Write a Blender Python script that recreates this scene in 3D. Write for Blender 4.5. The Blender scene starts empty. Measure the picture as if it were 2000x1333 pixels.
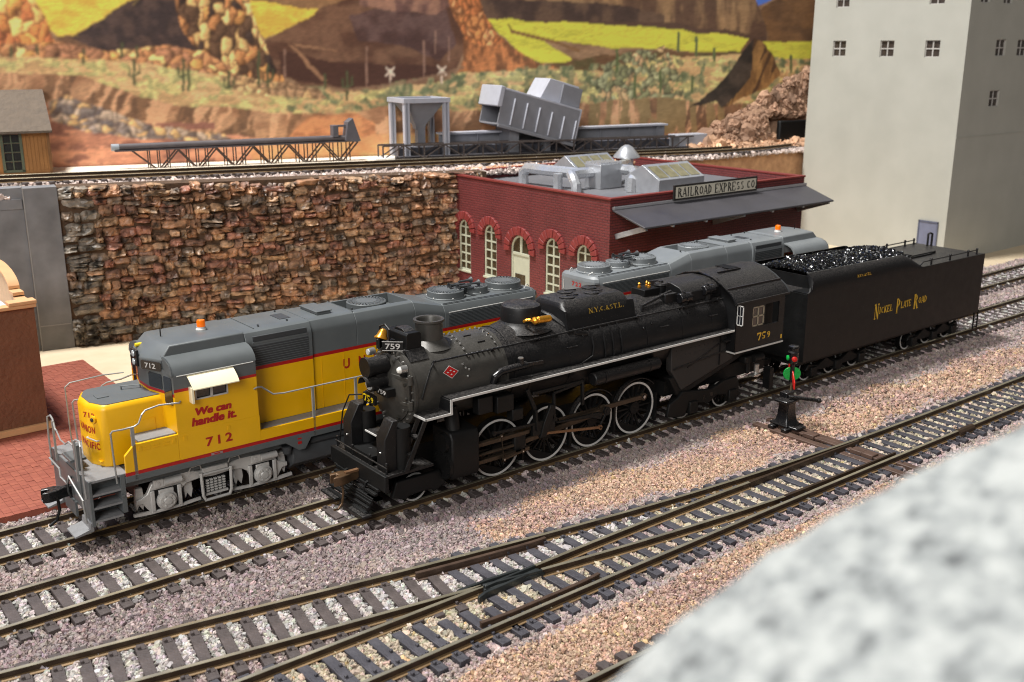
import bpy, math, random
import numpy as np
from mathutils import Vector, Matrix, Euler
random.seed(7); rng = np.random.default_rng(7)
S = 1 / 87.0          # design numbers are prototype metres; the models are 1:87 and built at their real size
ZO = 0.36             # rail heads are z = 0 in design numbers, the layout board is at z = -0.36
sc = bpy.context.scene
col = sc.collection

# ------------------------------------------------------------------ camera, light, exposure
cam = bpy.data.cameras.new('camera'); camo = bpy.data.objects.new('camera', cam); col.objects.link(camo)
camo.location = (-17.0626 * S, -23.1297 * S, (11.9984 + ZO) * S)
camo.rotation_euler = (1.29556, 0, -0.668304)
cam.sensor_width = 36; cam.lens = 36.575; cam.clip_start = 0.004; cam.clip_end = 50
cam.dof.use_dof = True; cam.dof.focus_distance = 0.345; cam.dof.aperture_fstop = 38
sc.camera = camo
sc.cycles.filter_width = 1.05
w = bpy.data.worlds.new('World'); sc.world = w; w.use_nodes = True
w.node_tree.nodes['Background'].inputs[0].default_value = (1.0, 1.0, 1.0, 1)
w.node_tree.nodes['Background'].inputs[1].default_value = 0.07
def area(name, direction, dist, size, power, color, target=(6, 3, 1)):
    l = bpy.data.lights.new(name, 'AREA'); l.shape = 'DISK'; l.size = size; l.energy = power; l.color = color
    o = bpy.data.objects.new(name, l); col.objects.link(o)
    d = Vector(direction).normalized(); t = Vector((target[0] * S, target[1] * S, (target[2] + ZO) * S))
    o.location = t + d * dist; o.rotation_euler = d.to_track_quat('Z', 'Y').to_euler()
    return o
area('ceiling_spot', (-0.30, 0.20, 1), 1.6, 0.26, 35, (1.0, 0.985, 0.955))
area('fill_light', (-0.85, -0.62, 0.55), 2.2, 1.1, 22, (1.0, 0.975, 0.95))  # added soft fill, set low to brighten the upright faces
sc.view_settings.view_transform = 'Standard'; sc.view_settings.look = 'None'
sc.view_settings.exposure = 0.32; sc.view_settings.gamma = 1.0; sc.view_settings.use_curve_mapping = False

# ------------------------------------------------------------------ materials
def lin(c):
    return tuple(((x / 255) / 12.92 if x / 255 <= 0.04045 else ((x / 255 + 0.055) / 1.055) ** 2.4) for x in c)
def mat(name, rgb, rough=0.5, metal=0.0, var=0.10, vs=3.0, bump=0.0, bs=12.0, dust=0.0, spec=0.5, emit=None, rvar=0.1, alpha=None, trans=0.0):
    m = bpy.data.materials.new(name); m.use_nodes = True
    nt = m.node_tree; N = nt.nodes; L = nt.links; b = N['Principled BSDF']
    c = lin(rgb); b.inputs['Roughness'].default_value = rough; b.inputs['Metallic'].default_value = metal
    b.inputs['Specular IOR Level'].default_value = spec
    tc = N.new('ShaderNodeTexCoord')
    n1 = N.new('ShaderNodeTexNoise'); n1.inputs['Scale'].default_value = vs / S; n1.inputs['Detail'].default_value = 5
    L.new(tc.outputs['Object'], n1.inputs['Vector'])
    mr = N.new('ShaderNodeMapRange'); mr.inputs[1].default_value = 0.3; mr.inputs[2].default_value = 0.7
    mr.inputs[3].default_value = 1 - var; mr.inputs[4].default_value = 1 + var
    L.new(n1.outputs['Fac'], mr.inputs[0])
    mx = N.new('ShaderNodeMix'); mx.data_type = 'RGBA'; mx.blend_type = 'MULTIPLY'; mx.inputs[0].default_value = 1
    mx.inputs[6].default_value = (*c, 1); L.new(mr.outputs[0], mx.inputs[7])
    out = mx.outputs[2]
    mr2 = N.new('ShaderNodeMapRange'); mr2.inputs[3].default_value = max(0.02, rough - rvar); mr2.inputs[4].default_value = min(1, rough + rvar)
    L.new(n1.outputs['Fac'], mr2.inputs[0]); L.new(mr2.outputs[0], b.inputs['Roughness'])
    if dust:
        g = N.new('ShaderNodeNewGeometry'); sx = N.new('ShaderNodeSeparateXYZ'); L.new(g.outputs['Normal'], sx.inputs[0])
        up = N.new('ShaderNodeMapRange'); up.inputs[1].default_value = 0.25; up.inputs[2].default_value = 0.95; L.new(sx.outputs[2], up.inputs[0])
        n2 = N.new('ShaderNodeTexNoise'); n2.inputs['Scale'].default_value = 22 / S; n2.inputs['Detail'].default_value = 4; L.new(tc.outputs['Object'], n2.inputs['Vector'])
        r2 = N.new('ShaderNodeMapRange'); r2.inputs[1].default_value = 0.38; r2.inputs[2].default_value = 0.72; L.new(n2.outputs['Fac'], r2.inputs[0])
        v = N.new('ShaderNodeTexVoronoi'); v.inputs['Scale'].default_value = 9 / S; L.new(tc.outputs['Object'], v.inputs['Vector'])
        r3 = N.new('ShaderNodeMapRange'); r3.inputs[1].default_value = 0.13; r3.inputs[2].default_value = 0.06; L.new(v.outputs['Distance'], r3.inputs[0])
        a1 = N.new('ShaderNodeMath'); a1.operation = 'MULTIPLY'; L.new(up.outputs[0], a1.inputs[0]); L.new(r2.outputs[0], a1.inputs[1])
        a2 = N.new('ShaderNodeMath'); a2.operation = 'MULTIPLY_ADD'; L.new(r3.outputs[0], a2.inputs[0]); a2.inputs[1].default_value = 0.55; L.new(a1.outputs[0], a2.inputs[2])
        a3 = N.new('ShaderNodeMath'); a3.operation = 'MULTIPLY'; a3.use_clamp = True; L.new(a2.outputs[0], a3.inputs[0]); a3.inputs[1].default_value = dust
        m2 = N.new('ShaderNodeMix'); m2.data_type = 'RGBA'; L.new(a3.outputs[0], m2.inputs[0]); L.new(out, m2.inputs[6]); m2.inputs[7].default_value = (0.30, 0.27, 0.25, 1)
        out = m2.outputs[2]
    L.new(out, b.inputs['Base Color'])
    if bump:
        n3 = N.new('ShaderNodeTexNoise'); n3.inputs['Scale'].default_value = bs / S; n3.inputs['Detail'].default_value = 6; L.new(tc.outputs['Object'], n3.inputs['Vector'])
        bp = N.new('ShaderNodeBump'); bp.inputs['Strength'].default_value = bump; bp.inputs['Distance'].default_value = 0.05 * S
        L.new(n3.outputs['Fac'], bp.inputs['Height']); L.new(bp.outputs[0], b.inputs['Normal'])
    if emit:
        b.inputs['Emission Color'].default_value = (*lin(rgb), 1); b.inputs['Emission Strength'].default_value = emit
    if trans:
        b.inputs['Transmission Weight'].default_value = trans
    return m
class M: pass
M.black = mat('engine_black', (20, 20, 21), 0.44, var=0.15, dust=0.22, bump=0.05, bs=30, spec=0.35)
M.black2 = mat('underframe_black', (15, 15, 15), 0.55, var=0.2, bump=0.1, spec=0.3)
M.graphite = mat('graphite_grey', (70, 68, 64), 0.42, metal=0.3, var=0.14, dust=0.15, bump=0.05, bs=35)
M.gloss = mat('gloss_black', (18, 18, 20), 0.25, var=0.1, dust=0.2)
M.white = mat('white_trim', (198, 196, 192), 0.5, var=0.04)
M.steel = mat('rod_steel', (74, 63, 52), 0.42, metal=0.6, var=0.15)
M.ecc = mat('bronzed_steel', (124, 92, 66), 0.45, metal=0.45, var=0.12)
M.brass = mat('brass', (226, 158, 52), 0.28, metal=0.75, var=0.08)
M.bronze = mat('bronze_coupler', (98, 76, 56), 0.4, metal=0.55, var=0.18)
M.silver = mat('silver_paint', (196, 194, 190), 0.38, metal=0.25, var=0.08)
M.rail = mat('handrail_grey', (150, 150, 148), 0.42, metal=0.2, var=0.08)
M.bolt = mat('bolt_nickel', (190, 188, 184), 0.3, metal=0.8, var=0.05)
M.yellow = mat('armour_yellow', (233, 176, 8), 0.36, var=0.05, vs=1.2, bump=0.03, bs=40)
M.grey = mat('harbour_grey', (92, 96, 97), 0.42, var=0.07, vs=1.5, bump=0.03, bs=40)
M.grey2 = mat('louvre_grey', (60, 62, 64), 0.5, var=0.08)
M.deck = mat('deck_grey', (126, 126, 127), 0.5, var=0.08, bump=0.3, bs=8)
M.red = mat('signal_red', (172, 26, 24), 0.4, var=0.05)
M.cream = mat('awning_cream', (240, 230, 196), 0.5, var=0.03)
M.amber = mat('amber_lens', (240, 110, 10), 0.15, var=0.02, emit=0.25)
M.glass = mat('dark_glass', (30, 33, 38), 0.08, var=0.1, spec=0.8)
M.lamp = mat('lit_lens', (255, 236, 190), 0.2, emit=1.6)
M.lens = mat('clear_lens', (205, 212, 214), 0.08, metal=0.3)
M.gold = mat('gold_lettering', (214, 170, 50), 0.5, var=0.05)
M.yel = mat('yellow_lettering', (236, 206, 30), 0.5, var=0.05)
M.coal = mat('coal', (14, 14, 15), 0.16, var=0.3, spec=0.9)
M.tie = mat('plastic_tie', (76, 67, 65), 0.62, var=0.22, vs=2.2, bump=0.5, bs=9)
M.tieb = mat('bluish_tie', (66, 64, 70), 0.62, var=0.2, vs=2.2, bump=0.5, bs=9)
M.railside = mat('rail_side', (66, 52, 40), 0.5, metal=0.4, var=0.25, vs=1.5)
M.railtop = mat('rail_head', (196, 186, 160), 0.36, metal=0.8, var=0.18, vs=1.0)
M.railfoot = mat('rail_foot_highlight', (128, 104, 74), 0.5, metal=0.3, var=0.25, vs=1.5)  # lighter tan paints a highlight line along the foot
M.rust = mat('rusty_rail', (76, 59, 48), 0.55, metal=0.3, var=0.2)
M.frog = mat('frog_black', (40, 43, 43), 0.4, var=0.15)
M.green = mat('target_green', (18, 160, 66), 0.28, var=0.04)
M.targetred = mat('target_red', (196, 36, 30), 0.28, var=0.04)
M.brown = mat('lever_brown', (84, 64, 54), 0.6, var=0.2)

# ------------------------------------------------------------------ mesh helpers
class MB:
    def __init__(s): s.v = []; s.f = []; s.m = []
    def add(s, vs, fs, mi=0):
        o = len(s.v); s.v += [tuple(map(float, p)) for p in vs]; s.f += [tuple(i + o for i in f) for f in fs]; s.m += [mi] * len(fs); return s
    def box(s, x0, x1, y0, y1, z0, z1, mi=0):
        return s.add([(x0,y0,z0),(x1,y0,z0),(x1,y1,z0),(x0,y1,z0),(x0,y0,z1),(x1,y0,z1),(x1,y1,z1),(x0,y1,z1)],
                     [(0,3,2,1),(4,5,6,7),(0,1,5,4),(1,2,6,5),(2,3,7,6),(3,0,4,7)], mi)
    def obox(s, c, size, rot=(0, 0, 0), mi=0):
        R = Euler(rot).to_matrix(); h = [q / 2 for q in size]; vs = []
        for z in (-1, 1):
            for x, y in ((-1,-1),(1,-1),(1,1),(-1,1)): vs.append(Vector(c) + R @ Vector((x*h[0], y*h[1], z*h[2])))
        return s.add(vs, [(0,3,2,1),(4,5,6,7),(0,1,5,4),(1,2,6,5),(2,3,7,6),(3,0,4,7)], mi)
    def beam(s, a, b, wd, ht, mi=0):            # rectangular bar from a to b
        a = Vector(a); b = Vector(b); d = (b - a).normalized(); up = Vector((0,0,1)) if abs(d.z) < 0.95 else Vector((0,1,0))
        x = d.cross(up).normalized(); y = x.cross(d).normalized(); vs = []
        for p in (a, b):
            for i, j in ((-1,-1),(1,-1),(1,1),(-1,1)): vs.append(p + x * (i*wd/2) + y * (j*ht/2))
        return s.add(vs, [(0,3,2,1),(4,5,6,7),(0,1,5,4),(1,2,6,5),(2,3,7,6),(3,0,4,7)], mi)
    def prism(s, poly, a, b, axis='y', mi=0):
        n = len(poly); k = {'y': lambda p, t: (p[0], t, p[1]), 'x': lambda p, t: (t, p[0], p[1]), 'z': lambda p, t: (p[0], p[1], t)}[axis]
        vs = [k(p, a) for p in poly] + [k(p, b) for p in poly]
        return s.add(vs, [tuple(range(n))[::-1], tuple(range(n, 2*n))] + [(i, (i+1) % n, n + (i+1) % n, n + i) for i in range(n)], mi)
    def cyl(s, p0, p1, r0, r1=None, n=16, caps=True, mi=0):
        r1 = r0 if r1 is None else r1; p0 = Vector(p0); p1 = Vector(p1); d = (p1 - p0).normalized()
        x = d.orthogonal().normalized(); y = d.cross(x); vs = []
        for p, r in ((p0, r0), (p1, r1)):
            for i in range(n): t = 2*math.pi*i/n; vs.append(p + x*(r*math.cos(t)) + y*(r*math.sin(t)))
        fs = [(i, (i+1) % n, n + (i+1) % n, n + i) for i in range(n)]
        if caps: fs += [tuple(range(n))[::-1], tuple(range(n, 2*n))]
        return s.add(vs, fs, mi)
    def tube(s, pts, r, n=6, mi=0):
        pts = [Vector(p) for p in pts]; vs = []; prev = None
        for i, p in enumerate(pts):
            d = ((pts[min(i+1, len(pts)-1)] - p).normalized() + (p - pts[max(i-1, 0)]).normalized())
            d = d.normalized() if d.length > 1e-6 else Vector((1,0,0))
            x = d.orthogonal().normalized() if prev is None else (prev - d * prev.dot(d)).normalized(); prev = x; y = d.cross(x)
            for k in range(n): t = 2*math.pi*k/n; vs.append(p + x*(r*math.cos(t)) + y*(r*math.sin(t)))
        fs = []
        for i in range(len(pts)-1):
            for k in range(n): fs.append((i*n+k, i*n+(k+1) % n, (i+1)*n+(k+1) % n, (i+1)*n+k))
        fs += [tuple(range(n))[::-1], tuple(range((len(pts)-1)*n, len(pts)*n))]
        return s.add(vs, fs, mi)
    def lathe(s, prof, base=(0,0,0), axis=(0,0,1), n=24, mi=0, caps=True):
        base = Vector(base); d = Vector(axis).normalized(); x = d.orthogonal().normalized(); y = d.cross(x); vs = []
        for r, h in prof:
            for k in range(n): t = 2*math.pi*k/n; vs.append(base + d*h + x*(r*math.cos(t)) + y*(r*math.sin(t)))
        m = len(prof); fs = []
        for i in range(m-1):
            for k in range(n): fs.append((i*n+k, i*n+(k+1) % n, (i+1)*n+(k+1) % n, (i+1)*n+k))
        if caps: fs += [tuple(range(n))[::-1], tuple(range((m-1)*n, m*n))]
        return s.add(vs, fs, mi)
    def ring(s, c, axis, ri, ro, th, n=32, mi=0):
        return s.lathe([(ri, 0), (ro, 0), (ro, th), (ri, th), (ri, 0)], c, axis, n, mi, caps=False)
    def sphere(s, c, r, n=12, mi=0, sq=(1,1,1)):
        vs = []; fs = []; h = n // 2
        for i in range(h+1):
            a = math.pi*i/h
            for k in range(n): t = 2*math.pi*k/n; vs.append((c[0]+sq[0]*r*math.sin(a)*math.cos(t), c[1]+sq[1]*r*math.sin(a)*math.sin(t), c[2]+sq[2]*r*math.cos(a)))
        for i in range(h):
            for k in range(n): fs.append((i*n+k, (i+1)*n+k, (i+1)*n+(k+1) % n, i*n+(k+1) % n))
        return s.add(vs, fs, mi)
    def loft(s, secs, caps=True, mi=0):
        n = len(secs[0]); vs = [p for q in secs for p in q]; fs = []
        for i in range(len(secs)-1):
            for k in range(n): fs.append((i*n+k, i*n+(k+1) % n, (i+1)*n+(k+1) % n, (i+1)*n+k))
        if caps: fs += [tuple(range(n))[::-1], tuple(range((len(secs)-1)*n, len(secs)*n))]
        return s.add(vs, fs, mi)
    def mesh(s, name, mats, smooth=True):
        me = bpy.data.meshes.new(name); me.from_pydata([(p[0]*S, p[1]*S, p[2]*S) for p in s.v], [], s.f)
        for mt in (mats if isinstance(mats, (list, tuple)) else [mats]): me.materials.append(mt)
        if max(s.m, default=0): me.polygons.foreach_set('material_index', s.m)
        me.update()
        import bmesh
        bm = bmesh.new(); bm.from_mesh(me); bmesh.ops.recalc_face_normals(bm, faces=bm.faces); bm.to_mesh(me); bm.free()
        if smooth:
            me.shade_smooth()
            try: me.set_sharp_from_angle(angle=math.radians(32))
            except Exception: pass
        return me
    def build(s, name, mats, parent=None, bevel=0.0, smooth=True, loc=None, rotz=0.0, seg=2):
        o = bpy.data.objects.new(name, s.mesh(name, mats, smooth)); col.objects.link(o)
        if parent: o.parent = parent
        elif loc is None: o.location = (0, 0, ZO*S)
        if loc is not None: o.location = (loc[0]*S, loc[1]*S, (loc[2] + (0 if parent else ZO))*S)
        o.rotation_euler = (0, 0, rotz)
        if bevel:
            b = o.modifiers.new('edge', 'BEVEL'); b.width = bevel*S; b.segments = seg; b.limit_method = 'ANGLE'; b.angle_limit = math.radians(35); b.harden_normals = False
        return o
def tag(o, label, cat, group=None):
    o['label'] = label; o['category'] = cat
    if group: o['group'] = group
    return o
def struct(o): o['kind'] = 'structure'; return o
def thing(name, label, cat, loc=(0,0,0), rotz=0.0, group=None):
    o = bpy.data.objects.new(name, None); o.empty_display_size = 0.01; col.objects.link(o)
    o.location = (loc[0]*S, loc[1]*S, (loc[2]+ZO)*S); o.rotation_euler = (0, 0, rotz)
    return tag(o, label, cat, group)
def bx(par, name, mt, x0, x1, y0, y1, z0, z1, bevel=0.0): return MB().box(x0,x1,y0,y1,z0,z1).build(name, mt, par, bevel)
def cy(par, name, mt, p0, p1, r, r1=None, n=16, bevel=0.0): return MB().cyl(p0,p1,r,r1,n).build(name, mt, par, bevel)
def tb(par, name, mt, pts, r, n=6): return MB().tube(pts, r, n).build(name, mt, par)
def pr(par, name, mt, poly, a, b, axis='y', bevel=0.0): return MB().prism(poly,a,b,axis).build(name, mt, par, bevel)
def lt(par, name, mt, prof, base, axis=(0,0,1), n=24): return MB().lathe(prof, base, axis, n).build(name, mt, par)
def share(src, name, parent=None, loc=(0,0,0), rotz=0.0, scale=(1,1,1)):       # another piece on the same mesh data
    o = bpy.data.objects.new(name, src if isinstance(src, bpy.types.Mesh) else src.data); col.objects.link(o); o.parent = parent
    o.location = (loc[0]*S, loc[1]*S, (loc[2] + (0 if parent else ZO))*S); o.rotation_euler = (0,0,rotz); o.scale = scale
    return o
def place2d(parent, name, mt, pts, faces, origin, xd, yd):
    xd = Vector(xd).normalized(); yd = Vector(yd).normalized(); o = Vector(origin)
    return MB().add([o + xd*p[0] + yd*p[1] for p in pts], faces).build(name, mt, parent, smooth=False)
def text(parent, name, body, mt, origin, xd, yd, width, height, bold=0.0, shear=0.0, spacing=1.0, heavy=0.0):
    cu = bpy.data.curves.new('t', 'FONT'); cu.body = body; cu.size = 1; cu.offset = bold; cu.shear = shear; cu.space_character = spacing; cu.resolution_u = 3
    ob = bpy.data.objects.new('t', cu); col.objects.link(ob); dg = bpy.context.evaluated_depsgraph_get()
    me = bpy.data.meshes.new_from_object(ob.evaluated_get(dg)); bpy.data.objects.remove(ob); bpy.data.curves.remove(cu)
    vs = [v.co.copy() for v in me.vertices]; fs = [tuple(p.vertices) for p in me.polygons]; bpy.data.meshes.remove(me)
    x0 = min(v.x for v in vs); x1 = max(v.x for v in vs); y0 = min(v.y for v in vs); y1 = max(v.y for v in vs)
    pts = [((v.x-x0)/(x1-x0)*width, (v.y-y0)/(y1-y0)*height) for v in vs]
    if heavy:                                              # extra strokes a hair apart make the letters fat
        xv = Vector(xd).normalized(); yv = Vector(yd).normalized(); nv = xv.cross(yv); mb = MB(); ov = Vector(origin)
        for k, (hx, hy) in enumerate(((0,0),(heavy,0),(0,heavy*.6),(heavy,heavy*.6))): mb.add([ov + xv*(p[0]+hx) + yv*(p[1]+hy) + nv*(.0015*k) for p in pts], fs)
        return mb.build(name, mt, parent, smooth=False)
    return place2d(parent, name, mt, pts, fs, origin, xd, yd)
# slab-serif stroke alphabet: strokes (x0,y0,x1,y1,thickness) in a 1 x 1 cell, arcs (cx,cy,rx,ry,a0,a1,thickness); b / t mark serifs at foot and head
T, t_ = 0.17, 0.075
GLY = {
 'N': [(.16,0,.16,1,t_),(.16,1,.8,0,T),(.8,0,.8,1,t_),'b.16','t.1','t.8'], 'I': [(.3,0,.3,1,T),'b.3','t.3'], 'C': [('a',.5,.5,.38,.46,50,310,T)],
 'K': [(.2,0,.2,1,T),(.25,.42,.75,1,t_),(.4,.55,.8,0,T),'b.2','t.2','b.8','t.72'], 'E': [(.2,0,.2,1,T),(.1,.96,.75,.96,t_),(.1,.04,.8,.04,t_),(.2,.5,.6,.5,t_),(.73,.75,.73,1,t_),(.78,0,.78,.27,t_)],
 'L': [(.22,0,.22,1,T),(.1,.04,.78,.04,t_),(.76,0,.76,.3,t_),'t.22'], 'P': [(.22,0,.22,1,T),('a',.42,.72,.33,.25,-90,90,T),(.1,.965,.45,.965,t_),(.22,.47,.45,.47,t_),'b.22'],
 'R': [(.22,0,.22,1,T),('a',.42,.73,.31,.24,-90,90,T),(.1,.965,.45,.965,t_),(.22,.49,.45,.49,t_),(.45,.48,.8,0,T),'b.22','b.8'], 'A': [(.12,0,.47,1,t_),(.47,1,.82,0,T),(.25,.32,.66,.32,t_),'b.12','b.82'],
 'T': [(.5,0,.5,1,T),(.08,.96,.92,.96,t_),(.1,.72,.1,.98,t_),(.9,.72,.9,.98,t_),'b.5'], 'O': [('a',.5,.5,.38,.46,0,360,T*.9)], 'D': [(.2,0,.2,1,T),('a',.36,.5,.42,.46,-90,90,T),(.1,.96,.4,.96,t_),(.1,.04,.4,.04,t_)],
 'X': [(.15,0,.78,1,t_),(.17,1,.8,0,T),'b.15','b.8','t.17','t.78'], 'S': [('a',.48,.74,.3,.22,40,270,T*.85),('a',.48,.26,.32,.23,-140,90,T*.85)], 'Y': [(.5,0,.5,.5,T),(.12,1,.5,.45,T),(.85,1,.5,.45,t_),'b.5','t.14','t.84'],
 '&': [('a',.42,.76,.2,.2,0,360,t_),('a',.4,.28,.3,.25,0,360,T*.8),(.35,.62,.85,0,T)], '.': [(.1,.08,.26,.08,.16)],
 '7': [(.1,.93,.86,.93,T),(.1,.7,.1,1,t_),(.82,.95,.42,0,T)], '5': [(.22,.93,.8,.93,T),(.2,.95,.2,.52,t_),('a',.44,.31,.32,.27,-150,120,T)], '9': [('a',.48,.68,.3,.27,0,360,T),('a',.3,.62,.5,.58,-80,10,T)],
}
ADV = {'I': .6, '.': .36, ' ': .5}
def glyphs(s, weight=1.25):
    pts = []; fs = []; x = 0
    def quad(a, b, wd):
        wd *= weight; dx, dy = b[0]-a[0], b[1]-a[1]; l = math.hypot(dx, dy) or 1; nx, ny = -dy/l*wd/2, dx/l*wd/2; o = len(pts)
        pts.extend([(x+a[0]+nx, a[1]+ny), (x+a[0]-nx, a[1]-ny), (x+b[0]-nx, b[1]-ny), (x+b[0]+nx, b[1]+ny)]); fs.append((o, o+1, o+2, o+3))
    for ch in s:
        for st in GLY.get(ch, []):
            if isinstance(st, str):
                cx = float(st[1:]); y = 0.03 if st[0] == 'b' else 0.97; quad((cx-.15, y), (cx+.15, y), .06)
            elif st[0] == 'a':
                _, cx, cyy, rx, ry, a0, a1, wd = st; k = 18; wd *= weight
                for i in range(k):
                    p, q = math.radians(a0+(a1-a0)*i/k), math.radians(a0+(a1-a0)*(i+1)/k)
                    f = lambda a: wd * (0.55 + 0.45*abs(math.cos(a)))
                    o = len(pts)
                    for a in (p, q):
                        h = f(a)/2; pts.append((x+cx+(rx+h-wd/2)*math.cos(a), cyy+(ry+h-wd/2)*math.sin(a))); pts.append((x+cx+(rx-h-wd/2)*math.cos(a), cyy+(ry-h-wd/2)*math.sin(a)))
                    fs.append((o, o+1, o+3, o+2))
            else: quad((st[0], st[1]), (st[2], st[3]), st[4])
        x += ADV.get(ch, .93)
    return pts, fs, x
def serif(parent, name, body, mt, origin, xd, yd, width, height, weight=1.25):
    pts, fs, wd = glyphs(body, weight); pts = [(p[0]/wd*width, p[1]*height) for p in pts]
    # overlapping strokes lie in one plane: lift each stroke a hair so no two coincide
    xd = Vector(xd).normalized(); yd = Vector(yd).normalized(); n = xd.cross(yd); o = Vector(origin); mb = MB()
    for k, f in enumerate(fs): mb.add([o + xd*pts[i][0] + yd*pts[i][1] + n*(0.0012*(k % 7)) for i in f], [(0,1,2,3)])
    return mb.build(name, mt, parent, smooth=False)
# ------------------------------------------------------------------ ground
def noise_ground(name, base, c2, scale=6.0, bump=0.6):
    m = bpy.data.materials.new(name); m.use_nodes = True; nt = m.node_tree; N = nt.nodes; L = nt.links; b = N['Principled BSDF']; b.inputs['Roughness'].default_value = 0.9
    tc = N.new('ShaderNodeTexCoord'); n = N.new('ShaderNodeTexNoise'); n.inputs['Scale'].default_value = scale/S; n.inputs['Detail'].default_value = 8; L.new(tc.outputs['Object'], n.inputs['Vector'])
    r = N.new('ShaderNodeValToRGB'); r.color_ramp.elements[0].position = .35; r.color_ramp.elements[1].position = .65
    r.color_ramp.elements[0].color = (*lin(base), 1); r.color_ramp.elements[1].color = (*lin(c2), 1); L.new(n.outputs['Fac'], r.inputs[0]); L.new(r.outputs[0], b.inputs['Base Color'])
    bp = N.new('ShaderNodeBump'); bp.inputs['Strength'].default_value = bump; bp.inputs['Distance'].default_value = .06*S; L.new(n.outputs['Fac'], bp.inputs['Height']); L.new(bp.outputs[0], b.inputs['Normal'])
    return m
g = MB().add([(-60,-60,-.315),(160,-60,-.315),(160,110,-.315),(-60,110,-.315)], [(0,1,2,3)]).build('ground', noise_ground('ballast_bed', (112,98,90), (148,130,120), 9), smooth=False); struct(g)
pv = MB().box(-60, 160, 6.3, 30, -.5, -.30).build('pavement', noise_ground('tan_paving', (202,182,152), (208,190,162), 1.2, .05), smooth=False); struct(pv)

# ------------------------------------------------------------------ tracks
def at_poly(poly, d):
    for (a, b) in zip(poly, poly[1:]):
        l = math.hypot(b[0]-a[0], b[1]-a[1])
        if d <= l or b is poly[-1]:
            t = d/l; return (a[0]+(b[0]-a[0])*t, a[1]+(b[1]-a[1])*t, math.atan2(b[1]-a[1], b[0]-a[0]))
        d -= l
def smooth_poly(pts, step=1.0):
    p = np.array(pts, float); t = np.r_[0, np.cumsum(np.hypot(*np.diff(p, axis=0).T))]; u = np.arange(0, t[-1], step); u = np.r_[u, t[-1]]
    xs = np.interp(u, t, p[:,0]); ys = np.interp(u, t, p[:,1])
    for _ in range(4): xs[1:-1] = (xs[:-2]+2*xs[1:-1]+xs[2:])/4; ys[1:-1] = (ys[:-2]+2*ys[1:-1]+ys[2:])/4
    return list(zip(xs, ys))
RP = [(-.13,-.175),(.13,-.175),(.13,-.158),(.03,-.138),(.03,-.055),(.05,-.042),(.05,-.008),(.042,0),(-.042,0),(-.05,-.008),(-.05,-.042),(-.03,-.055),(-.03,-.138),(-.13,-.158)]
def rail(par, pts, name='rail', mats=None, h=0.0, prof=RP, z=0.0):
    secs = []; zf = z if callable(z) else (lambda x: z)
    for i, p in enumerate(pts):
        a = pts[max(i-1, 0)]; b = pts[min(i+1, len(pts)-1)]; an = math.atan2(b[1]-a[1], b[0]-a[0]); nx, ny = -math.sin(an), math.cos(an)
        secs.append([(p[0]+nx*q[0], p[1]+ny*q[0], q[1]+h+zf(p[0])) for q in prof])
    mb = MB().loft(secs); n = len(prof)
    for i in range(len(secs)-1): mb.m[i*n+7] = 1; mb.m[i*n+6] = 1; mb.m[i*n+8] = 1; mb.m[i*n+2] = mb.m[i*n+12] = mb.m[i*n+1] = mb.m[i*n+13] = (2 if mats is None else 0)
    return mb.build(name, mats or [M.railside, M.railtop, M.railfoot], par)
TIES = []        # (x, y, angle, half length, half width) of every tie, for laying ballast round them
def tie_mesh(hl, mt, marks, seed):
    r = random.Random(seed); mb = MB(); hw = .125
    mb.box(-hw, hw, -hl, hl, -.37, -.158)
    for y in marks:
        for sx in (-1, 1):
            mb.box(sx*.05-.035, sx*.05+.035, y+(.17 if sx > 0 else -.24), y+(.24 if sx > 0 else -.17), -.165, -.085)
        mb.box(-.09, .09, y-.25, y+.25, -.165, -.145)
    return mb.mesh('tie', mt)
def put_tie(par, me, x, y, an, hl, z=0.0):
    o = share(me, 'tie', par, (x + random.uniform(-.015, .015), y + random.uniform(-.02, .02), z), an + random.uniform(-.02, .02)); o.modifiers.new('edge', 'BEVEL').width = .018*S
    TIES.append((x, y, an, hl, .125)); return o
G2 = .78
def plain_track(name, label, x0, x1, yc, group='tracks of the yard'):
    t = thing(name, label, 'track', (0, 0, 0), 0, group)
    n = int((x1-x0)/2)
    for s_ in (-1, 1): rail(t, [(x0+(x1-x0)*i/n, yc(x0+(x1-x0)*i/n)+s_*G2) for i in range(n+1)])
    me = [tie_mesh(1.27, M.tie, (-G2, G2), k) for k in range(3)]
    x = x0 + .2; k = 0
    while x < x1: put_tie(t, me[k % 3], x, yc(x), 0, 1.27); x += .5445; k += 1
    return t
ydz = lambda x: 3.60 + .0098*x
plain_track('railway_track', 'straight track of grey ties and brass rails under the black steam engine', -17, 60, lambda x: 0)
plain_track('railway_track', 'straight track under the two grey roofed diesel locomotives', -17, 66, ydz)
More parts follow.
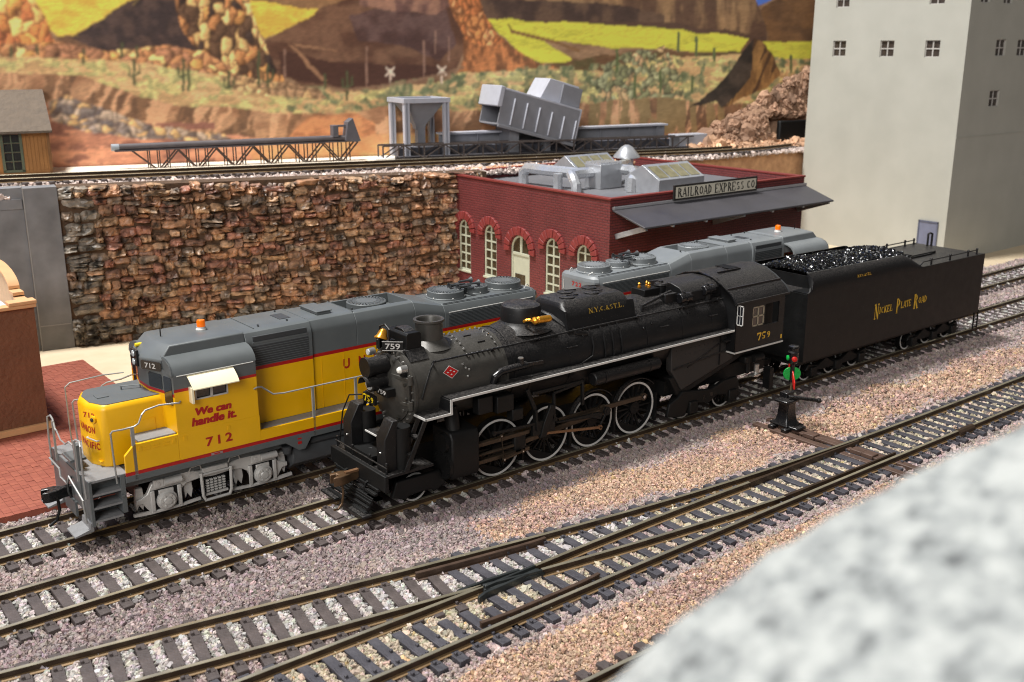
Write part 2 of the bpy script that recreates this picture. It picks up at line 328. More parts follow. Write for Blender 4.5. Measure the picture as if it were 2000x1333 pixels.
# front turnout: straight route B along x, route A curving off towards the steam engine's track
tn = thing('railway_turnout', 'turnout in front of the steam engine, splitting one track into two', 'track', (0,0,0), 0, 'tracks of the yard')
Af = smooth_poly([(-17.5,-1.98),(-13.82,-2.53),(-9.81,-3.13),(-7.01,-3.66),(-3.72,-4.2),(-2.3,-4.42),(.84,-4.86),(2.6,-5.07),(4.49,-5.25),(6.59,-5.40),(9.12,-5.52),(10.62,-5.59),(14.4,-5.62),(21.6,-5.62),(45,-5.62)])
An1 = smooth_poly([(-17.5,-3.52),(-11.93,-4.44),(-9.44,-4.88),(-7.79,-5.14),(-5.14,-5.55),(-4.2,-5.70)])
An2 = smooth_poly([(-2.6,-5.95),(-.56,-6.28),(1.18,-6.48),(2.86,-6.68),(4.65,-6.86),(5.4,-6.90)])
Bf1 = [(-17.5,-5.76),(-9,-5.74),(-4.2,-5.73)]; Bf2 = smooth_poly([(-2.6,-5.70),(.14,-5.62),(3,-5.62),(5.4,-5.66)])
Bn = smooth_poly([(-17.5,-7.32),(-8.28,-7.32),(-1.4,-7.2),(6.7,-7.16),(18.6,-7.18),(45,-7.18)])
for p in (Af, An1, An2, Bf1, Bf2, Bn): rail(tn, p)
rail(tn, smooth_poly([(-5.05,-4.22),(-4.8,-4.28),(-1.7,-4.72),(-1.43,-4.70)], .3), 'guard_rail', [M.rust, M.rust], -.01)
rail(tn, smooth_poly([(-5.16,-6.95),(-4.9,-7.02),(-1.9,-6.98),(-1.64,-6.92)], .3), 'guard_rail', [M.rust, M.rust], -.01)
bl = [(-.06,-.16),(.06,-.16),(.05,0),(-.05,0)]
for nm, pts in (('point_blade', [(5.42,-6.90),(7.93,-6.95),(10.72,-6.98)]), ('point_blade', [(5.42,-5.67),(8,-5.67),(10.7,-5.70)])):
    secs = [[(p[0], p[1]+q[0]*(1-.45*i/2), q[1]+.003) for q in bl] for i, p in enumerate(pts)]; MB().loft(secs).build(nm, [M.railside], tn)
fr = MB(); fr.prism([(-4.25,-5.62),(-4.2,-5.80),(-2.55,-6.02),(-2.55,-5.63)], -.155, -.07, 'z'); fr.build('frog', M.frog, tn, .02)
for k, (a, b) in enumerate((((-4.15,-5.68),(-2.6,-5.97)), ((-4.15,-5.76),(-2.6,-5.69)))): MB().beam((*a, -.055+.004*k), (*b, -.055+.004*k), .07, .11).build('frog_rail', M.frog, tn, .012)
for pts in ([(-4.9,-5.62),(-4.7,-5.52),(-3.9,-5.52),(-3,-5.60)], [(-4.55,-6.06),(-4.3,-5.97),(-3.5,-5.93),(-2.75,-5.86)]):
    secs = [[(p[0], p[1]+q[0]*.8, q[1]-.012) for q in bl] for p in pts]; MB().loft(secs).build('wing_rail', M.frog, tn, .01)
def ayr(p, x): a = np.array(p); return float(np.interp(x, a[:,0], a[:,1]))
x = -17.2; k = 0; long_me = {}
while x < 45:
    fa = ayr(Af, x); nb = ayr(Bn, x)
    if x < -4.6:
        an = math.atan2(ayr(Af, x+.5)-ayr(Af, x-.5), 1.0)
        yc = (fa+ayr(An1, x))/2
        if 'a' not in long_me: long_me['a'] = tie_mesh(1.27, M.tie, (-.78, .78), 1)
        put_tie(tn, long_me['a'], x-.1, yc, an, 1.27)
        top = min(-5.16, ayr(An1, x)-1.27+.78-.12); hl = (top-(nb-.47))/2; key = round(hl, 1)
        if key not in long_me: long_me[key] = tie_mesh(key, M.tieb, (key-1.27+.3 if key < 1.2 else .75, -key+.47), 2)
        put_tie(tn, long_me[key], x+.16, nb-.47+key, 0, key)
    else:
        top = min(fa+.5, -4.3+0*x) if x < 8.6 else fa+.5; top = fa+.5; hl = (top-(nb-.47))/2; key = round(hl*2, 1)/2
        kk = ('l', key)
        if kk not in long_me: long_me[kk] = tie_mesh(key, M.tieb, (key-.5, -key+.47), 3)
        put_tie(tn, long_me[kk], x, (top+nb-.47)/2, 0, key)
    x += .5445; k += 1
for xx in (9.75, 10.45): bx(tn, 'head_block', M.brown, xx-.13, xx+.13, -8.2, -2.35, -.36, -.14, .02)
MB().box(9.98, 10.2, -6.9, -3.0, -.15, -.08).build('throw_bar', M.brown, tn, .015)
for y in (-4.35, -6.1, -6.5): bx(tn, 'throw_bar_block', M.brown, 9.93, 10.28, y-.2, y+.2, -.16, -.02, .02)
cy(tn, 'rail_joiner', M.railside, (14.0,-7.18,-.10), (14.9,-7.18,-.10), .13, n=10)
plain_track('railway_track', 'track half hidden behind the blurred white rock', -14, 12, lambda x: -10.75)

# ------------------------------------------------------------------ ballast stones
def rock_group(name, mt):
    ng = bpy.data.node_groups.new(name, 'GeometryNodeTree')
    ng.interface.new_socket('Geometry', in_out='INPUT', socket_type='NodeSocketGeometry'); ng.interface.new_socket('Geometry', in_out='OUTPUT', socket_type='NodeSocketGeometry')
    N = ng.nodes; L = ng.links; gi = N.new('NodeGroupInput'); go = N.new('NodeGroupOutput')
    join = N.new('GeometryNodeJoinGeometry')
    for k in range(5):
        ico = N.new('GeometryNodeMeshIcoSphere'); ico.inputs['Radius'].default_value = 1; ico.inputs['Subdivisions'].default_value = 2
        sp = N.new('GeometryNodeSetPosition'); ns = N.new('ShaderNodeTexNoise'); ns.inputs['Scale'].default_value = .95; ns.inputs['Detail'].default_value = 1.5
        po = N.new('GeometryNodeInputPosition'); ad = N.new('ShaderNodeVectorMath'); ad.operation = 'ADD'; ad.inputs[1].default_value = (k*7.3, k*3.1, k*1.7)
        L.new(po.outputs[0], ad.inputs[0]); L.new(ad.outputs[0], ns.inputs['Vector'])
        sb = N.new('ShaderNodeVectorMath'); sb.operation = 'SUBTRACT'; sb.inputs[1].default_value = (.5,.5,.5); L.new(ns.outputs['Color'], sb.inputs[0])
        ml = N.new('ShaderNodeVectorMath'); ml.operation = 'SCALE'; ml.inputs['Scale'].default_value = 2.6; L.new(sb.outputs[0], ml.inputs[0])
        L.new(ico.outputs[0], sp.inputs['Geometry']); L.new(ml.outputs[0], sp.inputs['Offset'])
        sm = N.new('GeometryNodeSetMaterial'); sm.inputs['Material'].default_value = mt; L.new(sp.outputs[0], sm.inputs[0])
        ss = N.new('GeometryNodeSetShadeSmooth'); ss.inputs['Shade Smooth'].default_value = False; L.new(sm.outputs[0], ss.inputs[0])
        g2 = N.new('GeometryNodeGeometryToInstance'); L.new(ss.outputs[0], g2.inputs[0]); L.new(g2.outputs[0], join.inputs[0])
    iop = N.new('GeometryNodeInstanceOnPoints'); L.new(gi.outputs[0], iop.inputs['Points']); L.new(join.outputs[0], iop.inputs['Instance']); iop.inputs['Pick Instance'].default_value = True
    for nm, ty, sk in (('rot', 'FLOAT_VECTOR', 'Rotation'), ('scl', 'FLOAT_VECTOR', 'Scale')):
        a = N.new('GeometryNodeInputNamedAttribute'); a.data_type = ty; a.inputs[0].default_value = nm
        if sk == 'Rotation':
            e = N.new('FunctionNodeEulerToRotation'); L.new(a.outputs[0], e.inputs[0]); L.new(e.outputs[0], iop.inputs['Rotation'])
        else: L.new(a.outputs[0], iop.inputs[sk])
    a = N.new('GeometryNodeInputNamedAttribute'); a.data_type = 'INT'; a.inputs[0].default_value = 'pick'; L.new(a.outputs[0], iop.inputs['Instance Index'])
    L.new(iop.outputs[0], go.inputs[0]); return ng
def stone_mat(name, rough=.85):
    m = bpy.data.materials.new(name); m.use_nodes = True; N = m.node_tree.nodes; L = m.node_tree.links; b = N['Principled BSDF']; b.inputs['Roughness'].default_value = rough
    a = N.new('ShaderNodeAttribute'); a.attribute_type = 'INSTANCER'; a.attribute_name = 'col'; L.new(a.outputs['Color'], b.inputs['Base Color']); return m
def scatter(name, P, cols, sizes, parent=None, label=None, cat=None, mt=None, squash=.75):
    n = len(P); me = bpy.data.meshes.new(name); me.from_pydata([], [], []); me.vertices.add(n); me.vertices.foreach_set('co', (P*S).astype(np.float32).ravel())
    def attr(nm, ty, key, data): me.attributes.new(nm, ty, 'POINT').data.foreach_set(key, np.ascontiguousarray(data, dtype=np.int32 if ty == 'INT' else np.float32).ravel())
    attr('rot', 'FLOAT_VECTOR', 'vector', rng.uniform(0, 6.28, (n, 3)))
    s3 = sizes[:, None]*rng.uniform(.7, 1.3, (n, 3))*np.array([1, 1, squash])*S; attr('scl', 'FLOAT_VECTOR', 'vector', s3)
    attr('col', 'FLOAT_COLOR', 'color', np.c_[cols, np.ones(n)]); attr('pick', 'INT', 'value', rng.integers(0, 5, n))
    o = bpy.data.objects.new(name, me); col.objects.link(o)
    if parent: o.parent = parent
    else: o.location = (0, 0, ZO*S)
    md = o.modifiers.new('stones', 'NODES'); md.node_group = rock_group(name, mt or stone_mat(name+'_stone')); o['kind'] = 'stuff'
    if label: o['label'] = label; o['category'] = cat
    return o
def lins(c): return np.array(lin(c))
cell = .03; X0, X1, Y0, Y1 = -17, 56, -13.5, 6.6
mask = np.zeros((int((X1-X0)/cell)+2, int((Y1-Y0)/cell)+2), bool)
for (x, y, an, hl, hw) in TIES:
    if not (X0+2 < x < X1-2): continue
    uu, vv = np.meshgrid(np.arange(-hw-.03, hw+.03, cell*.7), np.arange(-hl-.02, hl+.02, cell*.7)); px = x + uu*math.cos(an) - vv*math.sin(an); py = y + uu*math.sin(an) + vv*math.cos(an)
    ix = ((px-X0)/cell).astype(int); iy = ((py-Y0)/cell).astype(int); ok = (ix >= 0) & (ix < mask.shape[0]) & (iy >= 0) & (iy < mask.shape[1]); mask[ix[ok], iy[ok]] = True
afx = np.array(Af); bnx = np.array(Bn); anx = np.array(An1+An2); bfx = np.array(Bf1+Bf2)
def lay(n, xa, xb, size):
    x = rng.uniform(xa, xb, n); y = rng.uniform(Y0, Y1, n)
    ok = ~mask[((x-X0)/cell).astype(int), ((y-Y0)/cell).astype(int)]; x, y = x[ok], y[ok]; n = len(x)
    ya = np.interp(x, afx[:,0], afx[:,1]); yb = np.interp(x, bnx[:,0], bnx[:,1]); yan = np.interp(x, anx[:,0], anx[:,1]); ybf = np.interp(x, bfx[:,0], bfx[:,1])
    wob = .35*np.sin(x*.9)+.25*np.sin(x*2.3+1)+rng.normal(0, .18, n)
    tan = ((y < -2.3-.02*x+wob*.8) & (y > ya+.75+wob*.4) & (x > -2.2+wob)) | (y < yb-.75+wob*.2)
    rail_in = (np.abs(y) < .95) | (np.abs(y-(3.60+.0098*x)) < .95) | ((y < ya) & (y > np.maximum(yan, ybf-9*(x < -4))) & (x < 2))
    binside = (y < np.where(x < -2, ybf, ya)) & (y > yb) & ~((y > yan) & (x < 2))
    c = np.tile(lins((172,155,150)), (n, 1)); sz = np.full(n, size)
    dk = (y > -3.2+wob) & (y < -.9) & (x < 1.5); c[dk] = lins((156,140,138))
    c[rail_in] = lins((190,183,178)); sz[rail_in] *= 1.15
    c[tan] = lins((188,158,136)); sz[tan] *= .8
    c[binside] = lins((188,174,154)); sz[binside] *= 1.1
    pinkish = tan & (np.sin(x*.8+y*1.3)+rng.normal(0, .4, n) > .5); c[pinkish] = lins((174,146,134))
    yel = (tan | binside) & (rng.random(n) < .025); c[yel] = lins((206,176,132))
    br = np.exp(rng.normal(0, .18, n)); wh = rng.random(n) < .05; br[wh] *= 1.5; dkk = rng.random(n) < .06; br[dkk] *= .45
    c = np.clip(c*br[:, None]*np.exp(rng.normal(0, .05, (n, 3))), .02, .95)
    c = c*np.where(tan, .90, .83)[:, None]; sz *= np.exp(rng.normal(0, .28, n))
    z = np.full(n, -.285) + rng.uniform(-.02, .045, n); inn = rail_in | binside; z[inn] += .03; z[tan] += .01
    out = y < 6.2
    return np.c_[x, y, z][out], c[out], sz[out]
parts = [lay(340000, -16.5, 9, .040), lay(150000, 9, 54, .055)]
scatter('ballast', *[np.concatenate([p[i] for p in parts]) for i in range(3)], label='loose grey, pink and tan ballast stones between the ties', cat='ballast')
# ------------------------------------------------------------------ background structures
UPY = math.radians(-9.8); UO = (-6.5, 22.05)
def up_thing(name, label, cat, xl, yl, z, rot=0.0, group=None):
    c, s_ = math.cos(UPY), math.sin(UPY)
    return thing(name, label, cat, (UO[0]+xl*c-yl*s_, UO[1]+xl*s_+yl*c, z), UPY+rot, group)
def upz(xl): return 6.54 - .0135*xl       # rail head of the upper track
def up_build(mb, name, mt, **k): return mb.build(name, mt, None, loc=(UO[0], UO[1], 0), rotz=UPY, **k)
def ray_color(name, c1, c2, scale, rough=.85, stretch=(1,1,1), bump=.4, det=8):
    m = bpy.data.materials.new(name); m.use_nodes = True; N = m.node_tree.nodes; L = m.node_tree.links; b = N['Principled BSDF']; b.inputs['Roughness'].default_value = rough
    tc = N.new('ShaderNodeTexCoord'); mp = N.new('ShaderNodeMapping'); mp.inputs['Scale'].default_value = stretch; L.new(tc.outputs['Object'], mp.inputs[0])
    n = N.new('ShaderNodeTexNoise'); n.inputs['Scale'].default_value = scale/S; n.inputs['Detail'].default_value = det; L.new(mp.outputs[0], n.inputs['Vector'])
    r = N.new('ShaderNodeValToRGB'); r.color_ramp.elements[0].position = .32; r.color_ramp.elements[1].position = .68
    r.color_ramp.elements[0].color = (*lin(c1), 1); r.color_ramp.elements[1].color = (*lin(c2), 1); L.new(n.outputs['Fac'], r.inputs[0]); L.new(r.outputs[0], b.inputs['Base Color'])
    bp = N.new('ShaderNodeBump'); bp.inputs['Strength'].default_value = bump; bp.inputs['Distance'].default_value = .06*S; L.new(n.outputs['Fac'], bp.inputs['Height']); L.new(bp.outputs[0], b.inputs['Normal'])
    return m
# red paved platform in front of the depot
plat = struct(bx(None, 'platform', mat('platform_base', (138,74,56), .8), -20, -5.8, 5.18, 19.0, -.36, -.085))
pm = [mat('red_paver', c, .7, var=.12, vs=4) for c in ((140,74,56), (135,70,53), (144,78,59))]
pmesh = [MB().box(-.102, .102, -.102, .102, -.09, -.05).mesh('paver', m_) for m_ in pm]
cells = []
for i in range(42):
    for j in range(65):
        cells.append((-5.92 - i*.21, 5.29 + j*.21))
# the ones seen largest: nearest to the front edge and left of the locomotive
cells.sort(key=lambda c: math.hypot(c[0]+12.2, (c[1]-5.2)*.9))
for c in cells[:300]: share(random.choice(pmesh), 'paver', plat, (c[0], c[1], random.uniform(-.006, .006)))
mb = MB()
for c in cells[300:]: mb.box(c[0]-.102, c[0]+.102, c[1]-.102, c[1]+.102, -.09, -.05+random.uniform(-.006, .006), random.randrange(3))
o = mb.build('pavers', pm, plat, smooth=False); o['kind'] = 'stuff'
# depot
stucco = mat('brown_stucco', (114,74,51), .85, var=.12, vs=1.0, bump=.9, bs=7); tanp = mat('tan_coping', (206,158,112), .7, var=.06)
dp = thing('depot', 'brown stucco depot with a curved mission gable on a red paved platform', 'depot', (-9.08, 11.54, -.05))
bx(dp, 'front_wall', stucco, -9, 0, 0, .25, .22, 4.12)
gp = [(.25,0),(.25,4.12),(1.25,4.12),(1.25,4.28),(1.75,4.28),(1.75,4.40)] + [(3.75-2.0*math.cos(a), 4.36+.55*math.sin(a)) for a in np.linspace(0.1, math.pi-.1, 15)] + [(5.75,4.40),(5.75,4.28),(6.25,4.28),(6.25,4.12),(7.5,4.12),(7.5,0)]
pr(dp, 'end_wall', mat('gable_tan', (196,160,122), .8, var=.08, bump=.3), gp, -.25, 0, 'x', .02)
secs = [[(x_, p[0], p[1]+dz) for x_, dz in ((-.30, -.02), (.05, -.02), (.05, .09), (-.30, .09))] for p in gp[1:-1]]
MB().loft(secs).build('coping', tanp, dp, .02)
bx(dp, 'cornice', tanp, -9, .06, -.10, .32, 4.10, 4.22, .02); bx(dp, 'cornice', tanp, -.75, .08, -.12, .34, 4.22, 4.34, .02)
bx(dp, 'back_wall', stucco, -9, 0, 7.5, 7.75, 0, 4.12); bx(dp, 'roof', mat('pale_roof', (190,196,210), .7, var=.05), -9, -.26, .26, 7.5, 3.55, 3.7)
bx(dp, 'base_course', tanp, -9.1, .12, -.12, .2, 0, .22, .02)
# stone retaining wall
wall = up_thing('retaining_wall', 'rough brown rubble stone retaining wall below the upper track', 'wall', 0, 0, -.30)
wtop = lambda x: 6.80 - .0215*x
mb = MB(); mb.prism([(1.25,0),(21,0),(21,wtop(21)),(1.25,wtop(1.25))], .04, 1.2); mb.build('core', mat('dark_mortar', (84,64,47), .9, var=.3, vs=4, bump=.8), wall)
stc = [(134,100,76),(148,112,86),(122,94,75),(150,122,96),(120,93,79),(160,130,104),(122,106,92),(136,97,82)]
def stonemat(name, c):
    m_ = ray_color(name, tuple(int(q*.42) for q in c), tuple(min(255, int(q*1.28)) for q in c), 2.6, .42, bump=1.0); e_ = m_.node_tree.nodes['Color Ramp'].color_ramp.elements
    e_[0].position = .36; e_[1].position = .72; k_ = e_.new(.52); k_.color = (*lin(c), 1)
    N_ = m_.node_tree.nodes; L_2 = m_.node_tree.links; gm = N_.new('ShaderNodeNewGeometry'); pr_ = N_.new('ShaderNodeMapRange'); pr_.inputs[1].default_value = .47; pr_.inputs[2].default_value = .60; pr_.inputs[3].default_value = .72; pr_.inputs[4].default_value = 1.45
    L_2.new(gm.outputs['Pointiness'], pr_.inputs[0]); mx_ = N_.new('ShaderNodeMix'); mx_.data_type = 'RGBA'; mx_.blend_type = 'MULTIPLY'; mx_.inputs[0].default_value = 1   # tips lighter, hollows darker
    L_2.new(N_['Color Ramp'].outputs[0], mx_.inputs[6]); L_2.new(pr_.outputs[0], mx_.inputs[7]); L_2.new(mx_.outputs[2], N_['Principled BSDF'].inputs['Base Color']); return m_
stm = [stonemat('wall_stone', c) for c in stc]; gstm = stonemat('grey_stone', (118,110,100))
def stone(mb, x0, x1, z0, z1, d, r, mi=0):
    nx, nz = 6, 5; vs = []; k = {}; tx_, tz_ = r.uniform(-.5, .5), r.uniform(-.9, .5); sk = r.uniform(-.12, .12)
    for iz in range(nz):
        for ix in range(nx):
            u, v = ix/(nx-1), iz/(nz-1); edge = ix in (0, nx-1) or iz in (0, nz-1); cor = ix in (0, nx-1) and iz in (0, nz-1)
            if cor: u += (.16 if ix == 0 else -.16)*r.random(); v += (.22 if iz == 0 else -.22)*r.random()
            jx = r.uniform(-.05, .05)*(x1-x0); jz = r.uniform(-.06, .06)*(z1-z0)+sk*(u-.5)*(x1-x0)
            dep = r.uniform(.0, .06) if edge else -d*(1+tx_*(u-.5)+tz_*(v-.5))*r.uniform(.4, 1.3); k[ix, iz] = len(vs)
            vs.append((x0+(x1-x0)*u+jx, dep, z0+(z1-z0)*v+jz))
    fs = [(k[i,j], k[i+1,j], k[i+1,j+1], k[i,j+1]) for i in range(nx-1) for j in range(nz-1)]
    ring_ = [k[i,0] for i in range(nx)] + [k[nx-1,j] for j in range(1, nz)] + [k[i,nz-1] for i in range(nx-2, -1, -1)] + [k[0,j] for j in range(nz-2, 0, -1)]
    o = len(vs)
    for q in ring_: vs.append((vs[q][0], .3, vs[q][2]))
    n = len(ring_); fs += [(ring_[i], o+i, o+(i+1) % n, ring_[(i+1) % n]) for i in range(n)]
    mb.add(vs, fs, mi)
stones = []; r = random.Random(11); z = -.02
while z < 6.75:
    h = r.uniform(.30, .46); x = 1.3 + r.uniform(-.2, .1)
    while x < 20.6:
        l = r.uniform(.38, .78) if r.random() < .75 else (r.uniform(.22, .4) if r.random() < .5 else r.uniform(.8, 1.25)); zz = z+.10*math.sin(x*1.1+z*3)+.05*math.sin(x*3.1+z)+r.uniform(-.05, .05)
        if z+h*.5 < wtop(x):
            zt_ = min(zz+h, wtop(x)+.03)
            if h > .36 and l > .5 and r.random() < .3: sp__ = r.uniform(.35, .65); stones += [(max(x, 1.2), x+l+.02, zz-.02, zz+h*sp__), (max(x, 1.2), x+l+.02, zz+h*sp__, zt_)]
            else: stones.append((max(x, 1.2), x+l+.02, zz+r.uniform(-.05,.03), zt_+r.uniform(-.04,.04)))
        x += l
    z += h*.96
stones.sort(key=lambda s_: -(s_[1]-s_[0])*(s_[3]-s_[2]))
rest = MB()
for i, (a, b, c, d_) in enumerate(stones):
    rr = random.Random(i); dep = rr.uniform(.10, .34); cx, cz = (a+b)/2, (c+d_)/2
    grey = (cx < 2.6 or cz < .9) and rr.random() < .65; mi = 8 if grey else rr.randrange(8)
    if i < 300:
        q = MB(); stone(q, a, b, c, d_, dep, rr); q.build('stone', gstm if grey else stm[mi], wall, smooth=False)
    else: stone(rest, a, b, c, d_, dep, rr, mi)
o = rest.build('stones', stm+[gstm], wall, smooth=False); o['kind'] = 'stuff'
# concrete abutment at its left end
conc = ray_color('grey_concrete', (104,104,106), (134,134,136), .8, .8, bump=.15)
ab = up_thing('concrete_abutment', 'smooth grey concrete wall joining the rubble stone wall', 'wall', 0, 0, -.30)
bx(ab, 'pilaster', conc, -.02, 1.24, -.06, .8, 0, 6.82); bx(ab, 'panel', conc, -9, -.06, .05, .8, 0, 6.85); bx(ab, 'panel_band', conc, -9, -.1, -.0, .05, 6.0, 6.4)
bx(ab, 'joint', mat('pale_joint', (150,148,146), .8), .0, 1.2, -.072, -.055, 1.05, 1.09); bx(ab, 'joint', bpy.data.materials['pale_joint'], -.05, -.01, -.07, .04, 0, 6.83)
# upper deck, its track and ballast
deckm = ray_color('upper_ground', (168,126,92), (204,160,120), 2.0, .9, bump=.5)
EDGE = [(-40,.45),(19.0,.45),(19.3,.75),(32.0,3.0),(37,3.3),(47.0,5.3),(60,8.0)]
def edge(xl): return np.interp(xl, [e[0] for e in EDGE], [e[1] for e in EDGE])
upc = lambda x: 4.48 + .02*max(0., x-36)**2
def deck(name, front, back, dz, th, mt, x1=58):
    xs = [x_ for x_ in sorted({-40., 19., 19.3, 32., 37., 47., 0., 10., float(x1)}) if x_ <= x1]; q = MB()
    for a_, b_ in zip(xs, xs[1:]):
        f0, f1 = front(a_+1e-6), front(b_-1e-6)
        vs = [(a_,f0,th),(b_,f1,th),(b_,back,th),(a_,back,th),(a_,f0,upz(a_)+dz),(b_,f1,upz(b_)+dz),(b_,back,upz(b_)+dz),(a_,back,upz(a_)+dz)]
        q.add(vs, [(4,5,6,7),(0,1,5,4),(2,3,7,6)])
    return struct(up_build(q, name, mt, smooth=False))
deck('upper_terrain', edge, 8.9, -.42, -.2, deckm)
deck('upper_path', lambda x_: max(5.6, float(edge(x_))+.05), 8.85, -.12, 4.5, ray_color('pale_plaster', (226,214,194), (238,228,210), 1.5, .9), 24)
ut = up_thing('railway_track', 'dark track running along the top of the stone retaining wall', 'track', 0, 0, 0, 0, 'tracks of the yard')
for y_ in (-.78, .78): rail(ut, [(x_, upc(x_)+y_) for x_ in np.linspace(-36, 56, 60)], z=upz)
tm = [tie_mesh(1.27, M.tie, (), k) for k in range(2)]
keep = len(TIES)
for i in range(160): put_tie(ut, tm[i % 2], -34+i*.5445, upc(-34+i*.5445), 0, 1.27, upz(-34+i*.5445))
del TIES[keep:]
n = 26000; xl = rng.uniform(-8, 52, n); yl = rng.uniform(.2, 6.1, n); yl[:8000] = rng.uniform(.05, 1.6, 8000)
yl = yl + edge(xl) - .45; P = np.c_[xl, yl, upz(xl)-.40+rng.uniform(-.02, .08, n)]
cc = np.where((rng.random(n) < .5)[:, None], lins((206,190,182)), lins((176,160,152)))
tanz = (xl > 24+4*np.sin(yl*2)) & (yl < 2.6); cc[tanz] = lins((200,156,122)); cc = np.clip(cc*np.exp(rng.normal(0, .25, n))[:, None], .02, .9)
o = scatter('upper_ballast', P, cc, np.full(n, .085)*np.exp(rng.normal(0, .25, n)), label='pale pinkish ballast along the edge of the upper track', cat='ballast'); o.location = (UO[0]*S, UO[1]*S, ZO*S); o.rotation_euler = (0, 0, UPY)

# ------------------------------------------------------------------ wall with holes
def holed(mb, u0, u1, v0, v1, holes, f, depth, mi=0):
    us = sorted({u0, u1, *[h[0] for h in holes], *[h[1] for h in holes]}); vs_ = sorted({v0, v1, *[h[2] for h in holes], *[h[3] for h in holes]})
    for a, b in zip(us, us[1:]):
        for c, d in zip(vs_, vs_[1:]):
            if any(h[0] <= a and b <= h[1] and h[2] <= c and d <= h[3] for h in holes): continue
            mb.add([f(a,c,0), f(b,c,0), f(b,d,0), f(a,d,0)], [(0,1,2,3)], mi)
    for h in holes:
        a, b, c, d = h[:4]
        for p, q in (((a,c),(b,c)), ((b,c),(b,d)), ((b,d),(a,d)), ((a,d),(a,c))):
            mb.add([f(*p,0), f(*q,0), f(*q,depth), f(*p,depth)], [(0,1,2,3)], mi)
# tall pale tower
tw = thing('tower', 'tall plain off-white concrete tower with small four-pane windows', 'tower', (40.2, 8.5, -.30))
tpale = ray_color('tower_paint', (167,166,156), (175,174,164), .5, .75, bump=.05)
tside = tpale
tH = 26.0; tw_holes = [(y_, y_+.92, z_, z_+.93) for z_ in (11.75, 14.65, 17.6) for y_ in (1.58, 4.5, 7.8) if not (z_ == 14.65 and y_ == 4.5)]
tw_holes2 = [(x_, x_+1.12, z_, z_+.93) for z_ in (11.8,) for x_ in (3.26, 5.75)] + [(3.2, 4.32, 8.93, 9.86)] + [(x_, x_+1.0, 14.7, 15.6) for x_ in (1.0, 3.5)]
mb = MB(); holed(mb, 0, 10.05, 0, tH, tw_holes, lambda u, v, d: (d, u, v), .12); mb.build('left_wall', tpale, tw, smooth=False)
mb = MB(); holed(mb, 0, 14, 0, tH, tw_holes2, lambda u, v, d: (u, d, v), .12); mb.build('right_wall', tside, tw, smooth=False)
mb = MB(); mb.box(0, 14, 10.05, 10.3, 0, tH); mb.box(14, 14.2, 0, 10.3, 0, tH); mb.build('rear_wall', tpale, tw, smooth=False); bx(tw, 'roof', tpale, 0, 14, .0, 10.05, tH, tH+.3)
twh = mat('tower_frame', (176,172,166), .6); tdk = mat('tower_glass', (62,54,48), .3, var=.25)
def tower_window(kind, h):
    a, b, c, d = h; wm = MB(); gl = MB()
    f = (lambda u, v, dd: (dd, u, v)) if kind == 0 else (lambda u, v, dd: (u, dd, v))
    def slab(m_, u0, u1, v0, v1, d0, d1): 
        p = f(u0, v0, d0); q = f(u1, v1, d1); m_.box(min(p[0],q[0]), max(p[0],q[0]), min(p[1],q[1]), max(p[1],q[1]), min(p[2],q[2]), max(p[2],q[2]))
    mu, mv, t = (a+b)/2, (c+d)/2, .035
    slab(wm, mu-t, mu+t, c, d, .07, .11); slab(wm, a, b, mv-t, mv+t, .065, .115)
    for q in ((a, a+.04, c, d), (b-.04, b, c, d), (a, b, c, c+.04), (a, b, d-.04, d)): slab(wm, *q, .06, .12)
    w_ = wm.build('window', twh, tw, smooth=False)
    for (u0, u1) in ((a, mu), (mu, b)):
        for (v0, v1) in ((c, mv), (mv, d)):
            q = MB(); slab(q, u0+.005, u1-.005, v0+.005, v1-.005, .121, .16); q.build('pane', tdk, w_, smooth=False)
for h in tw_holes: tower_window(0, h)
for h in tw_holes2: tower_window(1, h)
dr = bx(tw, 'door', mat('door_blue', (106,110,130), .6), -.06, .0, .52, 1.64, .0, 2.33); bx(dr, 'door_frame', mat('door_frame_blue', (88,92,110), .6), -.10, -.04, .45, .52, 0, 2.4); bx(dr, 'door_frame', bpy.data.materials['door_frame_blue'], -.10, -.04, 1.64, 1.71, 0, 2.4); bx(dr, 'door_frame', bpy.data.materials['door_frame_blue'], -.10, -.04, .45, 1.71, 2.33, 2.42)
bx(tw, 'seam', tpale, -.005, 14, -.025, 0.002, 7.28, 7.33)

